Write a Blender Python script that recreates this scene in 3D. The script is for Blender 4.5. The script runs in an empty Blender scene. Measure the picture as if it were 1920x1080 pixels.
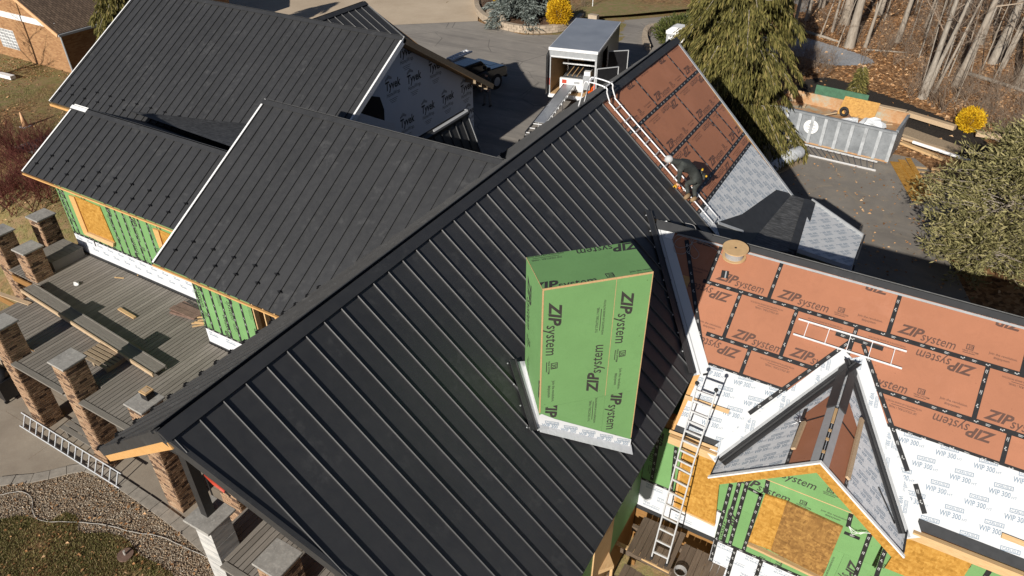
import bpy, bmesh, math, random
import numpy as np
from mathutils import Matrix, Vector
R = math.radians
random.seed(7)
SC = bpy.context.scene
COL = SC.collection
# ------------------------------------------------------------------ camera
H = 16.45                       # camera height above the patio (z = 0)
F_PX, PITCH, ROLL, YAW = 1362.4786, 0.621278484, -0.00179611, -0.527414603
_fw = np.array([math.sin(YAW)*math.cos(PITCH), math.cos(YAW)*math.cos(PITCH), -math.sin(PITCH)])
_rt = np.array([math.cos(YAW), -math.sin(YAW), 0.0])
_up = np.cross(_rt, _fw)
RT = math.cos(ROLL)*_rt + math.sin(ROLL)*_up
UP = -math.sin(ROLL)*_rt + math.cos(ROLL)*_up
FW = _fw
cam = bpy.data.cameras.new('camera')
cam.sensor_width = 36.0
cam.lens = F_PX/1920*36.0
cam.clip_end = 2000
cam_o = bpy.data.objects.new('camera', cam)
COL.objects.link(cam_o)
m = Matrix.Identity(4)
for i in range(3):
    m[i][0], m[i][1], m[i][2] = RT[i], UP[i], -FW[i]
m[2][3] = H
cam_o.matrix_world = m
SC.camera = cam_o
# ------------------------------------------------------------------ light
SUN_EL, SUN_AZ = R(25.6), R(-2.0)        # sun stands in the south (-Y), a hair to the east
to_sun = Vector((-math.sin(SUN_AZ)*math.cos(SUN_EL), -math.cos(SUN_AZ)*math.cos(SUN_EL), math.sin(SUN_EL)))
w = bpy.data.worlds.new('World'); SC.world = w; w.use_nodes = True
nt = w.node_tree; nt.nodes.clear()
sky = nt.nodes.new('ShaderNodeTexSky'); sky.sky_type = 'NISHITA'; sky.sun_disc = False
sky.sun_elevation = SUN_EL
sky.air_density = 0.5; sky.dust_density = 0.4      # crisp, dry winter air
sky.sun_rotation = math.atan2(to_sun.x, to_sun.y)
bg = nt.nodes.new('ShaderNodeBackground'); bg.inputs['Strength'].default_value = 0.050
wo = nt.nodes.new('ShaderNodeOutputWorld')
nt.links.new(sky.outputs[0], bg.inputs[0]); nt.links.new(bg.outputs[0], wo.inputs[0])
sun = bpy.data.lights.new('sun', 'SUN'); sun.energy = 5.0; sun.angle = R(0.53); sun.color = (1.0, 0.95, 0.87)
sun_o = bpy.data.objects.new('sun', sun); COL.objects.link(sun_o)
sun_o.location = (0, -30, 60)
sun_o.rotation_euler = to_sun.to_track_quat('Z', 'Y').to_euler()
SC.view_settings.view_transform = 'Standard'; SC.view_settings.look = 'None'
SC.view_settings.exposure = 0.30; SC.view_settings.gamma = 1.0
SC.view_settings.use_curve_mapping = False
SC.render.engine = 'CYCLES'
# ------------------------------------------------------------------ pixels of the photograph -> places
CAMP = np.array([0, 0, H])
def ray(px, py): return FW + RT*(px-960)/F_PX - UP*(py-540)/F_PX
def at_z(px, py, z): r = ray(px, py); return Vector(CAMP + r*((z-H)/r[2]))
def at_y(px, py, y): r = ray(px, py); return Vector(CAMP + r*(y/r[1]))
def at_x(px, py, x): r = ray(px, py); return Vector(CAMP + r*(x/r[0]))
def on_plane(px, py, p0, n):
    r = ray(px, py); p0 = np.array(p0); n = np.array(n)
    return Vector(CAMP + r*(((p0-CAMP)@n)/(r@n)))
def z_over(px, py, x, y):       # height of the vertical line at x, y seen nearest to a pixel row
    r = ray(px, py); t = math.hypot(x, y)/math.hypot(r[0], r[1]); return H + r[2]*t
# ------------------------------------------------------------------ mesh helpers
class MB:
    def __init__(s): s.v = []; s.f = []; s.m = []
    def add(s, vs, fs, mi=0):
        b = len(s.v); s.v += [tuple(p) for p in vs]
        s.f += [tuple(b+i for i in f) for f in fs]; s.m += [mi]*len(fs)
    def box(s, lo, hi, mi=0, M=None):
        x0, y0, z0 = lo; x1, y1, z1 = hi
        vs = [Vector(p) for p in ((x0,y0,z0),(x1,y0,z0),(x1,y1,z0),(x0,y1,z0),(x0,y0,z1),(x1,y0,z1),(x1,y1,z1),(x0,y1,z1))]
        if M is not None: vs = [M @ p for p in vs]
        s.add(vs, [(0,3,2,1),(4,5,6,7),(0,1,5,4),(1,2,6,5),(2,3,7,6),(3,0,4,7)], mi)
    def prism(s, pts, ext, mi=0):           # polygon in space swept by a vector
        n = len(pts); pts = [Vector(p) for p in pts]; ext = Vector(ext)
        s.add(pts+[p+ext for p in pts], [tuple(range(n-1,-1,-1)), tuple(range(n,2*n))]+[(i,(i+1)%n,n+(i+1)%n,n+i) for i in range(n)], mi)
    def bar(s, p, q, wd, ht, mi=0, up=(0,0,1)):     # rectangular bar from p to q
        p, q = Vector(p), Vector(q); d = (q-p).normalized(); up = Vector(up)
        sd = d.cross(up)
        if sd.length < 1e-5: sd = d.cross(Vector((1,0,0)))
        sd.normalize(); u = sd.cross(d).normalized()
        a, b = sd*wd/2, u*ht/2
        vs = [p-a-b, p+a-b, p+a+b, p-a+b, q-a-b, q+a-b, q+a+b, q-a+b]
        s.add(vs, [(0,1,2,3),(7,6,5,4),(0,4,5,1),(1,5,6,2),(2,6,7,3),(3,7,4,0)], mi)
    def tube(s, pts, rs, n=8, mi=0, caps=True):
        pts = [Vector(p) for p in pts]
        if not hasattr(rs, '__len__'): rs = [rs]*len(pts)
        b = len(s.v); ref = None
        for i, p in enumerate(pts):
            d = (pts[min(i+1,len(pts)-1)]-pts[max(i-1,0)])
            d = d.normalized() if d.length > 1e-9 else Vector((0,0,1))
            if ref is None: ref = d.orthogonal().normalized()
            ref = (ref - d*ref.dot(d)); ref = ref.normalized() if ref.length > 1e-6 else d.orthogonal().normalized()
            o = d.cross(ref)
            for k in range(n):
                a = 2*math.pi*k/n
                s.v.append(tuple(p + (ref*math.cos(a)+o*math.sin(a))*rs[i]))
        for i in range(len(pts)-1):
            for k in range(n):
                s.f.append((b+i*n+k, b+i*n+(k+1)%n, b+(i+1)*n+(k+1)%n, b+(i+1)*n+k)); s.m.append(mi)
        if caps:
            s.f.append(tuple(b+k for k in range(n-1,-1,-1))); s.m.append(mi)
            e = b+(len(pts)-1)*n; s.f.append(tuple(e+k for k in range(n))); s.m.append(mi)
    def ball(s, c, r, mi=0, seg=10, rings=7, sq=(1,1,1), noise=0, M=None):
        vs = []; c = Vector(c)
        for i in range(rings+1):
            t = math.pi*i/rings
            for k in range(seg):
                a = 2*math.pi*k/seg; q = 1+random.uniform(-noise, noise)
                p = Vector((math.sin(t)*math.cos(a)*sq[0], math.sin(t)*math.sin(a)*sq[1], math.cos(t)*sq[2]))*r*q
                if M is not None: p = M @ p
                vs.append(c+p)
        fs = [(i*seg+k, (i+1)*seg+k, (i+1)*seg+(k+1)%seg, i*seg+(k+1)%seg) for i in range(rings) for k in range(seg)]
        s.add(vs, fs, mi)
    def build(s, name, mats, parent=None, smooth=False):
        me = bpy.data.meshes.new(name); me.from_pydata(s.v, [], s.f)
        if not isinstance(mats, (list, tuple)): mats = [mats]
        for mt in mats: me.materials.append(mt)
        if len(mats) > 1: me.polygons.foreach_set('material_index', s.m)
        if smooth: me.polygons.foreach_set('use_smooth', [True]*len(me.polygons))
        me.update()
        return link(name, me, parent)
def wm(o):
    M = o.matrix_basis.copy()
    return (wm(o.parent) @ o.matrix_parent_inverse @ M) if o.parent else M
def link(name, me, parent=None, M=None):
    o = bpy.data.objects.new(name, me); COL.objects.link(o)
    if M is not None: o.matrix_basis = M
    if parent is not None:
        o.parent = parent; o.matrix_parent_inverse = wm(parent).inverted()
    return o
def thing(name, label, cat, loc, group=None, rz=0):
    o = bpy.data.objects.new(name, None); COL.objects.link(o); o.location = loc; o.rotation_euler = (0,0,rz)
    o.empty_display_size = 0.3
    o.matrix_basis = Matrix.Translation(Vector(loc)) @ Matrix.Rotation(rz, 4, 'Z')
    return tag(o, label, cat, group)
def tag(o, label, cat, group=None, kind=None):
    if label: o['label'] = label
    if cat: o['category'] = cat
    if group: o['group'] = group
    if kind: o['kind'] = kind
    return o
def struct(o): o['kind'] = 'structure'; return o
def stuff(o): o['kind'] = 'stuff'; return o
def lab(o, label): o['label'] = label; return o
class Fr:                       # a flat frame: u across, v down, n outward
    def __init__(s, o, u, v):
        s.o, s.u, s.v = Vector(o), Vector(u).normalized(), Vector(v).normalized()
        s.n = s.v.cross(s.u).normalized()
    def P(s, a, b, h=0.0): return s.o + s.u*a + s.v*b + s.n*h
    def L(s, px, py):           # pixel -> (a, b) on this frame
        p = on_plane(px, py, s.o, s.n) - s.o; return (p.dot(s.u), p.dot(s.v))
    def plate(s, mb, poly, h0, h1, mi=0):
        mb.prism([s.P(a, b, h0) for a, b in poly], s.n*(h1-h0), mi)
    def face(s, mb, poly, h, mi=0):
        if len(poly) >= 3: mb.add([s.P(a, b, h) for a, b in (poly[::-1] if area(poly) > 0 else poly)], [tuple(range(len(poly)))], mi)
def area(p): return 0.5*sum(p[i][0]*p[(i+1)%len(p)][1]-p[(i+1)%len(p)][0]*p[i][1] for i in range(len(p)))
def ccw(p): return list(p) if area(p) > 0 else list(p)[::-1]
def clip_half(poly, a, b, c):   # keep a*x+b*y <= c
    out = []
    for i in range(len(poly)):
        p, q = poly[i], poly[(i+1) % len(poly)]
        dp, dq = a*p[0]+b*p[1]-c, a*q[0]+b*q[1]-c
        if dp <= 1e-9: out.append(p)
        if (dp < -1e-9 and dq > 1e-9) or (dp > 1e-9 and dq < -1e-9):
            t = dp/(dp-dq); out.append((p[0]+(q[0]-p[0])*t, p[1]+(q[1]-p[1])*t))
    return out
def clip_convex(poly, cv):
    cv = ccw(cv)
    for i in range(len(cv)):
        (x0, y0), (x1, y1) = cv[i], cv[(i+1) % len(cv)]
        poly = clip_half(poly, y1-y0, -(x1-x0), (y1-y0)*x0-(x1-x0)*y0)
        if len(poly) < 3: return []
    return poly
def rect(a0, b0, a1, b1): return [(a0,b0),(a1,b0),(a1,b1),(a0,b1)]
# ------------------------------------------------------------------ lettering, as flat outlines
_txt = {}
def glyphs(text, bold=0.0, shear=0.0, space=1.0):
    k = (text, bold, shear, space)
    if k not in _txt:
        cu = bpy.data.curves.new('t', 'FONT'); cu.body = text; cu.resolution_u = 2
        cu.offset = bold; cu.shear = shear; cu.space_character = space; cu.size = 1.0; cu.fill_mode = 'FRONT'
        o = bpy.data.objects.new('t', cu); COL.objects.link(o)
        dg = bpy.context.evaluated_depsgraph_get(); ev = o.evaluated_get(dg); me = ev.to_mesh()
        me.calc_loop_triangles()
        vs = [(v.co.x, v.co.y) for v in me.vertices]
        ts = [tuple(t.vertices) for t in me.loop_triangles]
        ev.to_mesh_clear(); bpy.data.objects.remove(o); bpy.data.curves.remove(cu)
        x0 = min(v[0] for v in vs); y0 = min(v[1] for v in vs); x1 = max(v[0] for v in vs); y1 = max(v[1] for v in vs)
        cap = 0.7
        _txt[k] = ([((x-x0)/cap, y/cap) for x, y in vs], ts, (x1-x0)/cap)
    return _txt[k]
def put_text(tris, text, x, y, h, rot=0, bold=0.0, shear=0.0, width=None, space=1.0):
    """append triangles of a line of lettering: x, y = start of its base line, h = cap height"""
    vs, ts, wdt = glyphs(text, bold, shear, space)
    sx = h if width is None else width/wdt
    c, s = math.cos(rot), math.sin(rot)
    P = [(x + c*a*sx - s*b*h, y + s*a*sx + c*b*h) for a, b in vs]
    tris += [[P[i] for i in t] for t in ts]
def put_box(tris, x, y, wd, ht, rot=0):
    c, s = math.cos(rot), math.sin(rot)
    tris.append([(x+c*a-s*b, y+s*a+c*b) for a, b in ((0,0),(wd,0),(wd,ht),(0,ht))])
def put_frame(tris, x, y, wd, ht, t, rot=0):
    c, s = math.cos(rot), math.sin(rot)
    for a, b, ww, hh in ((0,0,wd,t),(0,ht-t,wd,t),(0,t,t,ht-2*t),(wd-t,t,t,ht-2*t)):
        put_box(tris, x+c*a-s*b, y+s*a+c*b, ww, hh, rot)
# ------------------------------------------------------------------ materials (all procedural)
class N:
    def __init__(s, name, rough=0.6, spec=0.5, metal=0.0):
        s.m = bpy.data.materials.new(name); s.m.use_nodes = True; s.t = s.m.node_tree
        s.b = s.t.nodes['Principled BSDF']
        s.b.inputs['Roughness'].default_value = rough; s.b.inputs['Metallic'].default_value = metal
        s.b.inputs['Specular IOR Level'].default_value = spec
        s.tc = None
    def n(s, typ, **kw):
        nd = s.t.nodes.new('ShaderNode'+typ)
        for k, v in kw.items():
            if k in nd.inputs: nd.inputs[k].default_value = v
            else: setattr(nd, k, v)
        return nd
    def l(s, a, b): s.t.links.new(a, b)
    def co(s, which='Object', scale=None, rot=None):
        if s.tc is None: s.tc = s.n('TexCoord')
        out = s.tc.outputs[which]
        if scale is not None or rot is not None:
            mp = s.n('Mapping')
            if scale is not None: mp.inputs['Scale'].default_value = scale
            if rot is not None: mp.inputs['Rotation'].default_value = rot
            s.l(out, mp.inputs[0]); out = mp.outputs[0]
        return out
    def noise(s, scale, detail=4, rough=0.6, vec=None, dist=0.0):
        nd = s.n('TexNoise', Scale=scale, Detail=detail, Roughness=rough, Distortion=dist)
        s.l(vec if vec is not None else s.co(), nd.inputs['Vector']); return nd.outputs['Fac']
    def voro(s, scale, vec=None, feature='F1', out='Distance', rnd=1.0):
        nd = s.n('TexVoronoi', feature=feature, Scale=scale, Randomness=rnd)
        s.l(vec if vec is not None else s.co(), nd.inputs['Vector']); return nd.outputs[out]
    def ramp(s, fac, stops, interp='LINEAR'):
        nd = s.n('ValToRGB'); cr = nd.color_ramp; cr.interpolation = interp
        while len(cr.elements) < len(stops): cr.elements.new(0.5)
        for e, (p, c) in zip(cr.elements, stops):
            e.position = p; e.color = (*c, 1) if len(c) == 3 else c
        s.l(fac, nd.inputs[0]); return nd.outputs[0]
    def mix(s, fac, a, b, mode='MIX'):
        nd = s.n('MixRGB', blend_type=mode)
        for i, x in ((0, fac), (1, a), (2, b)):
            if hasattr(x, 'links'): s.l(x, nd.inputs[i])
            elif i == 0: nd.inputs[0].default_value = x
            else: nd.inputs[i].default_value = (*x, 1)
        return nd.outputs[0]
    def math(s, op, a, b=0.5):
        nd = s.n('Math', operation=op)
        for i, x in ((0, a), (1, b)):
            if hasattr(x, 'links'): s.l(x, nd.inputs[i])
            else: nd.inputs[i].default_value = x
        return nd.outputs[0]
    def rnd(s): return s.n('ObjectInfo').outputs['Random']
    def col(s, c):
        if hasattr(c, 'links'): s.l(c, s.b.inputs['Base Color'])
        else: s.b.inputs['Base Color'].default_value = (*c, 1)
        return s
    def rough(s, f): s.l(f, s.b.inputs['Roughness']); return s
    def bump(s, h, strength=0.3, dist=0.01):
        b = s.n('Bump', Strength=strength, Distance=dist); s.l(h, b.inputs['Height']); s.l(b.outputs[0], s.b.inputs['Normal']); return s
def plain(name, c, rough=0.6, var=0.12, scale=6.0, metal=0.0, spec=0.5, bump=0.0):
    k = N(name, rough, spec, metal)
    f = k.noise(scale, 5, 0.65)
    lo = tuple(x*(1-var) for x in c); hi = tuple(min(1, x*(1+var)) for x in c)
    k.col(k.ramp(f, [(0.3, lo), (0.7, hi)]))
    if bump: k.bump(k.noise(scale*6, 4), bump, 0.005)
    return k.m
M = {}
# painted steel roofing: charcoal, satin, with handling scuffs and dust
def steel(name, c):
    k = N(name, 0.6, 1.0)
    n1 = k.noise(0.7, 3); n2 = k.noise(5.0, 6, 0.7); n3 = k.noise(1.1, 2, vec=k.co(scale=(1,1,1)))
    base = k.ramp(n1, [(0.3, tuple(x*0.82 for x in c)), (0.7, tuple(x*1.22 for x in c))])
    scuff = k.ramp(k.math('MULTIPLY', n2, n3), [(0.31, (0,0,0)), (0.44, (1,1,1))])
    base = k.mix(k.math('MULTIPLY', scuff, 0.22), base, (0.10, 0.10, 0.10))
    r = k.rnd(); base = k.mix(k.math('MULTIPLY', r, 0.08), base, tuple(x*1.6 for x in c))
    k.col(base)
    k.rough(k.ramp(n2, [(0.3, (0.54,)*3), (0.7, (0.66,)*3)]))
    k.bump(k.noise(1.6, 2), 0.16, 0.02)
    return k.m
M['steel'] = steel('charcoal_steel', (0.0180, 0.0183, 0.0197))
M['cap'] = steel('charcoal_trim', (0.0170, 0.0173, 0.0186))
M['guard'] = plain('black_clip', (0.012, 0.012, 0.013), 0.4)
def board(name, c, dark):
    k = N(name, 0.62, 0.35)
    n1 = k.noise(1.3, 4); n2 = k.noise(38, 2)
    b = k.ramp(n1, [(0.3, tuple(x*0.92 for x in c)), (0.7, tuple(x*1.07 for x in c))])
    b = k.mix(k.ramp(n2, [(0.5, (0,0,0)), (0.75, (0.12,)*3)]), b, dark)
    # nail heads on a loose grid
    v = k.voro(4.3, out='Distance', rnd=0.55)
    b = k.mix(k.ramp(v, [(0.035, (0.75,)*3), (0.055, (0,0,0))]), b, dark)
    r = k.rnd(); b = k.mix(k.math('MULTIPLY', r, 0.28), b, tuple(x*0.72 for x in c))
    # scuffs, boot dust and drips
    n4 = k.noise(2.6, 7, 0.75, dist=0.8); n5 = k.noise(0.6, 3)
    b = k.mix(k.math('MULTIPLY', k.ramp(n4, [(0.52, (0,0,0)), (0.66, (1,1,1))]), 0.30), b, tuple(x*0.72 for x in c))
    b = k.mix(k.math('MULTIPLY', k.ramp(k.math('MULTIPLY', n4, n5), [(0.30, (0,0,0)), (0.42, (1,1,1))]), 0.22), b, tuple(min(1, x*1.3+0.05) for x in c))
    k.col(b); k.bump(k.noise(60, 3), 0.12, 0.003)
    return k.m
M['zip_o'] = board('roof_sheathing', (0.385, 0.162, 0.090), (0.20, 0.075, 0.045))
M['zip_g'] = board('wall_sheathing', (0.155, 0.310, 0.115), (0.06, 0.13, 0.035))
M['ink'] = plain('print_ink', (0.035, 0.033, 0.03), 0.6)
M['ink_o'] = plain('print_ink_roof', (0.10, 0.050, 0.036), 0.6)
M['ink_b'] = plain('print_ink_blue', (0.17, 0.235, 0.31), 0.6)
M['ink_t'] = plain('print_ink_wrap', (0.025, 0.027, 0.03), 0.6)
M['tape'] = plain('black_tape', (0.017, 0.017, 0.018), 0.5, 0.3, 14)
M['tapeprint'] = plain('tape_print', (0.42, 0.42, 0.41), 0.6)
def sheet(name, c, wr=0.25, sc=3.0):
    k = N(name, 0.55, 0.35)
    n1 = k.noise(0.9, 4); k.col(k.ramp(n1, [(0.3, tuple(x*0.94 for x in c)), (0.75, c)]))
    k.bump(k.noise(sc, 3, 0.5, dist=0.6), wr, 0.03); return k.m
M['wip'] = sheet('white_underlayment', (0.62, 0.63, 0.64))
M['wip_w'] = sheet('wrinkled_underlayment', (0.70, 0.71, 0.73), 0.35, 6.0)
M['wrap'] = sheet('house_wrap', (0.70, 0.73, 0.77), 0.35, 1.6)
M['band'] = sheet('white_flashing_band', (0.62, 0.63, 0.65), 0.2)
k = N('black_membrane', 0.6, 0.4)
n1 = k.noise(3, 6, 0.75); n2 = k.noise(1, 5, 0.7, vec=k.co(scale=(4, 22, 4), rot=(0, 0, 0.6)))
k.col(k.mix(k.ramp(n2, [(0.45, (0,0,0)), (0.72, (0.8,)*3)]), k.ramp(n1, [(0.3, (0.035,)*3), (0.7, (0.065,)*3)]), (0.20, 0.20, 0.20)))
k.bump(n1, 0.3, 0.02); M['membrane'] = k.m
M['darkmembrane'] = plain('dark_membrane', (0.03, 0.031, 0.033), 0.55, 0.25, 5)
M['trim_w'] = plain('white_trim', (0.78, 0.78, 0.77), 0.4, 0.04)
M['trim_g'] = plain('grey_metal_edge', (0.36, 0.37, 0.38), 0.42, 0.1)
M['alu'] = plain('aluminium', (0.56, 0.57, 0.58), 0.38, 0.10, 12, metal=0.35)
M['alu_w'] = plain('bright_aluminium', (0.80, 0.80, 0.81), 0.42, 0.06, 12, metal=0.25)
M['alu_d'] = plain('dull_rail', (0.06, 0.06, 0.065), 0.5)
def wood(name, a, b, grain=(1.2, 14, 14), rnd=0.3, rough=0.7):
    k = N(name, rough, 0.3)
    n1 = k.noise(3.5, 5, 0.65, vec=k.co(scale=grain), dist=0.4)
    c = k.ramp(n1, [(0.28, a), (0.72, b)])
    r = k.rnd(); c = k.mix(k.math('MULTIPLY', r, rnd), c, tuple(x*0.55 for x in a))
    k.col(c); k.bump(n1, 0.25, 0.004); return k.m
M['lumber'] = wood('new_lumber', (0.48, 0.30, 0.14), (0.68, 0.47, 0.25))
M['lumber_y'] = wood('lumber_along_y', (0.46, 0.28, 0.13), (0.66, 0.45, 0.24), (14, 1.2, 14))
M['fascia'] = wood('fascia_lumber', (0.50, 0.26, 0.085), (0.64, 0.38, 0.155), rnd=0.12)
M['stud'] = wood('dark_studs', (0.22, 0.11, 0.035), (0.34, 0.18, 0.06))
M['deck'] = wood('weathered_deck', (0.165, 0.145, 0.122), (0.305, 0.275, 0.240), (26, 1.0, 8), 0.45, 0.8)
M['grey_x'] = wood('weathered_plank_x', (0.15, 0.135, 0.115), (0.30, 0.275, 0.24), (1.0, 22, 22), 0.3, 0.8)
M['plat'] = wood('brown_platform', (0.10, 0.072, 0.050), (0.215, 0.16, 0.115), (22, 1.0, 8), 0.5, 0.85)
M['pallet'] = wood('pallet_wood', (0.24, 0.175, 0.11), (0.40, 0.31, 0.21), (14, 1.5, 10), 0.3, 0.8)
def osb(name, a, b, c, sc=26):
    k = N(name, 0.6, 0.3)
    wv = k.noise(2.5, 2)
    v1 = k.voro(sc, vec=k.co(scale=(1, 1, 0.45)), out='Color'); v2 = k.voro(sc*0.7, vec=k.co(scale=(0.45, 1, 1)), out='Color')
    f = k.math('ADD', k.math('MULTIPLY', k.math('ADD', v1, 0.0), 0.5), k.math('MULTIPLY', v2, 0.5))
    n = k.noise(70, 4, 0.7)
    col = k.ramp(k.math('ADD', k.math('MULTIPLY', f, 0.75), k.math('MULTIPLY', n, 0.25)), [(0.2, a), (0.5, b), (0.8, c)])
    col = k.mix(k.ramp(wv, [(0.3, (0,0,0)), (0.7, (0.35,)*3)]), col, a)
    k.col(col); k.bump(f, 0.2, 0.003); return k.m
M['osb'] = osb('strand_board', (0.28, 0.135, 0.020), (0.43, 0.22, 0.042), (0.55, 0.32, 0.078))
M['osb_d'] = osb('weathered_strand_board', (0.14, 0.07, 0.020), (0.27, 0.14, 0.042), (0.44, 0.25, 0.075))
k = N('brick', 0.85, 0.2)
r = k.rnd(); f = k.noise(9, 5)
c = k.ramp(r, [(0.0, (0.060, 0.038, 0.030)), (0.16, (0.085, 0.052, 0.038)), (0.24, (0.30, 0.19, 0.115)), (0.55, (0.42, 0.275, 0.17)), (0.8, (0.34, 0.205, 0.125)), (1.0, (0.47, 0.33, 0.21))])
c = k.mix(k.ramp(f, [(0.35, (0,0,0)), (0.75, (0.5,)*3)]), c, (0.20, 0.13, 0.085))
k.col(c); k.bump(k.noise(40, 4), 0.3, 0.004); M['brick'] = k.m
M['mortar'] = plain('mortar', (0.26, 0.20, 0.145), 0.9, 0.2, 14, bump=0.3)
def brickwall(name, c1, c2, mort, sx=1.0):
    k = N(name, 0.85, 0.2)
    # brick courses for a wall too far off to build brick by brick
    nd = k.n('TexBrick', Scale=1.0); nd.inputs['Brick Width'].default_value = 0.22; nd.inputs['Row Height'].default_value = 0.076
    nd.inputs['Mortar Size'].default_value = 0.008; nd.inputs['Bias'].default_value = 0.0
    nd.inputs['Color1'].default_value = (*c1, 1); nd.inputs['Color2'].default_value = (*c2, 1); nd.inputs['Mortar'].default_value = (*mort, 1)
    return k, nd
M['stone'] = None
k = N('bluestone', 0.8, 0.3)
n1 = k.noise(2.2, 6, 0.7); n2 = k.noise(14, 4, 0.7)
k.col(k.mix(k.ramp(n2, [(0.5, (0,0,0)), (0.7, (0.6,)*3)]), k.ramp(n1, [(0.3, (0.20, 0.19, 0.175)), (0.7, (0.36, 0.345, 0.315))]), (0.46, 0.44, 0.40)))
k.bump(n2, 0.25, 0.006); M['stone'] = k.m
k = N('striped_stone', 0.75, 0.3)
n1 = k.noise(1.6, 4, 0.6, vec=k.co(scale=(1, 1, 6)), dist=0.8)
k.col(k.ramp(n1, [(0.3, (0.30, 0.30, 0.29)), (0.5, (0.44, 0.43, 0.41)), (0.7, (0.56, 0.54, 0.50))])); M['stone_s'] = k.m
k = N('patio_concrete', 0.85, 0.3)
n1 = k.noise(0.8, 6, 0.7); n2 = k.noise(22, 4)
k.col(k.mix(k.ramp(n2, [(0.35, (0,0,0)), (0.75, (0.3,)*3)]), k.ramp(n1, [(0.3, (0.25, 0.205, 0.16)), (0.7, (0.36, 0.31, 0.245))]), (0.22, 0.18, 0.14)))
k.bump(n2, 0.15, 0.004); M['patio'] = k.m
M['paver'] = plain('paver_stone', (0.285, 0.255, 0.215), 0.85, 0.22, 5, bump=0.2)
k = N('asphalt', 0.9, 0.25)
n1 = k.noise(0.22, 6, 0.65); n2 = k.noise(60, 3); n3 = k.noise(0.7, 5, 0.7, vec=k.co(scale=(1, 3, 1)), dist=1.2)
c = k.ramp(n1, [(0.3, (0.21, 0.19, 0.17)), (0.7, (0.32, 0.29, 0.255))])
c = k.mix(k.ramp(n3, [(0.5, (0,0,0)), (0.75, (0.55,)*3)]), c, (0.40, 0.36, 0.305))
c = k.mix(k.ramp(n2, [(0.3, (0.2,)*3), (0.7, (0,0,0))]), c, (0.05, 0.05, 0.05))
ce = k.voro(0.33, vec=k.co(scale=(1, 1, 1)), feature='DISTANCE_TO_EDGE'); nw = k.noise(0.5, 2)
c = k.mix(k.math('MULTIPLY', k.ramp(ce, [(0.0, (1,1,1)), (0.012, (0,0,0))]), k.ramp(nw, [(0.45, (0,0,0)), (0.6, (0.7,)*3)])), c, (0.05, 0.048, 0.045))
tm_ = k.noise(0.5, 4, 0.6, vec=k.co(scale=(0.25, 2.2, 1), rot=(0, 0, 0.5))); c = k.mix(k.math('MULTIPLY', k.ramp(tm_, [(0.52, (0,0,0)), (0.62, (1,1,1))]), 0.35), c, (0.12, 0.112, 0.105))
k.col(c); k.bump(n2, 0.25, 0.006); M['asphalt'] = k.m
k = N('old_asphalt', 0.9, 0.25)
n1 = k.noise(0.35, 6, 0.7, dist=0.6); n2 = k.noise(50, 3); n3 = k.noise(0.9, 6, 0.75, dist=1.5)
c = k.ramp(n1, [(0.3, (0.15, 0.135, 0.12)), (0.7, (0.25, 0.225, 0.195))])
c = k.mix(k.ramp(n3, [(0.52, (0,0,0)), (0.72, (0.7,)*3)]), c, (0.30, 0.245, 0.18))
k.col(c); k.bump(n2, 0.3, 0.006); M['asphalt_o'] = k.m
k = N('sandy_lot', 0.95, 0.2)
n1 = k.noise(0.3, 6, 0.7); n2 = k.noise(30, 4)
k.col(k.mix(k.ramp(n2, [(0.4, (0,0,0)), (0.8, (0.4,)*3)]), k.ramp(n1, [(0.3, (0.42, 0.33, 0.235)), (0.7, (0.56, 0.455, 0.335))]), (0.33, 0.26, 0.19)))
k.bump(n2, 0.3, 0.01); M['sand'] = k.m
k = N('grey_path_gravel', 0.95, 0.2)
v = k.voro(16, out='Color'); n1 = k.noise(0.8, 4)
k.col(k.mix(0.5, k.ramp(v, [(0, (0.15, 0.155, 0.165)), (1, (0.42, 0.43, 0.45))]), k.ramp(n1, [(0.3, (0.22, 0.225, 0.235)), (0.7, (0.34, 0.345, 0.355))])))
k.bump(v, 0.4, 0.02); M['path'] = k.m
k = N('mulch', 0.95, 0.15)
n1 = k.noise(14, 6, 0.8); k.col(k.ramp(n1, [(0.3, (0.016, 0.014, 0.013)), (0.7, (0.055, 0.046, 0.038))])); k.bump(n1, 0.8, 0.04); M['mulch'] = k.m
k = N('brown_mulch', 0.95, 0.15)
n1 = k.noise(9, 6, 0.8); k.col(k.ramp(n1, [(0.3, (0.05, 0.03, 0.02)), (0.7, (0.20, 0.12, 0.075))])); k.bump(n1, 0.8, 0.04); M['mulch_b'] = k.m
# ground: late winter lawn, leaf litter and bare soil
k = N('ground', 0.95, 0.15)
pos = k.co('Object')
n1 = k.noise(0.22, 5, 0.65, vec=pos); n2 = k.noise(2.2, 6, 0.75, vec=pos); n3 = k.noise(17, 5, 0.75, vec=pos)
v = k.voro(7.5, vec=pos, out='Color')
lawn = k.mix(k.ramp(n3, [(0.35, (0,0,0)), (0.7, (1,1,1))]), (0.13, 0.13, 0.042), (0.27, 0.235, 0.10))
lawn = k.mix(k.ramp(n2, [(0.42, (0,0,0)), (0.62, (1,1,1))]), lawn, (0.27, 0.18, 0.10))
leaf = k.ramp(k.math('ADD', k.math('MULTIPLY', v, 0.5), k.math('MULTIPLY', n3, 0.5)), [(0.28, (0.07, 0.035, 0.018)), (0.5, (0.24, 0.125, 0.055)), (0.72, (0.40, 0.235, 0.12))])
sep = k.n('SeparateXYZ'); k.l(pos, sep.inputs[0])
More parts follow.
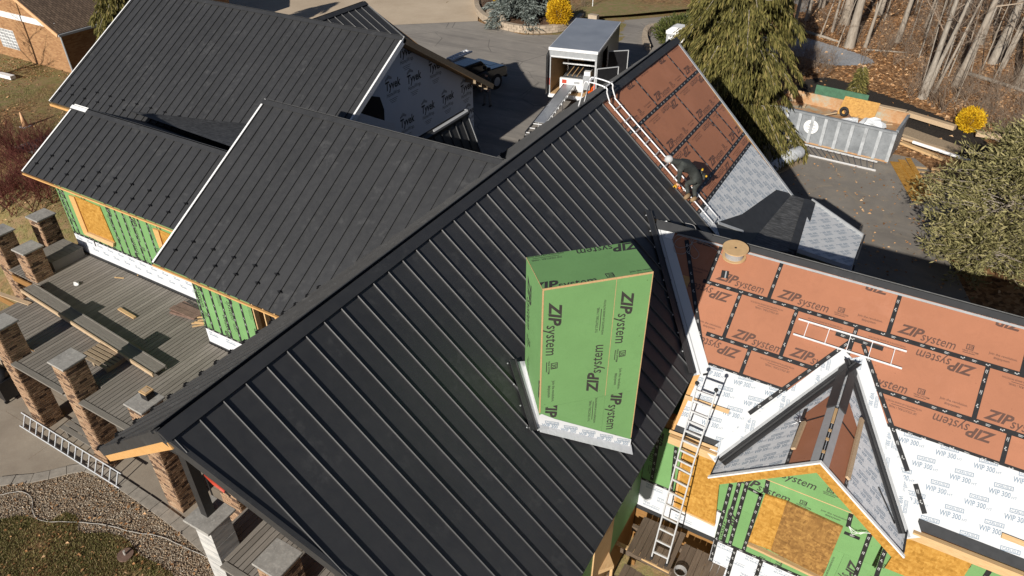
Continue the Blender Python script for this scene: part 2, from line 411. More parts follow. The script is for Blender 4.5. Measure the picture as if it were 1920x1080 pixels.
# woods lie to the north-east: x + 0.35*y large
wx = k.math('ADD', sep.outputs[0], k.math('MULTIPLY', sep.outputs[1], 0.42))
wf = k.ramp(k.math('ADD', k.math('MULTIPLY', wx, 0.05), k.math('MULTIPLY', n1, 0.6)), [(0.55, (0,0,0)), (0.72, (1,1,1))])
lawn = k.mix(k.ramp(n1, [(0.45, (0,0,0)), (0.62, (0.85,)*3)]), lawn, leaf)
k.col(k.mix(wf, lawn, leaf)); k.bump(n3, 0.6, 0.05); M['ground'] = k.m
k = N('gravel_bed', 0.9, 0.2)
v = k.voro(26, out='Color'); vd = k.voro(26); n1 = k.noise(1.2, 4)
c = k.ramp(v, [(0.0, (0.10, 0.075, 0.055)), (0.35, (0.24, 0.185, 0.13)), (0.7, (0.36, 0.30, 0.225)), (1.0, (0.52, 0.46, 0.38))])
c = k.mix(k.ramp(vd, [(0.4, (0,0,0)), (0.8, (0.7,)*3)]), c, (0.06, 0.045, 0.03))
k.col(k.mix(k.ramp(n1, [(0.4, (0,0,0)), (0.7, (0.4,)*3)]), c, (0.30, 0.22, 0.15))); k.bump(k.math('SUBTRACT', 1.0, vd), 1.0, 0.03); M['gravel'] = k.m
k = N('pebble', 0.85, 0.25)
g = k.n('NewGeometry').outputs['Random Per Island']
k.col(k.ramp(g, [(0.0, (0.10, 0.06, 0.038)), (0.3, (0.26, 0.165, 0.095)), (0.6, (0.40, 0.285, 0.175)), (0.85, (0.50, 0.42, 0.32)), (1.0, (0.64, 0.58, 0.48))])); M['pebble'] = k.m
def islands(name, stops, rough=0.75, spec=0.2, trans=0.0):
    k = N(name, rough, spec); g = k.n('NewGeometry').outputs['Random Per Island']
    k.col(k.ramp(g, stops))
    if trans:
        k.b.inputs['Transmission Weight'].default_value = 0.0
        d = k.n('BsdfTranslucent'); k.l(k.b.inputs['Base Color'].links[0].from_socket, d.inputs[0])
        mx = k.n('MixShader'); mx.inputs[0].default_value = trans
        out = [x for x in k.t.nodes if x.type == 'OUTPUT_MATERIAL'][0]
        k.l(k.b.outputs[0], mx.inputs[1]); k.l(d.outputs[0], mx.inputs[2]); k.l(mx.outputs[0], out.inputs[0])
    return k.m
M['leaf_litter'] = islands('dry_leaves', [(0, (0.13, 0.06, 0.025)), (0.4, (0.30, 0.15, 0.06)), (0.75, (0.44, 0.25, 0.12)), (1, (0.56, 0.38, 0.22))])
M['blade'] = islands('grass_blades', [(0, (0.10, 0.105, 0.03)), (0.5, (0.21, 0.19, 0.07)), (1, (0.38, 0.30, 0.16))], trans=0.25)
M['needle'] = islands('cedar_sprays', [(0, (0.040, 0.040, 0.012)), (0.35, (0.095, 0.085, 0.024)), (0.8, (0.20, 0.18, 0.052)), (1, (0.27, 0.205, 0.075))], trans=0.2)
M['juniper'] = islands('juniper_sprays', [(0, (0.09, 0.085, 0.032)), (0.5, (0.225, 0.205, 0.085)), (1, (0.38, 0.33, 0.16))], trans=0.15)
M['spruce'] = islands('blue_needles', [(0, (0.055, 0.065, 0.055)), (0.5, (0.13, 0.15, 0.135)), (1, (0.24, 0.27, 0.25))], trans=0.1)
M['hedge'] = islands('boxwood_leaves', [(0, (0.035, 0.05, 0.012)), (0.5, (0.08, 0.095, 0.025)), (1, (0.15, 0.15, 0.05))], trans=0.2)
M['gold'] = islands('golden_foliage', [(0, (0.40, 0.22, 0.008)), (0.5, (0.62, 0.37, 0.012)), (1, (0.80, 0.55, 0.03))], trans=0.2)
M['twig_r'] = islands('red_twigs', [(0, (0.07, 0.022, 0.02)), (0.5, (0.16, 0.05, 0.042)), (1, (0.25, 0.10, 0.075))])
M['twig'] = islands('brown_twigs', [(0, (0.12, 0.085, 0.06)), (0.5, (0.23, 0.17, 0.125)), (1, (0.36, 0.29, 0.22))])
k = N('bark', 0.9, 0.15)
n1 = k.noise(5, 5, 0.7, vec=k.co(scale=(3, 3, 0.6)))
k.col(k.mix(k.math('MULTIPLY', k.rnd(), 0.5), k.ramp(n1, [(0.3, (0.16, 0.135, 0.11)), (0.6, (0.33, 0.295, 0.25)), (0.8, (0.47, 0.43, 0.375))]), (0.30, 0.24, 0.18)))
k.bump(n1, 0.6, 0.03); M['bark'] = k.m
M['black'] = plain('black_paint', (0.014, 0.014, 0.016), 0.35, 0.2)
M['blackwood'] = plain('black_stained_wood', (0.022, 0.021, 0.021), 0.55, 0.25, 9)
M['rubber'] = plain('rubber', (0.016, 0.016, 0.017), 0.8, 0.2)
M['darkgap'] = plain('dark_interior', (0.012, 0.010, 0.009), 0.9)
M['white'] = plain('white_paint', (0.74, 0.74, 0.73), 0.45, 0.05)
M['orange'] = plain('orange_plastic', (0.80, 0.13, 0.015), 0.5, 0.06)
M['yellow'] = plain('yellow_plastic', (0.60, 0.34, 0.02), 0.5, 0.06)
M['red'] = plain('red_fabric', (0.42, 0.045, 0.02), 0.6, 0.15)
M['kraft'] = plain('kraft_board', (0.52, 0.34, 0.17), 0.75, 0.1, 5)
M['greyplastic'] = plain('grey_plastic', (0.30, 0.31, 0.32), 0.5)
M['cable'] = plain('steel_cable', (0.33, 0.32, 0.31), 0.5)
M['rope'] = plain('rope', (0.36, 0.335, 0.30), 0.85)
M['cone'] = plain('cone_plastic', (0.62, 0.36, 0.19), 0.6)
M['skin'] = plain('skin', (0.52, 0.30, 0.21), 0.55, 0.05)
M['jacket'] = plain('dark_jacket', (0.038, 0.042, 0.038), 0.8, 0.35, 9, bump=0.5)
M['trousers'] = plain('dark_trousers', (0.030, 0.032, 0.030), 0.85, 0.25, 8)
M['greypants'] = plain('grey_trousers', (0.20, 0.19, 0.18), 0.85, 0.15, 8)
M['helmet'] = plain('pale_grey_hat', (0.46, 0.46, 0.46), 0.7, 0.1)
M['boot'] = plain('tan_boot', (0.26, 0.17, 0.09), 0.8, 0.2)
M['glove'] = plain('glove', (0.55, 0.30, 0.04), 0.7)
k = N('car_paint', 0.22, 0.5); k.col((0.012, 0.012, 0.014)); k.b.inputs['Coat Weight'].default_value = 0.7; M['carpaint'] = k.m
k = N('dark_glass', 0.06, 0.6); k.col((0.01, 0.012, 0.014)); M['glass'] = k.m
k = N('trailer_roof', 0.35, 0.5, 0.35); n1 = k.noise(0.8, 4); k.col(k.ramp(n1, [(0.3, (0.27, 0.285, 0.31)), (0.7, (0.36, 0.375, 0.40))])); M['trailerroof'] = k.m
k = N('dumpster_steel', 0.6, 0.4)
n1 = k.noise(1.1, 6, 0.75); n2 = k.noise(3.5, 6, 0.8)
c = k.ramp(n1, [(0.3, (0.13, 0.14, 0.15)), (0.7, (0.26, 0.275, 0.29))])
c = k.mix(k.ramp(n2, [(0.58, (0,0,0)), (0.74, (0.8,)*3)]), c, (0.085, 0.075, 0.065)); k.col(c); M['dump'] = k.m
k = N('dumpster_inside', 0.8, 0.3)
n1 = k.noise(1.6, 6, 0.75)
k.col(k.ramp(n1, [(0.3, (0.30, 0.14, 0.055)), (0.5, (0.42, 0.25, 0.13)), (0.66, (0.33, 0.36, 0.30))])); M['dump_in'] = k.m
M['dgreen'] = plain('green_steel', (0.05, 0.13, 0.075), 0.6, 0.25)
M['dump_lit'] = plain('dumpster_rib_lit', (0.36, 0.375, 0.39), 0.55, 0.3, 3)  # paler than the panels between; shading of the recesses is put into the colours
M['plastic'] = sheet('clear_sheeting', (0.62, 0.64, 0.66), 1.0, 7.0)
k = N('shingle_roof', 0.9, 0.2)
nd = k.n('TexBrick', Scale=1.0); k.l(k.co(), nd.inputs['Vector'])
nd.inputs['Brick Width'].default_value = 0.28; nd.inputs['Row Height'].default_value = 0.14; nd.inputs['Mortar Size'].default_value = 0.012
nd.inputs['Color1'].default_value = (0.10, 0.07, 0.05, 1); nd.inputs['Color2'].default_value = (0.17, 0.12, 0.085, 1); nd.inputs['Mortar'].default_value = (0.03, 0.02, 0.016, 1)
k.col(nd.outputs[0]); M['shingle'] = k.m
M['retain'] = plain('retaining_block', (0.36, 0.29, 0.215), 0.9, 0.25, 3, bump=0.5)
M['rock'] = plain('boulder', (0.25, 0.205, 0.155), 0.9, 0.35, 2, bump=0.6)
M['brownslab'] = plain('brown_boards', (0.16, 0.10, 0.075), 0.7, 0.25, 7)
M['timber'] = wood('landscape_timber', (0.38, 0.27, 0.165), (0.58, 0.43, 0.28), (1, 12, 12), 0.2)
# ================================================================== THE HOUSE
GZ = 2.05                                   # level of the drive behind the house
DZ = 2.70                                   # level of the timber deck
house = thing('house', 'large house under re-roofing, black standing seam metal beside bare orange roof sheathing', 'house', (-8, 12, 1.0))
def part(name, label=None):                 # an Empty part that gathers sub-parts
    o = bpy.data.objects.new(name, None); COL.objects.link(o); o.empty_display_size = 0.2
    o.parent = house; o.matrix_parent_inverse = wm(house).inverted()
    if label: o['label'] = label
    return o
def slope_v(dx, dy, deg): t = R(deg); return (dx*math.cos(t), dy*math.cos(t), -math.sin(t))
def strip_range(poly, a):                   # b-range of a polygon along the line a = const
    bs = []
    for i in range(len(poly)):
        (x0, y0), (x1, y1) = poly[i], poly[(i+1) % len(poly)]
        if (x0 <= a < x1) or (x1 <= a < x0): bs.append(y0+(y1-y0)*(a-x0)/(x1-x0))
    return (min(bs), max(bs)) if len(bs) >= 2 else None
def metal_roof(fr, poly, a0, pitch, parent, seam=0.046, guards=None, base=0.0):
    amin = min(p[0] for p in poly); amax = max(p[0] for p in poly)
    k0 = math.floor((amin-a0)/pitch); k1 = math.ceil((amax-a0)/pitch)
    for k in range(k0, k1):
        s0, s1 = a0+k*pitch, a0+(k+1)*pitch
        pl = clip_half(clip_half(list(poly), -1, 0, -s0), 1, 0, s1)
        if len(pl) < 3 or abs(area(pl)) < 0.004: continue
        mb = MB(); fr.plate(mb, pl, base+0.003, base+0.010)
        rg = strip_range(poly, s0+1e-4)
        if rg and s0 > amin+0.02 and rg[1]-rg[0] > 0.05:
            b0, b1 = rg; b0 += 0.16; b1 -= 0.012
            if b1 > b0:
                cs = [(-0.006, base+0.0101), (-0.006, base+seam-0.012), (0.002, base+seam), (0.006, base+seam), (0.006, base+0.0101)]
                mb.prism([fr.P(s0+a, b0, h) for a, h in cs], fr.v*(b1-b0))
        mb.build('metal_panel', M['steel'], parent)
        if guards and rg and s0 > amin+0.1:
            d = guards[k % 2]; bb = rg[1]-d
            if bb > rg[0]+0.8 and guards[2](s0, bb): snow_guard(fr, s0, bb, base+seam, parent)
_guard = {}
def snow_guard(fr, a, b, h, parent):
    key = 'g'
    if key not in _guard:
        mb = MB(); mb.box((-0.075,-0.010,-0.035),(0.075,0.010,0.008)); mb.box((-0.018,-0.025,-0.03),(0.018,0.04,0.016)); mb.box((-0.04,-0.012,0.0),(0.04,0.012,0.035))
        o = mb.build('snow_guard', M['guard']); _guard[key] = o.data; bpy.data.objects.remove(o)
    Mx = Matrix((( *fr.u, ),( *fr.v, ),( *fr.n, ))).transposed().to_4x4(); Mx.translation = fr.P(a, b, h)
    link('snow_guard', _guard[key], parent, Mx)
def slab(fr, poly, parent, h0=-0.17, h1=-0.0125, mat='fascia', name='roof_deck'):
    mb = MB(); fr.plate(mb, poly, h0, h1); return mb.build(name, M[mat], parent)
def edge_trim(fr, p, q, parent, mat, h0=-0.06, h1=0.03, t=0.02, inn=0.05, name='edge_trim'):
    # an L-shaped trim along an edge p->q of a roof plane; outward = left of p->q seen in (a,b)
    p, q = Vector(p), Vector(q); d = (q-p).normalized(); o = Vector((d.y, -d.x))
    mb = MB()
    fr.plate(mb, [tuple(p), tuple(q), tuple(q+o*t), tuple(p+o*t)], h0, h1)
    fr.plate(mb, [tuple(p-o*inn), tuple(q-o*inn), tuple(q-o*0.0005), tuple(p-o*0.0005)], h1-0.012, h1+0.002)
    return mb.build(name, M[mat], parent)
def ridge_cap(fa, fb, a0, a1, parent, wd=0.20, h=0.06, mat='cap', b_flip=True, end=True):
    for fr, (s0, s1) in ((fa, (a0, a1)), (fb, (-a1, -a0) if b_flip else (a0, a1))):
        mb = MB()
        fr.plate(mb, rect(s0, 0.0, s1, wd), h, h+0.008)
        fr.plate(mb, rect(s0, wd-0.05, s1, wd-0.015), 0.0, h)          # closure strip in shade under the lip
        mb.build('ridge_cap', M[mat], parent)
# ---------------------------------------------------------------- printed boards
def zip_layout(kind):
    t = []
    def half(rot, x0, y0):
        c, s = math.cos(rot), math.sin(rot)
        def at(x, y): return (x0 + c*x - s*y, y0 + s*x + c*y)
        return at
    thick = '5/8" STRUCTURAL 1 PANEL' if kind == 'roof' else '7/16" STRUCTURAL 1 PANEL'
    for rot, x0, y0 in ((0, 0, 0), (math.pi, 2.438, 1.219)):
        at = half(rot, x0, y0)
        put_text(t, 'ZIP', *at(0.14, 0.14), 0.205, rot, 0.035, 0.32, width=0.50)
        put_text(t, 'system', *at(0.60, 0.105), 0.205, rot, 0.006, 0.22, width=0.64)
        if rot == 0:
            put_frame(t, *at(1.42, 0.20), 0.135, 0.12, 0.016, rot); put_text(t, '30', *at(1.45, 0.225), 0.07, rot, 0.02)
            put_text(t, 'YEAR SYSTEM', *at(1.36, 0.15), 0.034, rot, 0.02); put_box(t, *at(1.38, 0.118), 0.22, 0.014, rot)
            put_text(t, 'Join the revolution.', *at(1.82, 0.24), 0.050, rot, 0.01, width=0.50); put_text(t, '#zipsystem', *at(1.92, 0.165), 0.050, rot, 0.01, width=0.28)
        else:
            put_text(t, thick, *at(1.52, 0.23), 0.045, rot, 0.012, width=0.52); put_box(t, *at(1.55, 0.19), 0.45, 0.012, rot)
            put_text(t, 'WATER-RESISTIVE & AIR BARRIER PROTECTION', *at(1.45, 0.125), 0.036, rot, 0.012, width=0.72)
    return t
LAY = {'roof': zip_layout('roof'), 'wall': zip_layout('wall')}
def zip_panel(fr, poly, kind, parent, origin, turn=0, h0=-0.012, h1=0.0, name='sheathing_panel'):
    """one board; poly (convex, in a,b); origin = lower left corner (turn 0) or upper left corner (turn -90) of the full sheet"""
    c = [sum(p[0] for p in poly)/len(poly), sum(p[1] for p in poly)/len(poly)]
    g = 0.0015
    pl = [(a+(g if a < c[0] else -g), b+(g if b < c[1] else -g)) for a, b in poly]
    mb = MB(); fr.plate(mb, pl, h0, h1, 0)
    for t in LAY[kind]:
        if turn == 0: q = [(origin[0]+x, origin[1]-y) for x, y in t]
        else: q = [(origin[0]+y, origin[1]+x) for x, y in t]
        q = clip_convex(q, pl)
        if len(q) >= 3: fr.face(mb, q, h1+0.0012, 1)
    return mb.build(name, [M['zip_o'] if kind == 'roof' else M['zip_g'], M['ink_o'] if kind == 'roof' else M['ink']], parent)
def tape(fr, p, q, parent, wd=0.095, h=0.003, marks=True, clip=None):
    p, q = Vector(p), Vector(q); d = q-p; L = d.length; d.normalize(); o = Vector((-d.y, d.x))
    mb = MB(); pl = [tuple(p-o*wd/2), tuple(q-o*wd/2), tuple(q+o*wd/2), tuple(p+o*wd/2)]
    if clip: pl = clip_convex(pl, clip)
    if len(pl) < 3: return
    fr.plate(mb, pl, h, h+0.0012)
    if marks:
        x = 0.10; i = 0
        while x < L-0.14:
            c = p + d*x
            if i % 2 == 0:
                sh = 0.012
                for yy, ll in ((-0.018, 0.085), (0.006, 0.07)):
                    fr.face(mb, [tuple(c+o*yy), tuple(c+d*ll+o*(yy+0.006)), tuple(c+d*(ll+sh)+o*(yy+0.016)), tuple(c+d*sh+o*(yy+0.014))], h+0.0020, 1)
            else:
                for dx, yy in ((0, -0.01), (0.03, 0.0), (0.055, -0.02)):
                    fr.face(mb, [tuple(c+d*dx+o*yy), tuple(c+d*(dx+0.022)+o*yy), tuple(c+d*(dx+0.022)+o*(yy+0.026)), tuple(c+d*dx+o*(yy+0.02))], h+0.0020, 1)
            x += 0.20 + 0.05*(i % 3); i += 1
    return mb.build('seam_tape', [M['tape'], M['tapeprint']], parent)
def wip_print(ink, amin, bmin, amax, bmax, turn=0, dx=0.74, dy=0.44, s=1.0):
    """rows of the maker's name, staggered; returned in panel coordinates (a, b)"""
    t = []
    unit = []
    put_frame(unit, 0.06*s, 0.20*s, 0.32*s, 0.085*s, 0.012*s, 0.10); put_text(unit, 'CARLISLE', 0.085*s, 0.222*s, 0.045*s, 0.10, 0.01, 0.15, width=0.27*s)
    put_text(unit, 'WIP 300', 0.0, 0.05*s, 0.105*s, 0.10, 0.012, 0.1, width=0.36*s); put_text(unit, 'HT', 0.375*s, 0.085*s, 0.05*s, 0.10, 0.0, 0.1)
    j = 0; y = 0.0
    W, Hh = (amax-amin, bmax-bmin) if turn in (0, 180) else (bmax-bmin, amax-amin)
    while y < Hh:
        x = -dx*0.5*(j % 2) + 0.05
        while x < W:
            for q in unit:
                r = [(x+a, y+b) for a, b in q]
                if turn == 0: r = [(amin+a, bmax-b) for a, b in r]
                elif turn == 180: r = [(amax-a, bmin+b) for a, b in r]
                elif turn == -90: r = [(amin+b, bmin+a) for a, b in r]
                else: r = [(amax-b, bmax-a) for a, b in r]
                t.append(r)
            x += dx
        y += dy; j += 1
    return t
def printed_sheet(fr, poly, parent, mat, ink, h, prints, name='membrane_sheet', th=0.0015):
    mb = MB(); fr.plate(mb, poly, h, h+th, 0)
    for q in prints:
        q = clip_convex(q, poly)
        if len(q) >= 3: fr.face(mb, q, h+th+0.0012, 1)
    return mb.build(name, [M[mat], M[ink]], parent)
def bbox(poly): return min(p[0] for p in poly), min(p[1] for p in poly), max(p[0] for p in poly), max(p[1] for p in poly)
def strip2(p, q, w0, w1):                   # strip polygon along p->q from offset w0 to w1 (left of travel)
    p, q = Vector(p), Vector(q); d = (q-p).normalized(); o = Vector((-d.y, d.x))
    return [tuple(p+o*w0), tuple(q+o*w0), tuple(q+o*w1), tuple(p+o*w1)]
# ================================================================ main roof (ridge runs away from us)
RX, RZ, MT = -7.25, 9.49, 39.8
ME = Fr((RX, 0, RZ), (0, 1, 0), slope_v(1, 0, MT))
MW = Fr((RX, 0, RZ), (0, -1, 0), slope_v(-1, 0, MT))
cM = math.cos(R(MT))
EB, WB = 4.70/cM, 4.35/cM                   # slope length to the east and west eave
main = part('roof', 'steep main roof, black metal with bare orange sheathing at its far end')
polyA = [(3.36, 0), (4.29, EB), (12.40, EB), (15.15, 3.19), (16.80, 4.99), (16.80, 0)]
full = [(3.36, 0), (4.29, EB), (21.80, EB), (22.70, 0)]
slab(ME, full, main)
seam0 = ME.L(723.75, 508.75)[0]
metal_roof(ME, polyA, seam0, 0.4045, main)
polyW = [(-22.70, 0), (-21.80, WB), (-4.25, WB), (-3.36, 0)]
slab(MW, polyW, main, -0.30)
metal_roof(MW, polyW, -seam0, 0.4045, main, guards=(0.06, 0.06, lambda a, b: True))
ridge_cap(ME, MW, 3.34, 22.72, main)
edge_trim(ME, (4.29, EB), (3.36, 0), main, 'cap', -0.145, 0.035)
edge_trim(MW, (-3.36, 0), (-4.25, WB), main, 'cap', -0.15, 0.035)
edge_trim(ME, (16.9, EB), (4.29, EB), main, 'cap', -0.05, 0.012, 0.012, 0.04)
edge_trim(ME, (22.70, 0.0), (21.80, EB), main, 'trim_g', -0.08, 0.03, 0.02, 0.10)
# sheathing at the far end
regZ = [(16.82, 0.02), (16.82, 4.01), (21.93, 4.01), (22.66, 0.02)]
for b0, b1, br in ((0.03, 1.25, [16.565, 19.0, 21.52, 23.9]), (1.25, 2.45, [15.33, 17.77, 20.24, 22.68]), (2.45, 3.66, [16.5, 18.95, 20.9, 21.55, 23.9]), (3.66, 4.01, [15.3, 17.75, 20.25, 22.7])):
    for i in range(len(br)-1):
        pl = clip_convex(rect(br[i], b0, br[i+1], b1), regZ)
        if len(pl) >= 3 and abs(area(pl)) > 0.03:
            zip_panel(ME, pl, 'roof', main, (br[i], b0+1.219))
    if b1 < 4.0: tape(ME, (16.83, b1), (22.66-b1*0.15, b1), main, 0.10, 0.004)
    for y in br[1:-1]:
        tape(ME, (y, b0+0.03 if b0 > 0.1 else 0.2), (y, b1-0.05), main, 0.075, 0.003)
tape(ME, (16.83, 4.01), (21.95, 4.01), main, 0.11, 0.008)
wipM = [(16.82, 4.02), (16.82, 4.99), (17.80, EB-0.03), (21.76, EB-0.03), (21.95, 4.02)]
printed_sheet(ME, wipM, main, 'wip', 'ink_b', 0.0045, wip_print('b', 16.8, 4.0, 22, 6.2, -90, 0.50, 0.33, 0.95))
mb = MB(); ME.plate(mb, rect(16.78, 0.2, 16.812, 4.95), 0.0, 0.02); mb.build('panel_edge', M['trim_g'], main)
# valley membrane, north side of the right wing
va, vb = (16.85, 4.98), (21.72, EB-0.02)
mb = MB(); ME.plate(mb, [(16.95, 4.86), (17.2, 4.55), (18.6, 5.05), (21.2, 5.55), (21.70, 5.95), (21.70, EB-0.03), (17.85, EB-0.03)], 0.008, 0.011)
mb.build('valley_membrane', M['darkmembrane'], main)
# ================================================================ right wing (ridge runs to the right)
RY, RRZ, RTt = 15.12, 7.40, 33.69
RS = Fr((0, RY, RRZ), (1, 0, 0), slope_v(0, -1, RTt))
RN = Fr((0, RY, RRZ), (-1, 0, 0), slope_v(0, 1, RTt))
EV = 4.74
wing = part('roof', 'lower right wing roof of orange sheathing and white underlayment')
XR = 8.0
polyR = [(-4.80, 0), (-2.55, 3.27), (-2.55, EV), (XR, EV), (XR, 0)]
slab(RS, [(-4.80, 0), (-2.55, 3.27), (-2.55, EV), (XR, EV), (XR, 0)], wing)
slab(RN, [(-XR, 0), (-XR, EV), (2.55, EV), (2.55, 3.27), (4.80, 0)], wing, mat='darkmembrane')
regR = [(-4.45, 0.22), (-2.60, 3.02), (XR, 3.02), (XR, 0.02), (-4.5, 0.02)]
for b0, b1, br, off in ((0.02, 1.15, [-5.4, -3.02, -1.62, 0.86, 3.30, 5.74, 8.2], 1.219), (1.15, 2.35, [-3.40, -2.23, -0.98, 0.26, 2.73, 5.17, 7.6], 1.219), (2.35, 3.02, [-4.06, -1.62, 0.86, 3.35, 5.79, 8.2], 1.219)):
    for i in range(len(br)-1):
        pl = clip_convex(rect(br[i], b0, br[i+1], b1), regR)
        if len(pl) >= 3 and abs(area(pl)) > 0.03:
            wdt = br[i+1]-br[i]
            org = br[i] if wdt > 2.3 else (br[i+1]-2.438 if i == 0 else br[i])
            zip_panel(RS, pl, 'roof', wing, (org, (b1 if b0 < 1 else b0+1.219)))
    for x in br[1:-1]:
        tape(RS, (x, max(b0, 0.2)), (x, b1-0.05), wing, 0.085, 0.003, clip=regR)
    tape(RS, (-3.6+b1*0.42, b1), (XR, b1), wing, 0.10, 0.0045)
tape(RS, (-3.84, 0.27), (-2.30, 3.28), wing, 0.10, 0.012)
wipR = [(-2.40, 3.03), (-2.50, EV), (XR, EV), (XR, 3.03)]
printed_sheet(RS, wipR, wing, 'wip', 'ink_b', 0.006, wip_print('b', -2.4, 3.05, XR, EV, 0, 0.66, 0.36, 0.98))
mb = MB(); RS.plate(mb, rect(1.0, 4.055, XR, 4.066), 0.0076, 0.010); mb.build('sheet_lap', M['wip'], wing)
ridge_cap(RS, RN, -4.62, XR, wing, 0.15, 0.05)
mb = MB(); RS.plate(mb, rect(-4.1, 0.15, XR, 0.20), 0.006, 0.012); mb.build('ridge_underlay', M['trim_g'], wing)
# eave edge of the wing
mb = MB(); RS.plate(mb, rect(-2.50, EV-0.20, -1.45, EV+0.01), 0.0085, 0.011); mb.build('eave_strip', M['darkmembrane'], wing)
mb = MB(); RS.plate(mb, rect(2.30, EV-0.20, XR, EV+0.01), 0.0085, 0.011); mb.build('eave_strip', M['darkmembrane'], wing)
for x0, x1 in ((-2.55, -1.50), (2.27, XR)):
    mb = MB(); mb.box((x0, 11.06, 4.56), (x1, 11.15, 4.765)); mb.build('eave_fascia', M['lumber'], wing)
tape(RS, (2.09, 3.94), (2.37, 4.42), wing, 0.09, 0.012)
# open valley between main roof and wing
v0, v1 = Vector((-4.74, 0.10)), Vector((-2.50, 3.36))
poly = strip2(v0, v1, -0.33, -0.03)
printed_sheet(RS, poly, wing, 'wip', 'ink_b', 0.016, wip_print('b', -5, 0, -2, 3.6, -90, 0.45, 5.0, 0.8), name='valley_underlayment')
mb = MB(); RS.plate(mb, strip2(v0, v1, -0.03, 0.06), 0.02, 0.03); RS.plate(mb, strip2(v0, v1, -0.12, -0.10), 0.018, 0.035); mb.build('valley_flashing', M['trim_g'], wing)
w0, w1 = Vector((15.20, 3.02)), Vector((12.32, 6.13))
mb = MB(); ME.plate(mb, strip2(w0, w1, 0.02, 0.20), 0.05, 0.062); ME.plate(mb, strip2(w0, w1, 0.0, 0.02), 0.0, 0.075); mb.build('valley_flashing', M['cap'], main)
mb = MB()
for i in range(9):
    c = w0+(w1-w0)*(0.04+0.105*i); d = (w1-w0).normalized(); o = Vector((-d.y, d.x))
    for s in (0.225,):
        q = c+o*s; ME.plate(mb, rect(q.x-0.010, q.y-0.012, q.x+0.010, q.y+0.014), 0.04, 0.062)
mb.build('seam_ends', M['trim_g'], main)
mb = MB(); RS.plate(mb, [(-4.70, -0.02), (-3.30, -0.02), (-3.30, 0.14), (-4.62, 0.22)], 0.062, 0.07); mb.build('saddle_flashing', M['cap'], wing)
mb = MB(); RS.plate(mb, rect(-4.36, 0.17, -4.16, 0.36), 0.034, 0.04); mb.build('flashing_corner', M['trim_w'], wing)
# ---------------------------------------------------------------- small roof facets north of the wing
facet = part('roof', 'low north corner roof in white underlayment and grey membrane')
V1 = at_z(1522, 377, 5.60); V2 = at_z(1617, 443, 5.60)
V3 = at_z(1597, 500, 5.78); V4 = at_z(1494, 472, 5.78)
def tri_frame(a, b, c):
    u = (b-a).normalized(); n = (b-a).cross(c-a).normalized()
    if n.z < 0: n = -n
    v = u.cross(n).normalized()
    f = Fr(a, u, v); f.n = n; f.v = n.cross(u) * -1 if False else v
    return f
def facet_sheet(pts, mat, ink, name, prints=None, h=0.0):
    f = tri_frame(pts[0], pts[1], pts[2])
    pl = [((p-f.o).dot(f.u), (p-f.o).dot(f.v)) for p in pts]
    mb = MB(); f.plate(mb, pl, h-0.12, h, 0)
    if prints:
        for q in prints(*bbox(pl)):
            q = clip_convex(q, pl)
            if len(q) >= 3: f.face(mb, q, h+0.0015, 1)
    return mb.build(name, [M[mat], M[ink]], facet), f
facet_sheet([V1, V2, V3, V4], 'wip', 'ink_b', 'membrane_sheet', lambda a, b, c, d: wip_print('b', a, b, c, d, -90, 0.5, 0.34, 0.9))
V0 = ME.P(21.75, EB-0.05, 0.02); V5 = ME.P(17.3, 5.35, 0.02)
facet_sheet([V0, V1, V4, V5], 'membrane', 'ink', 'valley_membrane')
mb = MB(); mb.bar(V1+Vector((-.05,0,.03)), V4+Vector((-.05,0,.03)), 0.34, 0.012); mb.build('ridge_strip', M['darkmembrane'], facet)
mb = MB(); mb.bar(V1, V2, 0.04, 0.16); mb.build('edge_trim', M['trim_g'], facet)
mb = MB(); mb.bar(V2+Vector((0.05,0,-0.02)), V3+Vector((0.05,0,-0.02)), 0.04, 0.16); mb.build('edge_trim', M['cap'], facet)
mb = MB(); mb.prism([V1-Vector((0,0,.1)), V2-Vector((0,0,.1)), Vector((V2.x, V2.y, GZ)), Vector((V1.x, V1.y, GZ))], (-0.3, -0.35, 0)); mb.build('wall', M['wrap'], facet)
for p, q in (((1362, 428), (1386, 438)), ((1510, 478), (1555, 492))):
    a, b = RN.L(*p), RN.L(*q)
# ================================================================ left wings: one pitch, ridges run to the left
LT = 31.0
def gable_ew(ridge_y, ridge_z): return (Fr((0, ridge_y, ridge_z), (1, 0, 0), slope_v(0, -1, LT)), Fr((0, ridge_y, ridge_z), (-1, 0, 0), slope_v(0, 1, LT)))
cL, sL = math.cos(R(LT)), math.sin(R(LT))
# middle wing
S1, N1 = gable_ew(14.43, 8.35)
mid = part('roof', 'middle left wing roof, black standing seam')
e1 = (14.43-9.46)/cL
tv = math.tan(R(LT)); tm = math.tan(R(MT))
def valley_x(z): return RX - (RZ-z)/tm       # west slope of the main roof at height z
ze1 = 8.35-(14.43-9.46)*tv
poly1 = [(-16.95, 0), (-16.95, e1), (valley_x(ze1), e1), (valley_x(8.35), 0)]
x1s, x1e = S1.L(560+45/4.8, 160+262/4.8)[0], S1.L(560+1693/4.8, 160+708/4.8)[0]
slab(S1, poly1, mid, -0.03, mat='cap')
metal_roof(S1, poly1, x1s, (x1e-x1s)/16, mid, guards=(0.95, 0.55, lambda a, b: a < -12.2))
polyn = [(-a, b) for a, b in poly1]
slab(N1, polyn, mid); metal_roof(N1, polyn, -x1s, (x1e-x1s)/16, mid)
ridge_cap(S1, N1, -16.97, valley_x(8.35)+0.05, mid, 0.17, 0.055)
edge_trim(S1, (-16.95, e1), (-16.95, -0.02), mid, 'trim_w', -0.05, 0.045, 0.03, 0.035)
mb = MB(); mb.box((-16.95, 9.40, ze1-0.075), (-11.75, 9.455, ze1-0.03)); mb.build('eave_fascia', M['fascia'], mid)
